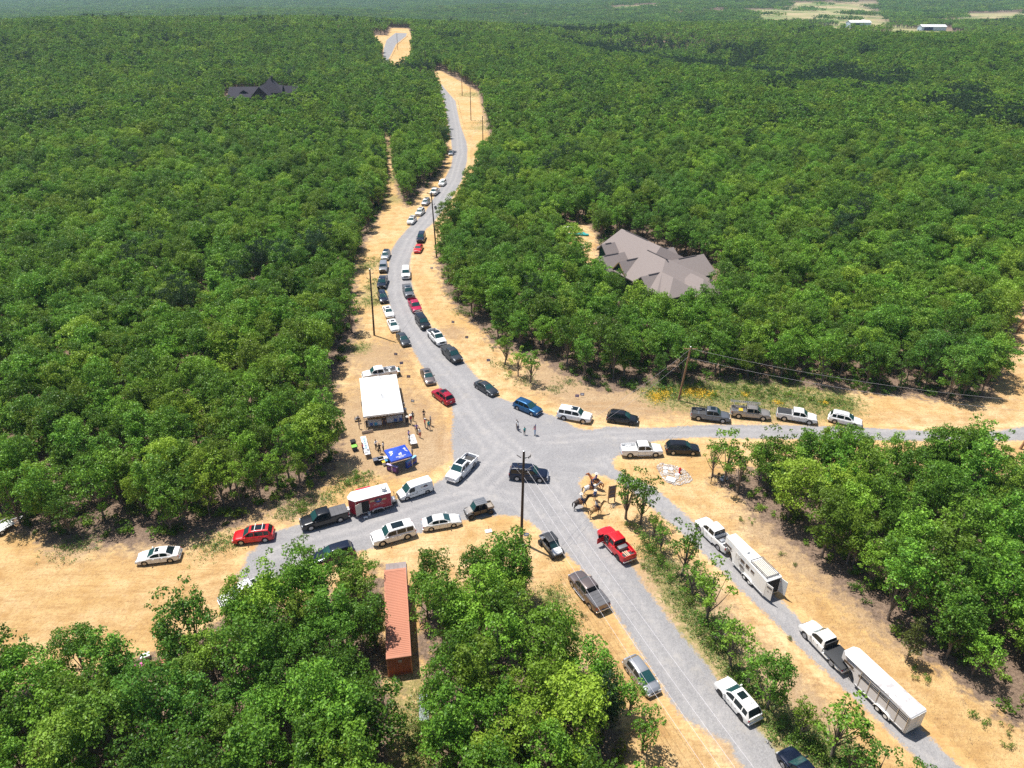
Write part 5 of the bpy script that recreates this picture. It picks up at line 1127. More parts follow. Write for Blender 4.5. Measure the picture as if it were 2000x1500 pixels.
def table(label, c, L, W, ang, m=CLOTHW, skirt=.0, name='folding_table', group=None):
    t = thing(name, label, 'table', (c[0], c[1], .03), ang, group)
    mk('table_top', lambda bm: bx(bm, (0, 0, .735), (L, W, .04), None, .01), m, t)
    for sx in (-1, 1):
        for sy in (-1, 1): mk('leg', lambda bm: cyl(bm, (sx*(L/2-.15), sy*(W/2-.08), 0), (sx*(L/2-.15), sy*(W/2-.08), .72), .02, k=6), STEEL, t)
    if skirt: mk('table_skirt', lambda bm: [bx(bm, p, s) for p, s in (((0, W/2, .72-skirt/2), (L, .015, skirt)), ((0, -W/2, .72-skirt/2), (L, .015, skirt)), ((L/2, 0, .72-skirt/2), (.015, W, skirt)), ((-L/2, 0, .72-skirt/2), (.015, W, skirt)))], m, t)
    return t
def chair(label, c, ang, m, group=None):
    t = thing('folding_chair', label, 'chair', (c[0], c[1], .03), ang, group)
    mk('seat', lambda bm: bx(bm, (0, 0, .45), (.44, .46, .04), None, .015), m, t); mk('backrest', lambda bm: bx(bm, (-.22, 0, .75), (.04, .46, .36), None, .015), m, t)
    for sx in (-1, 1):
        for sy in (-1, 1): mk('leg', lambda bm: cyl(bm, (sx*.19, sy*.2, .44), (sx*.23, sy*.21, 0), .013, k=5), STEEL, t)
    return t
table('white clothed table under the near left of the tent', tentp(5.1, -1.6), 2.4, .75, tang+math.pi/2, CLOTHW, .65)
table('white clothed table under the near right of the tent', tentp(4.7, 1.6), 2.4, .75, tang+math.pi/2, CLOTHW, .65)
TC = 'folding chairs at the near edge of the tent'
for lab, x, y, m, a in (('blue folding chair, rightmost under the near tent edge', 5.3, 2.55, BLUEC, 0), ('blue folding chair just left of the rightmost one', 5.3, 1.75, BLUEC, 0), ('light blue folding chair by the left table under the tent', 5.75, -1.3, CYANC, 0), ('dark blue folding chair left of the light blue one', 5.7, -2.0, BLUEC, 0)):
    chair(lab, tentp(x, y), tang+math.pi+a, m, TC)
person('seated person in white at the right side of the tent, farthest back', None, 'sit', 'white', 'black', tang+math.pi, 'dark', xy=tentp(1.2, 3.35)[:2], dz=-.42, group='people seated along the tent side')
person('seated person in sky blue at the right side of the tent', None, 'sit', 'sky', 'khaki', tang+math.pi, 'blond', xy=tentp(2.9, 3.45)[:2], dz=-.42, group='people seated along the tent side')
person('seated person with white hat at the near right tent corner', None, 'sit', 'black', 'black', tang+math.pi, 'grey', 'white', xy=tentp(5.9, 3.5)[:2], dz=-.42, group='people seated along the tent side')
chair('grey folding chair under the white seated person by the tent', tentp(1.2, 3.35), tang+math.pi, STEEL, 'chairs along the tent side'); chair('grey folding chair under the sky blue seated person', tentp(2.9, 3.45), tang+math.pi, STEEL, 'chairs along the tent side'); chair('dark folding chair under the person with the white hat', tentp(5.9, 3.5), tang+math.pi, INSIDE, 'chairs along the tent side')
tag(mk('cornhole_board', lambda bm: bx(bm, (0, 0, .25), (1.7, .06, .5), Matrix.Rotation(.12, 3, 'Z'), .01), CARD, None, None, tentp(7.2, -2.7), tang+math.pi/2), 'beige board lying against the near left tent pole', 'board')
person('person in grey and black crouched at the near left tent pole', (702,838), 'arms', 'grey', 'black', (712,836), 'dark', group=GT, s=.78)
person('person in black standing left of the tent by a folded cart', (700.5,826), 'arms', 'black', 'black', (720,826), 'grey', group=GT, s=.8)
person('dark haired person in black under the near left corner of the tent', None, 'reach', 'black', 'black', tang, 'dark', xy=tentp(5.9, -2.7)[:2], s=.95, group=GT)
# tables in the open, with things on them
T1 = table('long white table with blue and white trays, left of the tent ground', ((-22.69-21.01)/2*.5+(-21.96-20.32)/2*.5, 86.1), 4.9, .78, math.atan2(-4.55, 1.5))
DISH = simple('white_dish', (.78,.78,.78), .4); ICE = simple('blue_tray', (.30,.50,.62), .4); DARKI = simple('dark_item', (.05,.05,.06), .6)
def on_table(t, fn, name, label, cat, m, x, y, group=None, z=.757):
    v = t.matrix_basis @ Vector((x, y, z)); return tag(mk(name, fn, m, None, 40, tuple(v), t.rotation_euler[2]), label, cat, group)
for i, (x, lab) in enumerate(((-1.7, 'farthest'), (-1.1, 'second farthest'), (-.5, 'middle'), (.1, 'second nearest'), (.7, 'nearest'))):
    on_table(T1, lambda bm: (bx(bm, (0,0,.03), (.42,.34,.06), None, .015), bx(bm, (0,0,.065), (.34,.26,.02))), 'serving_tray', 'blue tray on the long white table, %s of the five trays' % lab, 'tray', ICE, x, .05, 'trays on the long table')
for i, (x, y, m, lab) in enumerate(((1.2, -.15, DISH, 'white food box next to the trays'), (1.35, .2, DARKI, 'dark dish on the right side of the long table'), (1.6, -.05, DISH, 'white food box in the middle of the near end'), (1.85, .2, DISH, 'white food box at the right of the near end'), (2.05, -.2, DARKI, 'dark dish at the near end of the long table'), (2.25, .05, DISH, 'white food box nearest the end of the long table'))):
    on_table(T1, (lambda bm: (bx(bm, (0,0,.04), (.22,.22,.07), None, .015), bx(bm, (-.1,0,.12), (.02,.22,.12)))) if m is DISH else (lambda bm: (cyl(bm, (0,0,0), (0,0,.05), .10, .13, 14), cyl(bm, (0,0,.05), (0,0,.09), .04, .03, 8))), 'food_box' if m is DISH else 'dish', lab+', on the long white table', 'food box' if m is DISH else 'dish', m, x, y, 'food on the long table')
T2 = table('small white table between two standing people and the canopy', (-14.77, 87.7), 2.5, .95, math.atan2(-2.5, .8))
on_table(T2, lambda bm: (bx(bm, (0,0,.03), (.2,.14,.06), None, .01), bx(bm, (0,0,.07), (.1,.06,.03))), 'card_reader', 'small dark box at the middle of the small white table', 'box', DARKI, -.3, 0)
on_table(T2, lambda bm: (bx(bm, (0,0,.03), (.16,.12,.06), None, .01), cyl(bm, (0,0,.05), (0,0,.12), .03)), 'stapler', 'small dark device nearer the camera on the small white table', 'device', DARKI, .5, .1)
T3 = table('narrow white table attached to the left of the blue canopy', gp(752, 893.5, .75), 2.0, .6, math.atan2(.55, 1))
def tote(label, px, m, lid, s=(.62,.5,.55), name='storage_bin', group=None):
    x, y = gp(*px, .3); t = thing(name, label, 'bin', (x, y, .03), .45, group)
    def b(bm):
        r = bmesh.ops.create_cube(bm, size=1)['verts']
        for v in r: k = 1 if v.co.z > 0 else .86; v.co = Vector((v.co.x*s[0]*k, v.co.y*s[1]*k, (v.co.z+.5)*s[2]))
        bmesh.ops.bevel(bm, geom=bm.edges[:], offset=.03, segments=2, affect='EDGES')
    mk('tub', b, m, t, 40); mk('lid', lambda bm: bx(bm, (0, 0, s[2]+.025), (s[0]+.06, s[1]+.06, .06), None, .02), lid, t, 40); return t
SLATE = simple('slate_plastic', (.09,.10,.14), .5)
tote('dark square bin, left one of the pair left of the canopy', (735,901.5), INSIDE, SLATE, (.8,.75,.7), group='bins left of the canopy'); tote('dark square bin, right one of the pair left of the canopy', (744,899.5), INSIDE, SLATE, (.8,.75,.7), group='bins left of the canopy')
tote('blue topped cooler on dark base at the canopy corner', (756.5,903.5), INSIDE, simple('cooler_blue', (.03,.22,.42), .5), (.6,.5,.7), 'drinks_cooler'); tote('white box with a yellow lid beside the blue cooler', (750.5,905), WHITE, simple('yellow_lid', (.70,.50,.03), .5), (.55,.45,.55), 'drinks_cooler')
tote('black bin at the forest edge left of the long table', (690,866), INSIDE, INSIDE, (.7,.8,.7), group='bins at the forest edge'); tote('dark blue bin with a green bag on top at the forest edge', (692.5,876), simple('navy_plastic', (.02,.04,.09), .5), simple('green_bag', (.20,.50,.06), .6), (.75,.7,.7), group='bins at the forest edge')
tag(mk('cart', lambda bm: (bx(bm, (0,0,.35), (.9,.5,.06)), [cyl(bm, (x,y,.0), (x,y,.9 if x < 0 else .5), .02, k=5) for x in (-.42,.42) for y in (-.22,.22)], [cyl(bm, (x,-.28,.12), (x,-.22,.12), .12, k=12) for x in (-.35,.35)], bx(bm, (.05,0,.5), (.6,.4,.28), None, .04)), STEEL, None, None, (*gp(698.5,822), .03), .3), 'loaded grey cart standing left of the tent', 'cart')
# blue canopy
BLUEF = simple('canopy_blue', (.012,.07,.52), .55)
q = [Vector(gp(*p, 2.1)) for p in [(753.8,879.6),(792,868.6),(802,890.8),(762.4,902)]]
cc = sum(q, Vector((0,0)))/4; ca = (q[2]-q[3]).normalized(); cang = math.atan2(ca.y, ca.x)
CN = thing('pop_up_canopy', 'blue pop up canopy with white emblems on its roof', 'canopy', (cc.x, cc.y, .03), cang)
HW = 1.55
def can(bm):
    ap = bm.verts.new((0,0,3.0)); cs = [bm.verts.new((x*HW, y*HW, 2.12)) for x, y in ((-1,-1),(1,-1),(1,1),(-1,1))]; lo = [bm.verts.new((x*(HW+.01), y*(HW+.01), 1.88)) for x, y in ((-1,-1),(1,-1),(1,1),(-1,1))]
    for i in range(4): bm.faces.new((cs[i], cs[(i+1)%4], ap)); bm.faces.new((lo[i], lo[(i+1)%4], cs[(i+1)%4], cs[i]))
mk('canopy_top', can, BLUEF, CN)
for x in (-1, 1):
    for y in (-1, 1): mk('leg', lambda bm: cyl(bm, (x*1.5, y*1.5, 0), (x*1.5, y*1.5, 2.1), .025, k=6), ALU, CN)
mk('truss', lambda bm: [cyl(bm, (a[0]*1.5, a[1]*1.5, 2.0), (b[0]*1.5, b[1]*1.5, 2.0), .015, k=5) for a, b in (((-1,-1),(1,-1)),((1,-1),(1,1)),((1,1),(-1,1)),((-1,1),(-1,-1)))], ALU, CN)
def roofdec(face, shapes):
    """flat white shapes on one slope; face angle 0 = the side towards the camera (local -y)"""
    Rm = Matrix.Rotation(face, 3, 'Z'); sl = math.atan2(.88, HW)
    def put(bm):
        for poly in shapes:
            vs = []
            for u, v in poly:           # u along the eave, v from the eave up the slope
                y = -HW+v*math.cos(sl); z = 2.12+v*math.sin(sl); n_ = Vector((0, -math.sin(sl), math.cos(sl)))*.014
                vs.append(bm.verts.new(Rm @ (Vector((u, y, z))+n_)))
            bm.faces.new(vs)
    return put
def bar(x0, x1, y0, y1, k=0): return [(x0, y0), (x1, y0+k), (x1, y1+k), (x0, y1)]
def oval(cx, cy, rx, ry, n=16, a=0): return [(cx+math.cos(a)*math.cos(t)*rx-math.sin(a)*math.sin(t)*ry, cy+math.sin(a)*math.cos(t)*rx+math.cos(a)*math.sin(t)*ry) for t in np.linspace(0, math.tau, n, endpoint=False)]
txt = lambda x0, x1, y, h, n: [bar(x0+(x1-x0)*(i+.15)/n, x0+(x1-x0)*(i+.8)/n, y, y+h) for i in range(n)]
front_s = txt(-.72, .72, .36, .13, 15)+txt(-.38, .38, .20, .10, 9)+[oval(-.10, .78, .14, .10), oval(.14, .84, .10, .16), bar(-.22, .18, .62, .68), bar(-.05, .02, .55, .95), bar(.08, .20, .55, .72)]
wing = [oval(-.32, .60, .10, .30, 16, -.5), oval(.05, .72, .08, .24, 16, -.2), bar(.16, .24, .42, .82), bar(.28, .35, .38, .76), bar(.39, .45, .36, .66), bar(-.12, .10, .40, .48), bar(-.5, -.2, .36, .42)]
mk('roof_emblem', roofdec(0, front_s), WTXT, CN); mk('roof_emblem', roofdec(math.pi/2, [[(u*1.05, v) for u, v in s] for s in wing]), WTXT, CN); mk('roof_emblem', roofdec(-math.pi/2, [[(-u*1.05, v) for u, v in s] for s in wing]), WTXT, CN); mk('roof_emblem', roofdec(math.pi, txt(-.5, .5, .3, .12, 12)), WTXT, CN)
mk('valance_lettering', lambda bm: glyphs(bm, -1.1, 1.1, 1.99, .09, 26, -HW-.022, 8), simple('pink_lettering', (.55,.30,.50), .6), CN)
def banner(label, a, b, m, m2, edge, seed):
    ax, ay = gp(*a); bx2, by2 = gp(*b); L = math.hypot(bx2-ax, by2-ay); t = thing('banner_wall', label, 'banner', ((ax+bx2)/2, (ay+by2)/2, .03), math.atan2(by2-ay, bx2-ax), 'printed banners in front of the canopy')
    mk('panel', lambda bm: bx(bm, (0, 0, .58), (L, .30, 1.05), None, .01), m, t); mk('top_edge', lambda bm: bx(bm, (0, 0, 1.115), (L+.02, .33, .03)), edge, t)
    mk('printed_area', lambda bm: (bx(bm, (L*.14, -.155, .6), (L*.5, .02, .55)), bx(bm, (-L*.3, -.155, .5), (L*.2, .02, .3))), m2, t)
    mk('lettering', lambda bm: (glyphs(bm, -L*.45, -L*.1, .92, .10, 7, -.17, seed), glyphs(bm, -L*.12, L*.12, .55, .08, 6, -.172, seed+1), bx(bm, (0, -.17, .55), (.04, .02, .95))), WTXT, t)
    return t
banner('dark purple printed banner, left of the two before the canopy', (757,918.5), (777.5,925.5), simple('purple_print', (.05,.02,.09), .5), simple('violet_print', (.16,.05,.38), .5), simple('lilac_edge', (.55,.45,.75), .5), 3)
banner('bright blue printed banner, right of the two before the canopy', (794,915.5), (813,902), simple('blue_print', (.01,.06,.42), .5), simple('brown_print', (.10,.07,.10), .5), simple('sky_edge', (.25,.58,.78), .5), 6)
# yard signs
def yard_sign(label, base, w, h, face, m, m2=None, ph=.35, group='small yard signs on the dirt'):
    x, y = gp(*base); t = thing('yard_sign', label, 'sign', (x, y, float(height(x, y))+.01), face, group)
    mk('board', lambda bm: bx(bm, (0, 0, ph+h/2), (.03, w, h), Matrix.Rotation(-.25, 3, 'Y'), .008), m, t)
    mk('printed_area', lambda bm: (bx(bm, (.028, 0, ph+h*.55), (.006, w*.7, h*.5), Matrix.Rotation(-.25, 3, 'Y'))), m2 or WTXT, t)
    for s in (-1, 1): mk('stake', lambda bm: cyl(bm, (0, s*w*.3, -.05), (0, s*w*.3, ph+.05), .012, k=5), STEEL, t)
    return t
SGD = simple('slate_sign', (.06,.05,.09), .5); SGB = simple('blue_sign', (.02,.07,.25), .5); SGG = simple('grey_print', (.30,.27,.33), .5)
cam_face = -math.pi/2
for lab, b, m, m2 in (('slate sign highest on the dirt left of the bronze sedan', (773.5,697), SGD, SGG), ('blue sign between the slate sign and the tent pickup', (784.5,714.5), SGB, SGG), ('slate sign right of the tent, left of the bronze sedan', (798.5,741), SGD, SGG),
    ('slate and white sign right of the tent, level with the crimson SUV', (806.5,789), SGD, WTXT), ('dark sign right of the large black SUV', (885,634), SGD, SGG), ('dark sign right of the dark grey pickup', (912,664), SGD, SGG), ('blue grey sign among debris above the lone grey sedan', (954,709), SGB, SGG),
    ('small grey sign by the tree line right of the grey pickup', (843.5,528), SGG, WTXT), ('bright blue sign just right of the tall utility pole', (1028,1051), simple('bright_blue_sign', (.03,.22,.55), .5), WTXT), ('tall purple sign above the large white SUV', (1127,779), simple('purple_sign', (.12,.08,.30), .5), SGG),
    ('blue and white sign lying tilted above the large white SUV', (1137,776), SGB, WTXT)):
    yard_sign(lab, b, .62, .45, cam_face+random.uniform(-.3, .3), m, m2, .35)
tg = thing('marker_stake', 'red marker stake standing on a white slab below the brown utility vehicle', 'marker', (*gp(954,1038), .02), .3)
mk('slab', lambda bm: bx(bm, (0,0,.05), (.85,.6,.08), None, .02), WHITE, tg); mk('stake', lambda bm: cyl(bm, (.05,0,.08), (.05,0,.85), .03, k=6), simple('orange_red', (.55,.06,.02), .5), tg)
# wooden three-panel sign
a, b = Vector(gp(1187.5,982)), Vector(gp(1200,979.5)); L = (b-a).length; sg = thing('wooden_sign', 'wooden sign with three dark lettered panels beside the horses', 'sign', (*((a+b)/2), .02), math.atan2((b-a).y, (b-a).x))
WOODS = simple('sign_timber', (.30,.20,.12), .8, var=.2, scale=5); PAN = simple('slate_panel', (.085,.075,.12), .6); SCR = simple('script_lettering', (.22,.20,.30), .6)
for s in (-1, 1): mk('post', lambda bm: bx(bm, (s*L/2, 0, 1.35+.05*(s < 0)), (.13, .13, 2.75)), WOODS, sg)
for i in range(3):
    z = 2.40-i*.66; pn = mk('sign_panel', lambda bm: bx(bm, (0, -.02, z), (L-.12, .06, .58), None, .01), PAN, sg)
    mk('panel_frame', lambda bm: (bx(bm, (0, -.02, z+.30), (L-.10, .09, .04)), bx(bm, (0, -.02, z-.30), (L-.10, .09, .04))), WOODS, pn)
    def script(bm, i=i, z=z):
        pts = [(-.36+.72*q/22, .12*math.sin(q*(.9+.12*i)+i)+.05*math.sin(q*2.3)) for q in range(23)]
        for (x0, z0), (x1, z1) in zip(pts, pts[1:]): cyl(bm, (x0*L/1.05, -.062, z+z0), (x1*L/1.05, -.062, z+z1), .022, k=5)
    mk('lettering', script, SCR, pn)
# hydrant, rock bed, lids and slab
hx_, hy_ = gp(1327, 925); hy = thing('fire_hydrant', 'red fire hydrant standing on the rock bed', 'fire hydrant', (hx_, hy_, .06)); RED = simple('hydrant_red', (.60,.02,.015), .4)
mk('barrel', lambda bm: (cyl(bm, (0,0,0), (0,0,.08), .19, k=14), cyl(bm, (0,0,.08), (0,0,.72), .13, k=14), cyl(bm, (0,0,.72), (0,0,.80), .18, k=14)), RED, hy, 40)
mk('bonnet', lambda bm: (cyl(bm, (0,0,.80), (0,0,.96), .15, .06, 14), cyl(bm, (0,0,.96), (0,0,1.03), .035, k=6)), RED, hy, 40)
for q in (0, 2.1, 4.2): mk('nozzle', lambda bm: (cyl(bm, (.1*math.cos(q), .1*math.sin(q), .55), (.24*math.cos(q), .24*math.sin(q), .55), .07, k=10)), RED, hy, 40)
RP_ = gpoly([(1283,911),(1292,906),(1316,910),(1338,919),(1352,937),(1346,942),(1320,948),(1304,942),(1292,929)])
rr = np.random.default_rng(5); rocks = []
STN = NT('river_rock'); STN.set(col=STN.mix(STN.attr('tint'), (.30,.24,.20), (.66,.62,.57)), rough=.9)
VR = []; FR = []; TR = []; nv = 0
def rock(x, y, s):
    global nv
    bm = bmesh.new(); bmesh.ops.create_icosphere(bm, subdivisions=1, radius=1); 
    for v in bm.verts: v.co *= rr.uniform(.75, 1.15)
    sx, sy, sz = s*rr.uniform(.8, 1.4), s*rr.uniform(.7, 1.1), s*rr.uniform(.45, .75); th = rr.uniform(0, 6.28)
    V_ = np.array([(v.co.x*sx*math.cos(th)-v.co.y*sy*math.sin(th)+x, v.co.x*sx*math.sin(th)+v.co.y*sy*math.cos(th)+y, v.co.z*sz+.04) for v in bm.verts]); bm.verts.index_update()
    F_ = np.array([[v.index for v in f.verts] for f in bm.faces])+nv; bm.free(); VR.append(V_); FR.append(F_); TR.append(np.full(len(F_), rr.random())); nv += len(V_)
mnx, mny = RP_.min(0); mxx, mxy = RP_.max(0); ptsr = np.stack([rr.uniform(mnx, mxx, 1500), rr.uniform(mny, mxy, 1500)], 1); ptsr = ptsr[sdist(ptsr[:,0], ptsr[:,1], RP_) > .1]
for x, y in ptsr: rock(x, y, rr.uniform(.05, .11))
for i in range(len(RP_)):
    p, q_ = RP_[i], RP_[(i+1)%len(RP_)]; n = int(np.hypot(*(q_-p))/.26)+1
    for j in range(n): rock(*(p+(q_-p)*j/n+rr.normal(size=2)*.05), rr.uniform(.12, .20))
o = link(bpy.data.objects.new('rocks', np_mesh('rocks', np.concatenate(VR), np.concatenate(FR), [STN.m], smooth=False, attrs=dict(tint=('FACE', np.concatenate(TR)))))); o['kind'] = 'stuff'; o['label'] = 'bed of pale river rocks around the red hydrant'; o['category'] = 'rocks'
for lab, p in (('round white lid, upper left on the rock bed', (1299.6,916)), ('round white lid, upper right on the rock bed', (1310,917)), ('round white lid, lower left on the rock bed', (1299.8,922.5)), ('round white lid below the red hydrant', (1322.5,928))):
    x, y = gp(*p); tag(mk('manhole_lid', lambda bm: (cyl(bm, (0,0,0), (0,0,.14), .33, .31, 20), cyl(bm, (0,0,.14), (0,0,.17), .16, .12, 14)), WHITE, None, 40, (x, y, .05)), lab, 'lid', 'white lids on the rock bed')
tag(mk('concrete_pad', lambda bm: (bx(bm, (0,0,.09), (1.25,.95,.16), None, .02), bx(bm, (0,0,.18), (1.0,.7,.03), None, .01)), WHITE, None, None, (*gp(1310,938), .04), -.55), 'white rectangular slab at the lower edge of the rock bed', 'slab')
tag(mk('flat_stone', lambda bm: bx(bm, (0,0,.06), (.8,.25,.1), None, .03), simple('tan_stone', (.5,.42,.33), .9), None, None, (*gp(1309,924), .05), -.2), 'long tan stone between the lids on the rock bed', 'stone')
tag(mk('mail_box', lambda bm: (bx(bm, (0,0,.2), (.9,.6,.35), None, .04), bx(bm, (.1,0,.42), (.6,.5,.08), None, .02)), simple('pale_blue_box', (.55,.65,.78), .5), None, None, (*gp(1413,937), .02), .4), 'pale blue box under the trees right of the rock bed', 'box')
for lab, p in (('short dark post left of the pale blue box', (1388,945)), ('dark post close to the pale blue box', (1402,938))):
    tag(mk('post', lambda bm: (cyl(bm, (0,0,0), (0,0,1.3), .06, k=8), bx(bm, (0,0,1.1), (.3,.06,.2))), PLAST, None, None, (*gp(*p), .01)), lab, 'post')
# ------------------------------------------------------------------ shipping container, deck, sheet
RUST = simple('container_red', (.46,.185,.11), .65, var=.18, scale=.9); RUSTD = simple('container_side', (.30,.07,.04), .65, var=.25, scale=2)
ca_, cb_ = Vector((-13.12, 59.03)), Vector((-11.05, 47.08)); cv = (cb_-ca_).normalized()
CT = thing('shipping_container', 'long rusty red shipping container standing among the trees', 'container', (*((ca_+cb_)/2), .02), math.atan2(cv.y, cv.x))
def corr(bm, x0, x1, y0, y1, zf, n, amp, axis):
    pass
def ct_roof(bm):
    n = 52; L_ = 5.98; xs_ = []
    for i in range(n):
        x = -L_+2*L_*i/n; d_ = 2*L_/n; xs_ += [(x, 0), (x+d_*.35, 0), (x+d_*.5, .035), (x+d_*.85, .035)]
    xs_.append((L_, 0)); A = [[bm.verts.new((x, y, 2.575+h)) for y in (-1.13, 1.13)] for x, h in xs_]
    for p, q_ in zip(A, A[1:]): bm.faces.new((p[0], q_[0], q_[1], p[1]))
mk('roof', ct_roof, RUST, CT)
def ct_side(s):
    def f(bm):
        n = 44; L_ = 5.98; xs_ = []
        for i in range(n):
            x = -L_+2*L_*i/n; d_ = 2*L_/n; xs_ += [(x, 0), (x+d_*.3, 0), (x+d_*.5, -.035), (x+d_*.8, -.035)]
        xs_.append((L_, 0)); A = [[bm.verts.new((x, s*(1.18+h), z)) for z in (.16, 2.50)] for x, h in xs_]
        for p, q_ in zip(A, A[1:]): bm.faces.new((p[0], q_[0], q_[1], p[1]))
    return f
for s in (-1, 1): mk('side_wall', ct_side(s), RUSTD, CT)
mk('frame', lambda bm: [bx(bm, p, s) for p, s in [((0, y, z), (12.19, .12, .16)) for y in (-1.16, 1.16) for z in (.08, 2.52)]+[((x, 0, z), (.12, 2.2, .16)) for x in (-6.03, 6.03) for z in (.083, 2.517)]+[((x, y, 1.3), (.14, .14, 2.30)) for x in (-6.03, 6.03) for y in (-1.15, 1.15)]+[((x, 0, 2.597), (.3, 2.25, .03)) for x in (-5.9, 5.9)]], RUST, CT)
mk('end_wall', lambda bm: (bx(bm, (6.0, 0, 1.3), (.04, 2.2, 2.3)), [bx(bm, (6.03, -1.0+.25*i, 1.3), (.05, .10, 2.2)) for i in range(9)]), RUSTD, CT)
mk('end_marking', lambda bm: bx(bm, (6.062, .1, 2.0), (.01, .35, .35)), SGG, CT)
for s in (-1, 1): mk('door', lambda bm: (bx(bm, (-6.0, s*.54, 1.3), (.06, 1.06, 2.25)), cyl(bm, (-6.05, s*.3, .2), (-6.05, s*.3, 2.4), .025, k=6)), RUSTD, CT)
mk('side_label', lambda bm: bx(bm, (-2.3, 1.205 if (CT.matrix_basis.to_3x3() @ Vector((0,1,0))).x > 0 else -1.205, 1.7), (.7, .02, .5)), DISH, CT)
dk = CT.matrix_basis @ Vector((-7.9, .0, 0))
tag(mk('wooden_ramp', lambda bm: [bx(bm, (0, -.95+.48*i, .22), (3.3, .465, .07)) for i in range(5)]+[bx(bm, (x, 0, .09), (.12, 2.2, .17)) for x in (-1.2, 0, 1.2)], simple('weathered_ply', (.30,.25,.24), .85, var=.2, scale=1.5), None, None, (dk.x, dk.y, .02), CT.rotation_euler[2]), 'weathered grey plank ramp at the far end of the red container', 'ramp')
def sheet(bm):
    n = 8; V_ = []
    for i in range(n*2+1): V_.append([bm.verts.new((-.45+.9*i/(n*2), y, .05+.03*(i % 2))) for y in (-1.4, 1.4)])
    for p, q_ in zip(V_, V_[1:]): bm.faces.new((p[0], q_[0], q_[1], p[1]))
    bmesh.ops.solidify(bm, geom=bm.faces[:], thickness=.01)
tag(mk('roofing_sheet', sheet, simple('pale_sheet_metal', (.62,.70,.72), .4, .3), None, None, (*gp(828,1383), .1), .12), 'pale corrugated metal sheet lying in the gap below the red container', 'metal sheet')
# scrap heap under the trees left
sx_, sy_ = gp(292, 1302)
for lab, dx, dy, s, m, nm, ct in (('pink plastic play table half hidden under trees at the left', -.9, -.6, (1.1,.8,.6), simple('pink_plastic', (.75,.12,.40), .5), 'play_table', 'play table'), ('white plastic crate half hidden under the left trees', -.8, 1.0, (.9,.6,.45), WHITE, 'crate', 'crate'),
    ('dark metal frame leaning under the left trees', 2.9, 1.3, (.5,1.5,.7), SLATE, 'scaffold', 'scaffold'), ('dusty red garden cart under the left trees', 1.2, .2, (1.2,.6,.4), simple('dusty_red', (.50,.16,.10), .6), 'garden_cart', 'cart')):
    t = thing(nm, lab, ct, (sx_+dx, sy_+dy, .02), .5)
    mk('top', lambda bm: bx(bm, (0,0,s[2]), (s[0], s[1], .08), None, .03), m, t, 40); mk('box', lambda bm: bx(bm, (0,0,s[2]*.6), (s[0]*.8, s[1]*.8, s[2]*.5), None, .03), m, t, 40)
    for a_ in (-1, 1):
        for b_ in (-1, 1): mk('leg', lambda bm: cyl(bm, (a_*s[0]*.42, b_*s[1]*.42, 0), (a_*s[0]*.42, b_*s[1]*.42, s[2]), .03, k=6), m, t)
# white boat-like trailer at the left edge
bt = thing('utility_trailer', 'white framed utility trailer cut off by the left edge under the trees', 'trailer', (*gp(2, 1038), .02), 1.0)
mk('bed', lambda bm: (bx(bm, (0,0,.55), (3.0,1.5,.1), None, .02), [bx(bm, (0, s*.76, .85), (3.0,.05,.08)) for s in (-1,1)], [bx(bm, (x, s*.76, .7), (.05,.05,.35)) for s in (-1,1) for x in (-1.4,-.5,.5,1.4)]), WHITE, bt)
mk('tongue', lambda bm: (cyl(bm, (1.5,.6,.5), (2.8,0,.5), .04, k=6), cyl(bm, (1.5,-.6,.5), (2.8,0,.5), .04, k=6)), WHITE, bt); wheels(bt, (-.2,), .8, .32)
# ------------------------------------------------------------------ buildings
def shingle(nm, c1, c2):
    t = NT(nm); P = t.pos(); b_ = t.n('ShaderNodeTexBrick'); b_.inputs['Scale'].default_value = 2.2; b_.inputs['Mortar Size'].default_value = .012; t.put(b_.inputs['Vector'], t.n('ShaderNodeTexCoord').outputs['Object'])
    c = t.mix(t.noise(3, 5, .75, P), c1, c2); c = t.mix(t.math('MULTIPLY', b_.outputs['Fac'], .35), c, tuple(x*.6 for x in c1)); t.set(col=c, rough=.9, spec=.2); t.bump(t.noise(6, 4, .7, P), .3, .04); return t.m
SH1 = shingle('brown_shingles', (.20,.165,.155), (.30,.26,.245)); SH2 = shingle('black_shingles', (.035,.034,.045), (.06,.056,.07)); CAPR = simple('ridge_vent', (.06,.05,.05), .8)
def gable(bm, a0, a1, b, hw, zr, ze, ang, ox=0, oy=0, ov=.5):
    """gable roof block as a thick roof skin; ridge from a0 to a1 along direction ang"""
    c, s = math.cos(ang), math.sin(ang); T_ = lambda a, q_, z: Vector((ox+a*c-(b+q_)*s, oy+a*s+(b+q_)*c, z)); zo = ze-(zr-ze)/hw*ov
    for sg_ in (-1, 1):
        p = [T_(a0-ov, sg_*(hw+ov), zo), T_(a1+ov, sg_*(hw+ov), zo), T_(a1+ov, 0, zr), T_(a0-ov, 0, zr)]; lo = [v-Vector((0,0,.22)) for v in p]
        A = [bm.verts.new(v) for v in p]; B_ = [bm.verts.new(v) for v in lo]; bm.faces.new(A); bm.faces.new(B_[::-1])
        for i in range(4): bm.faces.new((B_[i], B_[(i+1)%4], A[(i+1)%4], A[i]))
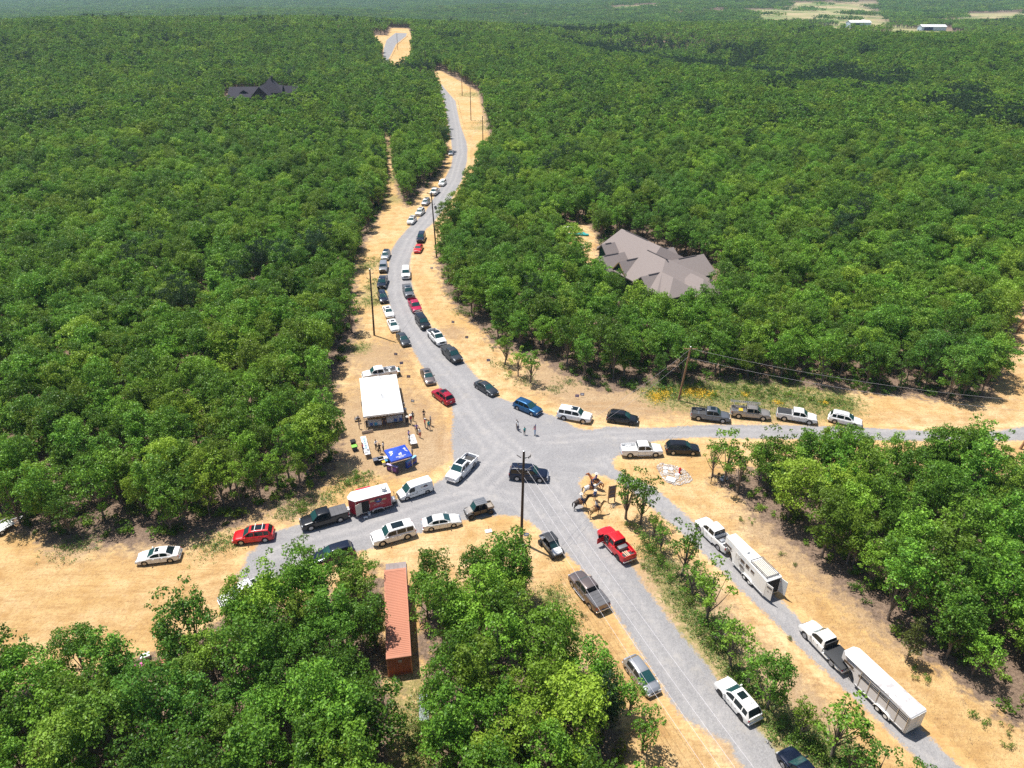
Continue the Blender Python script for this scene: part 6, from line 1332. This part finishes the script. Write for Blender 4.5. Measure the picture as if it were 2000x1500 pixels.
def hip(bm, a0, a1, b, hw, zr, ze, ov=.5, inset=.75):
    """roof block with a gable at a0 and a hipped end at a1"""
    zo = ze-(zr-ze)/hw*ov; r1 = a1+ov-(hw+ov)*inset
    P3 = lambda a, q_, z: bm.verts.new((a, b+q_, z))
    e = [P3(a0-ov, -(hw+ov), zo), P3(a1+ov, -(hw+ov), zo), P3(a1+ov, hw+ov, zo), P3(a0-ov, hw+ov, zo)]; r_ = [P3(a0-ov, 0, zr), P3(r1, 0, zr)]
    for f_ in ((e[0], e[1], r_[1], r_[0]), (e[1], e[2], r_[1]), (e[2], e[3], r_[0], r_[1]), (e[0], r_[0], e[3])): bm.faces.new(f_)
    lo = [P3(a0-ov, -(hw+ov), zo-.2), P3(a1+ov, -(hw+ov), zo-.2), P3(a1+ov, hw+ov, zo-.2), P3(a0-ov, hw+ov, zo-.2)]; bm.faces.new(lo[::-1])
    for i in range(4): bm.faces.new((lo[i], lo[(i+1)%4], e[(i+1)%4], e[i]))
def gwalls(bm, a0, a1, b, hw, zr, ze, ang, ox=0, oy=0):
    c, s = math.cos(ang), math.sin(ang); T_ = lambda a, q_, z: (ox+a*c-(b+q_)*s, oy+a*s+(b+q_)*c, z)
    poly = [(-hw, 0), (hw, 0), (hw, ze-.25), (0, zr-.25), (-hw, ze-.25)]
    A = [bm.verts.new(T_(a0, q_, z)) for q_, z in poly]; B_ = [bm.verts.new(T_(a1, q_, z)) for q_, z in poly]; bm.faces.new(A); bm.faces.new(B_[::-1])
    for i in range(5): bm.faces.new((A[i], A[(i+1)%5], B_[(i+1)%5], B_[i]))
GREEN = simple('green_sheathing', (.025,.085,.05), .7, var=.2, scale=1.5); TIM = simple('raw_lumber', (.50,.33,.16), .8)
O_ = (31.0, 150.0); ha = math.atan2(-.88, .47)          # local a axis; local b is to the left of it, world-left = -b
HS = thing('house', 'unfinished house with brown shingle roof and green walls in the right wood', 'house', (O_[0], O_[1], .9), ha); HS.scale = (1, -1, 1)
# blocks in local coordinates: (direction, a0, a1, offset, half width, ridge z, eave z); b axis points to the far right (-y local)
BL = [(0, -14.5, 2.5, -2.3, 6.3, 8.0, 4.7), (0, -1.0, 13.0, 1.6, 7.2, 7.9, 4.3), (0, 8.0, 16.0, 4.6, 3.6, 6.4, 4.2), (0, 12.0, 18.5, -1.0, 3.2, 6.0, 4.0)]
# cross gables: ridge runs along local +y (image left/far left) or -y (image right)
CR = [(4.7, 11.0, -4.7, 2.6, 6.5, 4.3), (1.5, 8.6, 0.1, 2.4, 6.6, 4.1), (3.5, 6.2, -10.2, 1.5, 7.0, 5.6), (-9.2, -1.0, 5.4, 4.2, 6.9, 4.2), (-6.4, -1.0, -1.4, 2.8, 6.9, 4.8), (2.0, 9.2, 8.6, 2.6, 6.2, 4.0)]
def roofs(bm):
    for i, (d, a0, a1, b, hw, zr, ze) in enumerate(BL): hip(bm, a0, a1, b, hw, zr, ze, inset=.95 if i else .5)
    for i, (y0, y1, x, hw, zr, ze) in enumerate(CR): gable(bm, y0, y1, -x, hw, zr-.007*i, ze, math.pi/2)
def walls(bm):
    for d, a0, a1, b, hw, zr, ze in BL: gwalls(bm, a0+.1, a1-.1, b, hw-.2, ze-.05, ze-.1, 0)
    for y0, y1, x, hw, zr, ze in CR: gwalls(bm, y0, y1, -x, hw-.1, zr-.1, ze, math.pi/2)
mk('wall', walls, GREEN, HS); rf = mk('roof', roofs, SH1, HS)
mk('ridge_vent', lambda bm: [bx(bm, (a0+(a1-a0)*.32, b, zr+.02), ((a1-a0)*.5, .3, .06)) for d, a0, a1, b, hw, zr, ze in BL[:2]]+[bx(bm, (x, (y0+y1)/2, zr+.02), (.28, (y1-y0)*.6, .06)) for y0, y1, x, hw, zr, ze in CR], CAPR, rf)
for (y0, y1, x, hw, zr, ze) in CR[:2]:
    mk('gable_trim', lambda bm: [bx(bm, (x+s*hw*.52, y1+.58, (zr+ze)/2-.15), (hw*1.25, .06, .22), Matrix.Rotation(s*math.atan2(zr-ze, hw), 3, 'Y')) for s in (-1, 1)], TIM, HS)
    mk('window', lambda bm: [bx(bm, (x+dx, y1+.03, 1.8), (.12, .08, 2.6)) for dx in (-1.0, 0, 1.0)]+[bx(bm, (x, y1+.03, z), (2.1, .07, .12)) for z in (.6, 3.0)], TIM, HS)
mk('door_opening', lambda bm: bx(bm, (-2.3, 9.0-.25, 1.3), (1.8, .1, 2.4)), TIM, HS)
# materials on the house plot
for lab, p, s, m, nm in (('teal tarpaulin spread beside the unfinished house', (1128,459), (6.5,2.0,.5), simple('teal_tarp', (.02,.30,.30), .6), 'tarpaulin'), ('white wrapped pallet left of the unfinished house', (1112,448), (3.0,1.2,.8), WHITE, 'pallet'), ('grey rubbish pile left of the unfinished house', (1118,470), (2.6,1.6,.7), STEEL, 'rubbish_pile'), ('pale block pile beside the tree at the house plot', (1133,486), (2.2,1.3,.7), simple('pale_blocks', (.5,.46,.42), .9), 'block_pile')):
    def pile(bm, s=s):
        for i in range(9): bx(bm, (rr.uniform(-.4,.4)*s[0], rr.uniform(-.4,.4)*s[1], s[2]*rr.uniform(.25,.55)), (s[0]*rr.uniform(.25,.5), s[1]*rr.uniform(.3,.6), s[2]*rr.uniform(.4,.8)), Matrix.Rotation(rr.uniform(-.5,.5), 3, 'Z'), .03)
    tag(mk(nm, pile, m, None, None, (*gp(*p), .02), .2), lab, 'pile' if nm != 'tarpaulin' else 'tarpaulin')
sx_, sy_ = gp(1112, 462)
# far dark house
DW = simple('dark_siding', (.03,.03,.035), .8); H2 = thing('house', 'distant dark roofed house among the trees at the upper left', 'house', (-137, 419, float(height(-137, 419))+.7), .08)
def r2_(bm):
    gable(bm, -17, 1, 0, 8, 8.3, 3.9, 0); gable(bm, 3, 10, 4, 5.5, 8.6, 4.6, 0); gable(bm, 9, 18, 6, 4.5, 7.9, 4.4, 0); gable(bm, -9, 2, -.5, 4.6, 9.2, 4.6, math.pi/2); gable(bm, -4.5, 0, 9.0, 2.6, 7.2, 5.6, math.pi/2)
    ap = bm.verts.new((4, 4, 12.5)); cs = [bm.verts.new((4+x*6.5, 4+y*6.5, 5.2)) for x, y in ((-1,-1),(1,-1),(1,1),(-1,1))]
    for i in range(4): bm.faces.new((cs[i], cs[(i+1)%4], ap))
def w2_(bm):
    gwalls(bm, -16.8, .8, 0, 7.8, 8.2, 3.9, 0); gwalls(bm, 3, 9.8, 4, 5.3, 8.5, 4.6, 0); gwalls(bm, 9, 17.8, 6, 4.3, 7.8, 4.4, 0); gwalls(bm, -8.8, 2, -.5, 4.4, 9.1, 4.6, math.pi/2); gwalls(bm, -4.4, 0, 9.0, 2.4, 7.1, 5.6, math.pi/2)
mk('wall', w2_, DW, H2); q2 = mk('roof', r2_, SH2, H2); mk('chimney', lambda bm: (bx(bm, (5.2, 3.2, 12.0), (1.0, 1.0, 2.2)), bx(bm, (5.2, 3.2, 13.15), (1.2, 1.2, .15))), CAPR, q2)
# far white sheds
def shed(label, px, L, W_, h, ang):
    x, y = gp(*px); t = thing('metal_shed', label, 'shed', (x, y, float(height(x, y))), ang, 'far white metal sheds at the upper right')
    mk('wall', lambda bm: gwalls(bm, -L/2, L/2, 0, W_/2, h+2, h, 0), simple('pale_blue_siding', (.40,.50,.62), .6), t); mk('roof', lambda bm: gable(bm, -L/2, L/2, 0, W_/2, h+2, h, 0, ov=.6), WHITE, t)
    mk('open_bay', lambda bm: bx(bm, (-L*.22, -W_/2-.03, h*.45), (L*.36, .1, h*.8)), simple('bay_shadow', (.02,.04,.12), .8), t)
shed('far white roofed shed with an open dark bay, left one', (1673,62), 27, 16, 7.5, .0); shed('far long white roofed shed, right one', (1817,66), 30, 14, 5.5, -.08)
def farm(bm):
    L_ = [(1702,20),(1690,29),(1672,36),(1672,41),(1700,49),(1724,58),(1718,66)]; prev = None
    for i, p in enumerate(L_):
        x, y = gp(*p); q0 = gp(*L_[max(i-1, 0)]); q1 = gp(*L_[min(i+1, len(L_)-1)]); d = Vector((q1[0]-q0[0], q1[1]-q0[1])).normalized(); n = Vector((-d.y, d.x))*3.2
        cur = [bm.verts.new((x+s*n.x, y+s*n.y, float(height(x+s*n.x, y+s*n.y))+.25)) for s in (-1, 1)]
        if prev: bm.faces.new((prev[0], cur[0], cur[1], prev[1]))
        prev = cur
mk('farm_road', farm, simple('pale_farm_road', (.55,.50,.44), .9))['kind'] = 'structure'
# ------------------------------------------------------------------ small trees, shrubs and weeds standing in the clearing
MT = [  # base px, kind, scale, label
 ((1222,1012),'slim',1.25,'slim leafy tree beside the wooden sign, left one of two'), ((1250,1022),'slim',1.2,'bushy slim tree right of the wooden sign'),
 ((1276,1048),'slim',.62,'small thin tree between the sign trees and the hay rack trailer'), ((1330,1125),'slim',1.22,'slim tree in front of the white pickup with the horse trailer'),
 ((1380,1212),'slim',1.25,'slim tree left of the horse trailer wheels'), ((1428,1300),'slim',1.05,'slim tree above the big oak between the two roads'),
 ((1498,1385),'near',.93,'broad oak between the south road and the stock trailer'), ((1625,1480),'slim',1.30,'slim tree left of the stock trailer wheels'), ((1690,1560),'slim',1.0,'small tree at the bottom edge between the roads'), ((1790,1565),'slim',.8,'small tree top at the bottom edge on the drive'),
 ((1392,930),'slim',1.0,'thin tree at the left tip of the wood below the east road'), ((1415,940),'slim',1.28,'tall thin tree second from the left tip of the right wood'), ((1440,962),'slim',1.2,'leafy thin tree third from the left tip of the right wood'),
 ((601,1126),'slim',.92,'small lone tree standing in front of the dark blue car'), ((672,1165),'near',.78,'small oak covering the dark blue car'), ((983,1128),'slim',.95,'slim dark tree at the right end of the bottom wood'),
 ((985,712),'slim',1.10,'pale green small tree in the dirt above the intersection'), ((1035,748),'slim',1.05,'thin tree casting a leafy shadow above the blue crossover'), ((1012,735),'slim',.9,'low bushy tree between the two small trees above the intersection'),
 ((1185,1400),'near',.72,'small oak under the silver hatchback at the wood edge'), ((1228,1395),'slim',.85,'sapling reaching over the silver hatchback'), ((1255,1470),'slim',.9,'slim tree at the bottom right end of the bottom wood'),
 ((1290,1075),'slim',.70,'small round tree between the thin tree and the red pickup'), ((1352,1160),'slim',.85,'bushy tree between the two slim trees left of the horse trailer'), ((1405,1262),'slim',.80,'low tree just above the bare grey branches'), ((1462,1345),'slim',.85,'bushy tree left of the broad oak between the roads'), ((1560,1440),'slim',.80,'low tree under the broad oak near the white SUV'), ((1655,1520),'slim',.9,'low bushy tree near the bottom edge on the weedy strip'),
 ((722,1262),'near',.72,'oak touching the left long side of the red container'), ((1178,1440),'pine',.80,'dark feathery cedar in the bottom wood near the silver hatchback'), ((1770,1290),'cedar',.55,'yellow green cedar at the edge of the right wood'), ((1838,945),'near',1.05,'tall oak top standing over the east road'),
 ((1605,930),'near',1.0,'round oak just below the white pickup with folding cover'), ((1700,925),'slim',1.0,'thin tree top beside the white SUV on the east road'), ((480,1250),'near',.95,'oak hiding the white pickup at the gravel end'), ((925,1170),'near',.9,'oak at the top of the bottom wood right of the container'), ((850,1165),'near',.85,'oak at the top of the bottom wood beside the container'),
 ((862,268),'near',.62,'small tree leaning over the far road edge')]
for p, k, s, lab in MT:
    x, y = gp(*p); plant_tree(x, y, k, random.randrange(6), s, random.random()*6.28, lab, 'single trees around the clearing', {'pine': 'cedar_tree', 'cedar': 'cedar_tree', 'near': 'oak_tree', 'slim': 'young_tree'}[k])
def shrub_mesh(seed, s, h, n, per=260, size=.09):
    r = np.random.default_rng(seed); cs = [np.array([r.normal()*s*.45, r.normal()*s*.45, h*r.uniform(.3, .8)]) for _ in range(n)]
    V_, F_, T_, K_ = leaves(r, cs, [r.uniform(.28, .5)*s for _ in range(n)], per, size, .5)
    return np_mesh('foliage', V_, F_, [LEAF_S], smooth=False, attrs=dict(tint=('FACE', T_), clump=('FACE', K_)))
LEAF_S = leaf_material('shrub_leaves', (.055,.14,.02), (.18,.32,.035), (.32,.40,.05), .2)
SHR = [shrub_mesh(i, 1.1, .9, 5) for i in range(4)]
SP = [((1262,1058),1.3),((1268,1080),1.1),((1290,1100),1.3),((1305,1128),1.0),((1345,1150),1.2),((1352,1180),1.1),((1365,1215),1.3),((1395,1240),1.1),((1405,1268),1.2),((1440,1330),1.2),((1455,1350),1.0),((1530,1430),1.2),((1555,1445),1.1),((1585,1455),1.2),((1600,1480),1.2),((1655,1500),1.0),
 ((1240,1035),.9),((1225,1030),.8),((985,650),.7),((960,683),.7),((995,735),1.0),((1050,720),.7),((1290,762),1.2),((1330,770),1.0),((1365,752),.9),((1398,775),.9),((1455,765),1.1),((1500,772),1.2),((1540,776),1.1),((1585,782),1.0),((1620,788),.9),
 ((575,985),.8),((592,995),1.1),((680,945),.9),((698,938),.9),((712,932),.8),((590,1002),.8),((1895,1396),.8),((1925,1412),.6),((1963,1432),.55),((1970,1460),.6),((1810,1328),.55),((1785,1305),.5),((1790,1325),.6),((1525,1085),.5),((1550,1105),.5),((1445,1015),.5),((1466,1022),.45),
 ((420,1068),.5),((380,1072),.45),((125,1070),.6),((720,508),1.0),((718,565),.9),((738,575),.7),((735,590),.8),((1085,1175),.6),((1118,1215),.7),((1070,1160),.6),((1135,1202),.5),((900,610),.7),((885,575),.6),((830,1420),1.0),((845,1460),1.1),((812,1440),.9),((1255,1108),.5),((1540,1250),.5)]
def where(u, v):
    if 1220 < u < 1700 and v > 1020: return 'green shrub on the weedy strip between the south road and the drive'
    if u > 1270 and v < 800: return 'green shrub in the wildflower verge behind the east road'
    if u > 1400: return 'little shrub on the dirt right of the horse trailers'
    if u < 760 and v < 620: return 'shrub on the grass left of the parked line'
    if u < 720: return 'shrub at the foot of the left wood'
    if u < 860 and v > 1380: return 'shrub in the grassy gap below the red container'
    if v > 1100: return 'small shrub on the dirt left of the south road'
    return 'small shrub on the dirt right of the north road'
for i, (p, s) in enumerate(SP):
    x, y = gp(*p); t = thing('shrub', where(*p), 'shrub', (x, y, 0), random.random()*6, where(*p).replace('green shrub', 'shrubs').replace('little shrub', 'shrubs').replace('small shrub', 'shrubs').replace('shrub ', 'shrubs ') ); t.scale = (s*.85, s*.85, s)
    link(bpy.data.objects.new('foliage', SHR[i % 4]), t)
# low growth along the edges of the woods
ru_ = np.random.default_rng(21); PU = []
for x0, x1, y0, y1, n_ in ((-110, 130, 26, 220, 26000), (-60, 60, 220, 420, 9000)):
    q_ = np.stack([ru_.uniform(x0, x1, n_), ru_.uniform(y0, y1, n_)], 1); PU.append(q_)
PU = np.concatenate(PU); s_ = np.maximum(sdist(PU[:,0], PU[:,1], CLEAR), sdist(PU[:,0], PU[:,1], CLEAR3))
PU = PU[(s_ < -.2) & (s_ > -9) & (ru_.random(len(PU)) < np.where(s_ > -5, .5, .25)) & (sdist(PU[:,0], PU[:,1], HOUSE_PX) < 0)]
PU = PU[[not (abs((p[0]+12.1)*.985+(p[1]-53)*.17) < 2.4 and 45 < p[1] < 64) for p in PU]]
SHW = [shrub_mesh(30+i, 1.0, 1.1, 6, 130, .13) for i in range(4)]
instances('undergrowth', PU, ru_, SHW, ru_.integers(0, 4, len(PU)), .45, 1.25, 'low bushes and saplings growing along the edges of the woods')
# weeds and wildflowers: uncountable ground cover
def ground_cover(name, label, areas, n, size, mat, zmax=.35, seed=3, keep=None):
    r = np.random.default_rng(seed); C_ = []
    wsum = sum(a[2] for a in areas)
    for u, v, w in areas:
        cx, cy_ = gp(u, v); k = int(n*w/wsum); C_.append(np.stack([cx+r.normal(size=k)*w*.5, cy_+r.normal(size=k)*w*.5, r.random(k)*zmax*.6], 1))
    Cc = np.concatenate(C_); Cc = Cc[sdist(Cc[:,0], Cc[:,1], ROAD) < -.6]
    m = 9; P_ = np.repeat(Cc, m, 0); P_ = P_+r.normal(size=P_.shape)*np.array([.16,.16,.10]); P_[:,2] = np.abs(P_[:,2])+.03; q = len(P_)
    nrm = r.normal(size=(q,3))*.8+np.array([0,0,.8]); nrm /= np.linalg.norm(nrm, axis=1)[:,None]; a = np.cross(nrm, r.normal(size=(q,3))); a /= np.linalg.norm(a, axis=1)[:,None]; b = np.cross(nrm, a); s = (size*(.5+r.random(q)))[:,None]
    V_ = np.stack([P_-a*s, P_-b*s*.5, P_+a*s, P_+b*s*.5], 1).reshape(-1,3); V_[:,2] = np.maximum(V_[:,2], .01)
    o = link(bpy.data.objects.new(name, np_mesh(name, V_, np.arange(q*4).reshape(-1,4), [mat], smooth=False, attrs=dict(tint=('FACE', r.random(q)), clump=('FACE', np.repeat(r.random(len(Cc)), m)))))); o['kind'] = 'stuff'; o['label'] = label; o['category'] = name
ground_cover('weeds', 'low green weeds on the strip between the south road and the drive', [(1270,1075,2.2),(1300,1115,2.4),(1330,1160,2.4),(1365,1210,2.6),(1400,1260,2.6),(1440,1320,2.6),(1490,1400,2.4),(1560,1440,3),(1610,1480,3),(1660,1500,2.2)], 2600, .075, LEAF_WEED)
ground_cover('weeds', 'low green weeds behind the vehicles on the east road', [(1290,765,4),(1340,765,5),(1400,765,5),(1460,768,6),(1520,775,6),(1580,782,5),(1640,788,3)], 3000, .09, LEAF_WEED, seed=4)
ground_cover('weeds', 'thin weeds on the left shoulder of the north road', [(720,520,3.5),(735,550,2.5),(722,590,3),(740,510,2.5),(762,300,8),(770,350,6),(757,255,12),(700,680,2),(925,185,12),(948,240,9)], 1800, .09, LEAF_WEED, seed=5)
ground_cover('weeds', 'scattered weeds at the foot of the left wood', [(590,990,2.5),(680,945,2.5),(705,935,2),(560,1000,2),(400,1068,2.5),(440,1062,2),(150,1068,3),(640,970,2)], 900, .08, LEAF_WEED, seed=6)
ground_cover('weeds', 'grass and weeds in the gap below the red container', [(830,1370,1.6),(815,1420,2.4),(820,1470,2.4),(840,1500,2.4),(1075,1180,3),(1110,1240,2.5),(1030,1230,3),(1090,1290,2)], 1300, .075, LEAF_WEED, seed=7)
ground_cover('weeds', 'sparse weeds on the dirt right of the north road', [(885,575,1.6),(895,610,1.8),(980,715,2.5),(1030,745,2.2),(1110,745,2),(1085,760,2)], 380, .08, LEAF_WEED, seed=8)
FLW = NT('flower_yellow'); FLW.set(col=(.80,.50,.02), rough=.6)
ground_cover('wildflowers', 'yellow wildflowers in the verge behind the east road', [(1283,778,1.6),(1290,772,1.8),(1340,768,1.3),(1352,764,1.3),(1375,768,1.6),(1390,772,1.0),(1300,766,1.4),(1455,772,.8),(1520,788,.7),(1362,770,1.6),(1610,788,.6)], 620, .075, FLW.m, .45, 9)
# bare sticks and small debris on the dirt
DEB = NT('debris'); DEB.set(col=DEB.mix(DEB.attr('tint'), (.10,.07,.05), (.34,.26,.20)), rough=.9)
ground_cover('debris', 'twigs and small dark debris scattered over the dirt', [(930,670,3),(960,700,3),(1000,740,5),(1160,770,6),(1100,740,5),(1420,1000,5),(1560,1120,6),(1700,1230,6),(1850,1380,6),(1350,1050,4),(1480,1160,4),(1300,1030,4),(1000,1060,4),(1060,1180,5),(880,840,4),(760,860,6),(880,600,3),(600,990,4),(450,1060,5),(200,1065,6),(780,690,4),(1640,800,6),(1500,800,5)], 1500, .035, DEB.m, .04, 11)
def branchy(label, p, s, rz):
    x, y = gp(*p); r = random.Random(int(p[0]))
    def f(bm):
        for i in range(9):
            a = Vector((r.uniform(-.3,.3), r.uniform(-.3,.3), .08)); d = Vector((r.uniform(-1,1), r.uniform(-1,1), r.uniform(.05,.5)))*s; cyl(bm, a, a+d, .035, .015, 5); cyl(bm, a+d*.5, a+d*.5+Vector((r.uniform(-.5,.5), r.uniform(-.5,.5), .2))*s, .02, .008, 5)
    tag(mk('brush_pile', f, DEAD, None, None, (x, y, .02), rz), label, 'brush pile')
branchy('bare grey branches below the tree left of the horse trailer', (1408,1250), 1.2, .3); branchy('bare grey branches at the foot of the trees by the wooden sign', (1195,990), .7, 1.0); branchy('bare dead branches in the lower part of the bottom wood', (1020,1400), 1.3, 2.0)
# ------------------------------------------------------------------ haze: even air round everything
def haze():
    bm = bmesh.new(); bmesh.ops.create_cube(bm, size=1)
    for v in bm.verts: v.co = Vector((v.co.x*14000, v.co.y*14000+3500, 0 if v.co.z < 0 else 0)) + Vector((0, 0, -60 if v.co.z < 0 else CAM_H+4))
    me = bpy.data.meshes.new('haze'); bm.to_mesh(me); bm.free()
    m = bpy.data.materials.new('haze'); m.use_nodes = True; t = m.node_tree; t.nodes.clear()
    out = t.nodes.new('ShaderNodeOutputMaterial'); v = t.nodes.new('ShaderNodeVolumePrincipled')
    v.inputs['Color'].default_value = (.55, .78, 1.0, 1); v.inputs['Density'].default_value = HAZE; v.inputs['Anisotropy'].default_value = .1
    t.links.new(v.outputs[0], out.inputs['Volume']); me.materials.append(m)
    o = link(bpy.data.objects.new('haze', me)); o['kind'] = 'stuff'
HAZE = 0.00009
haze()
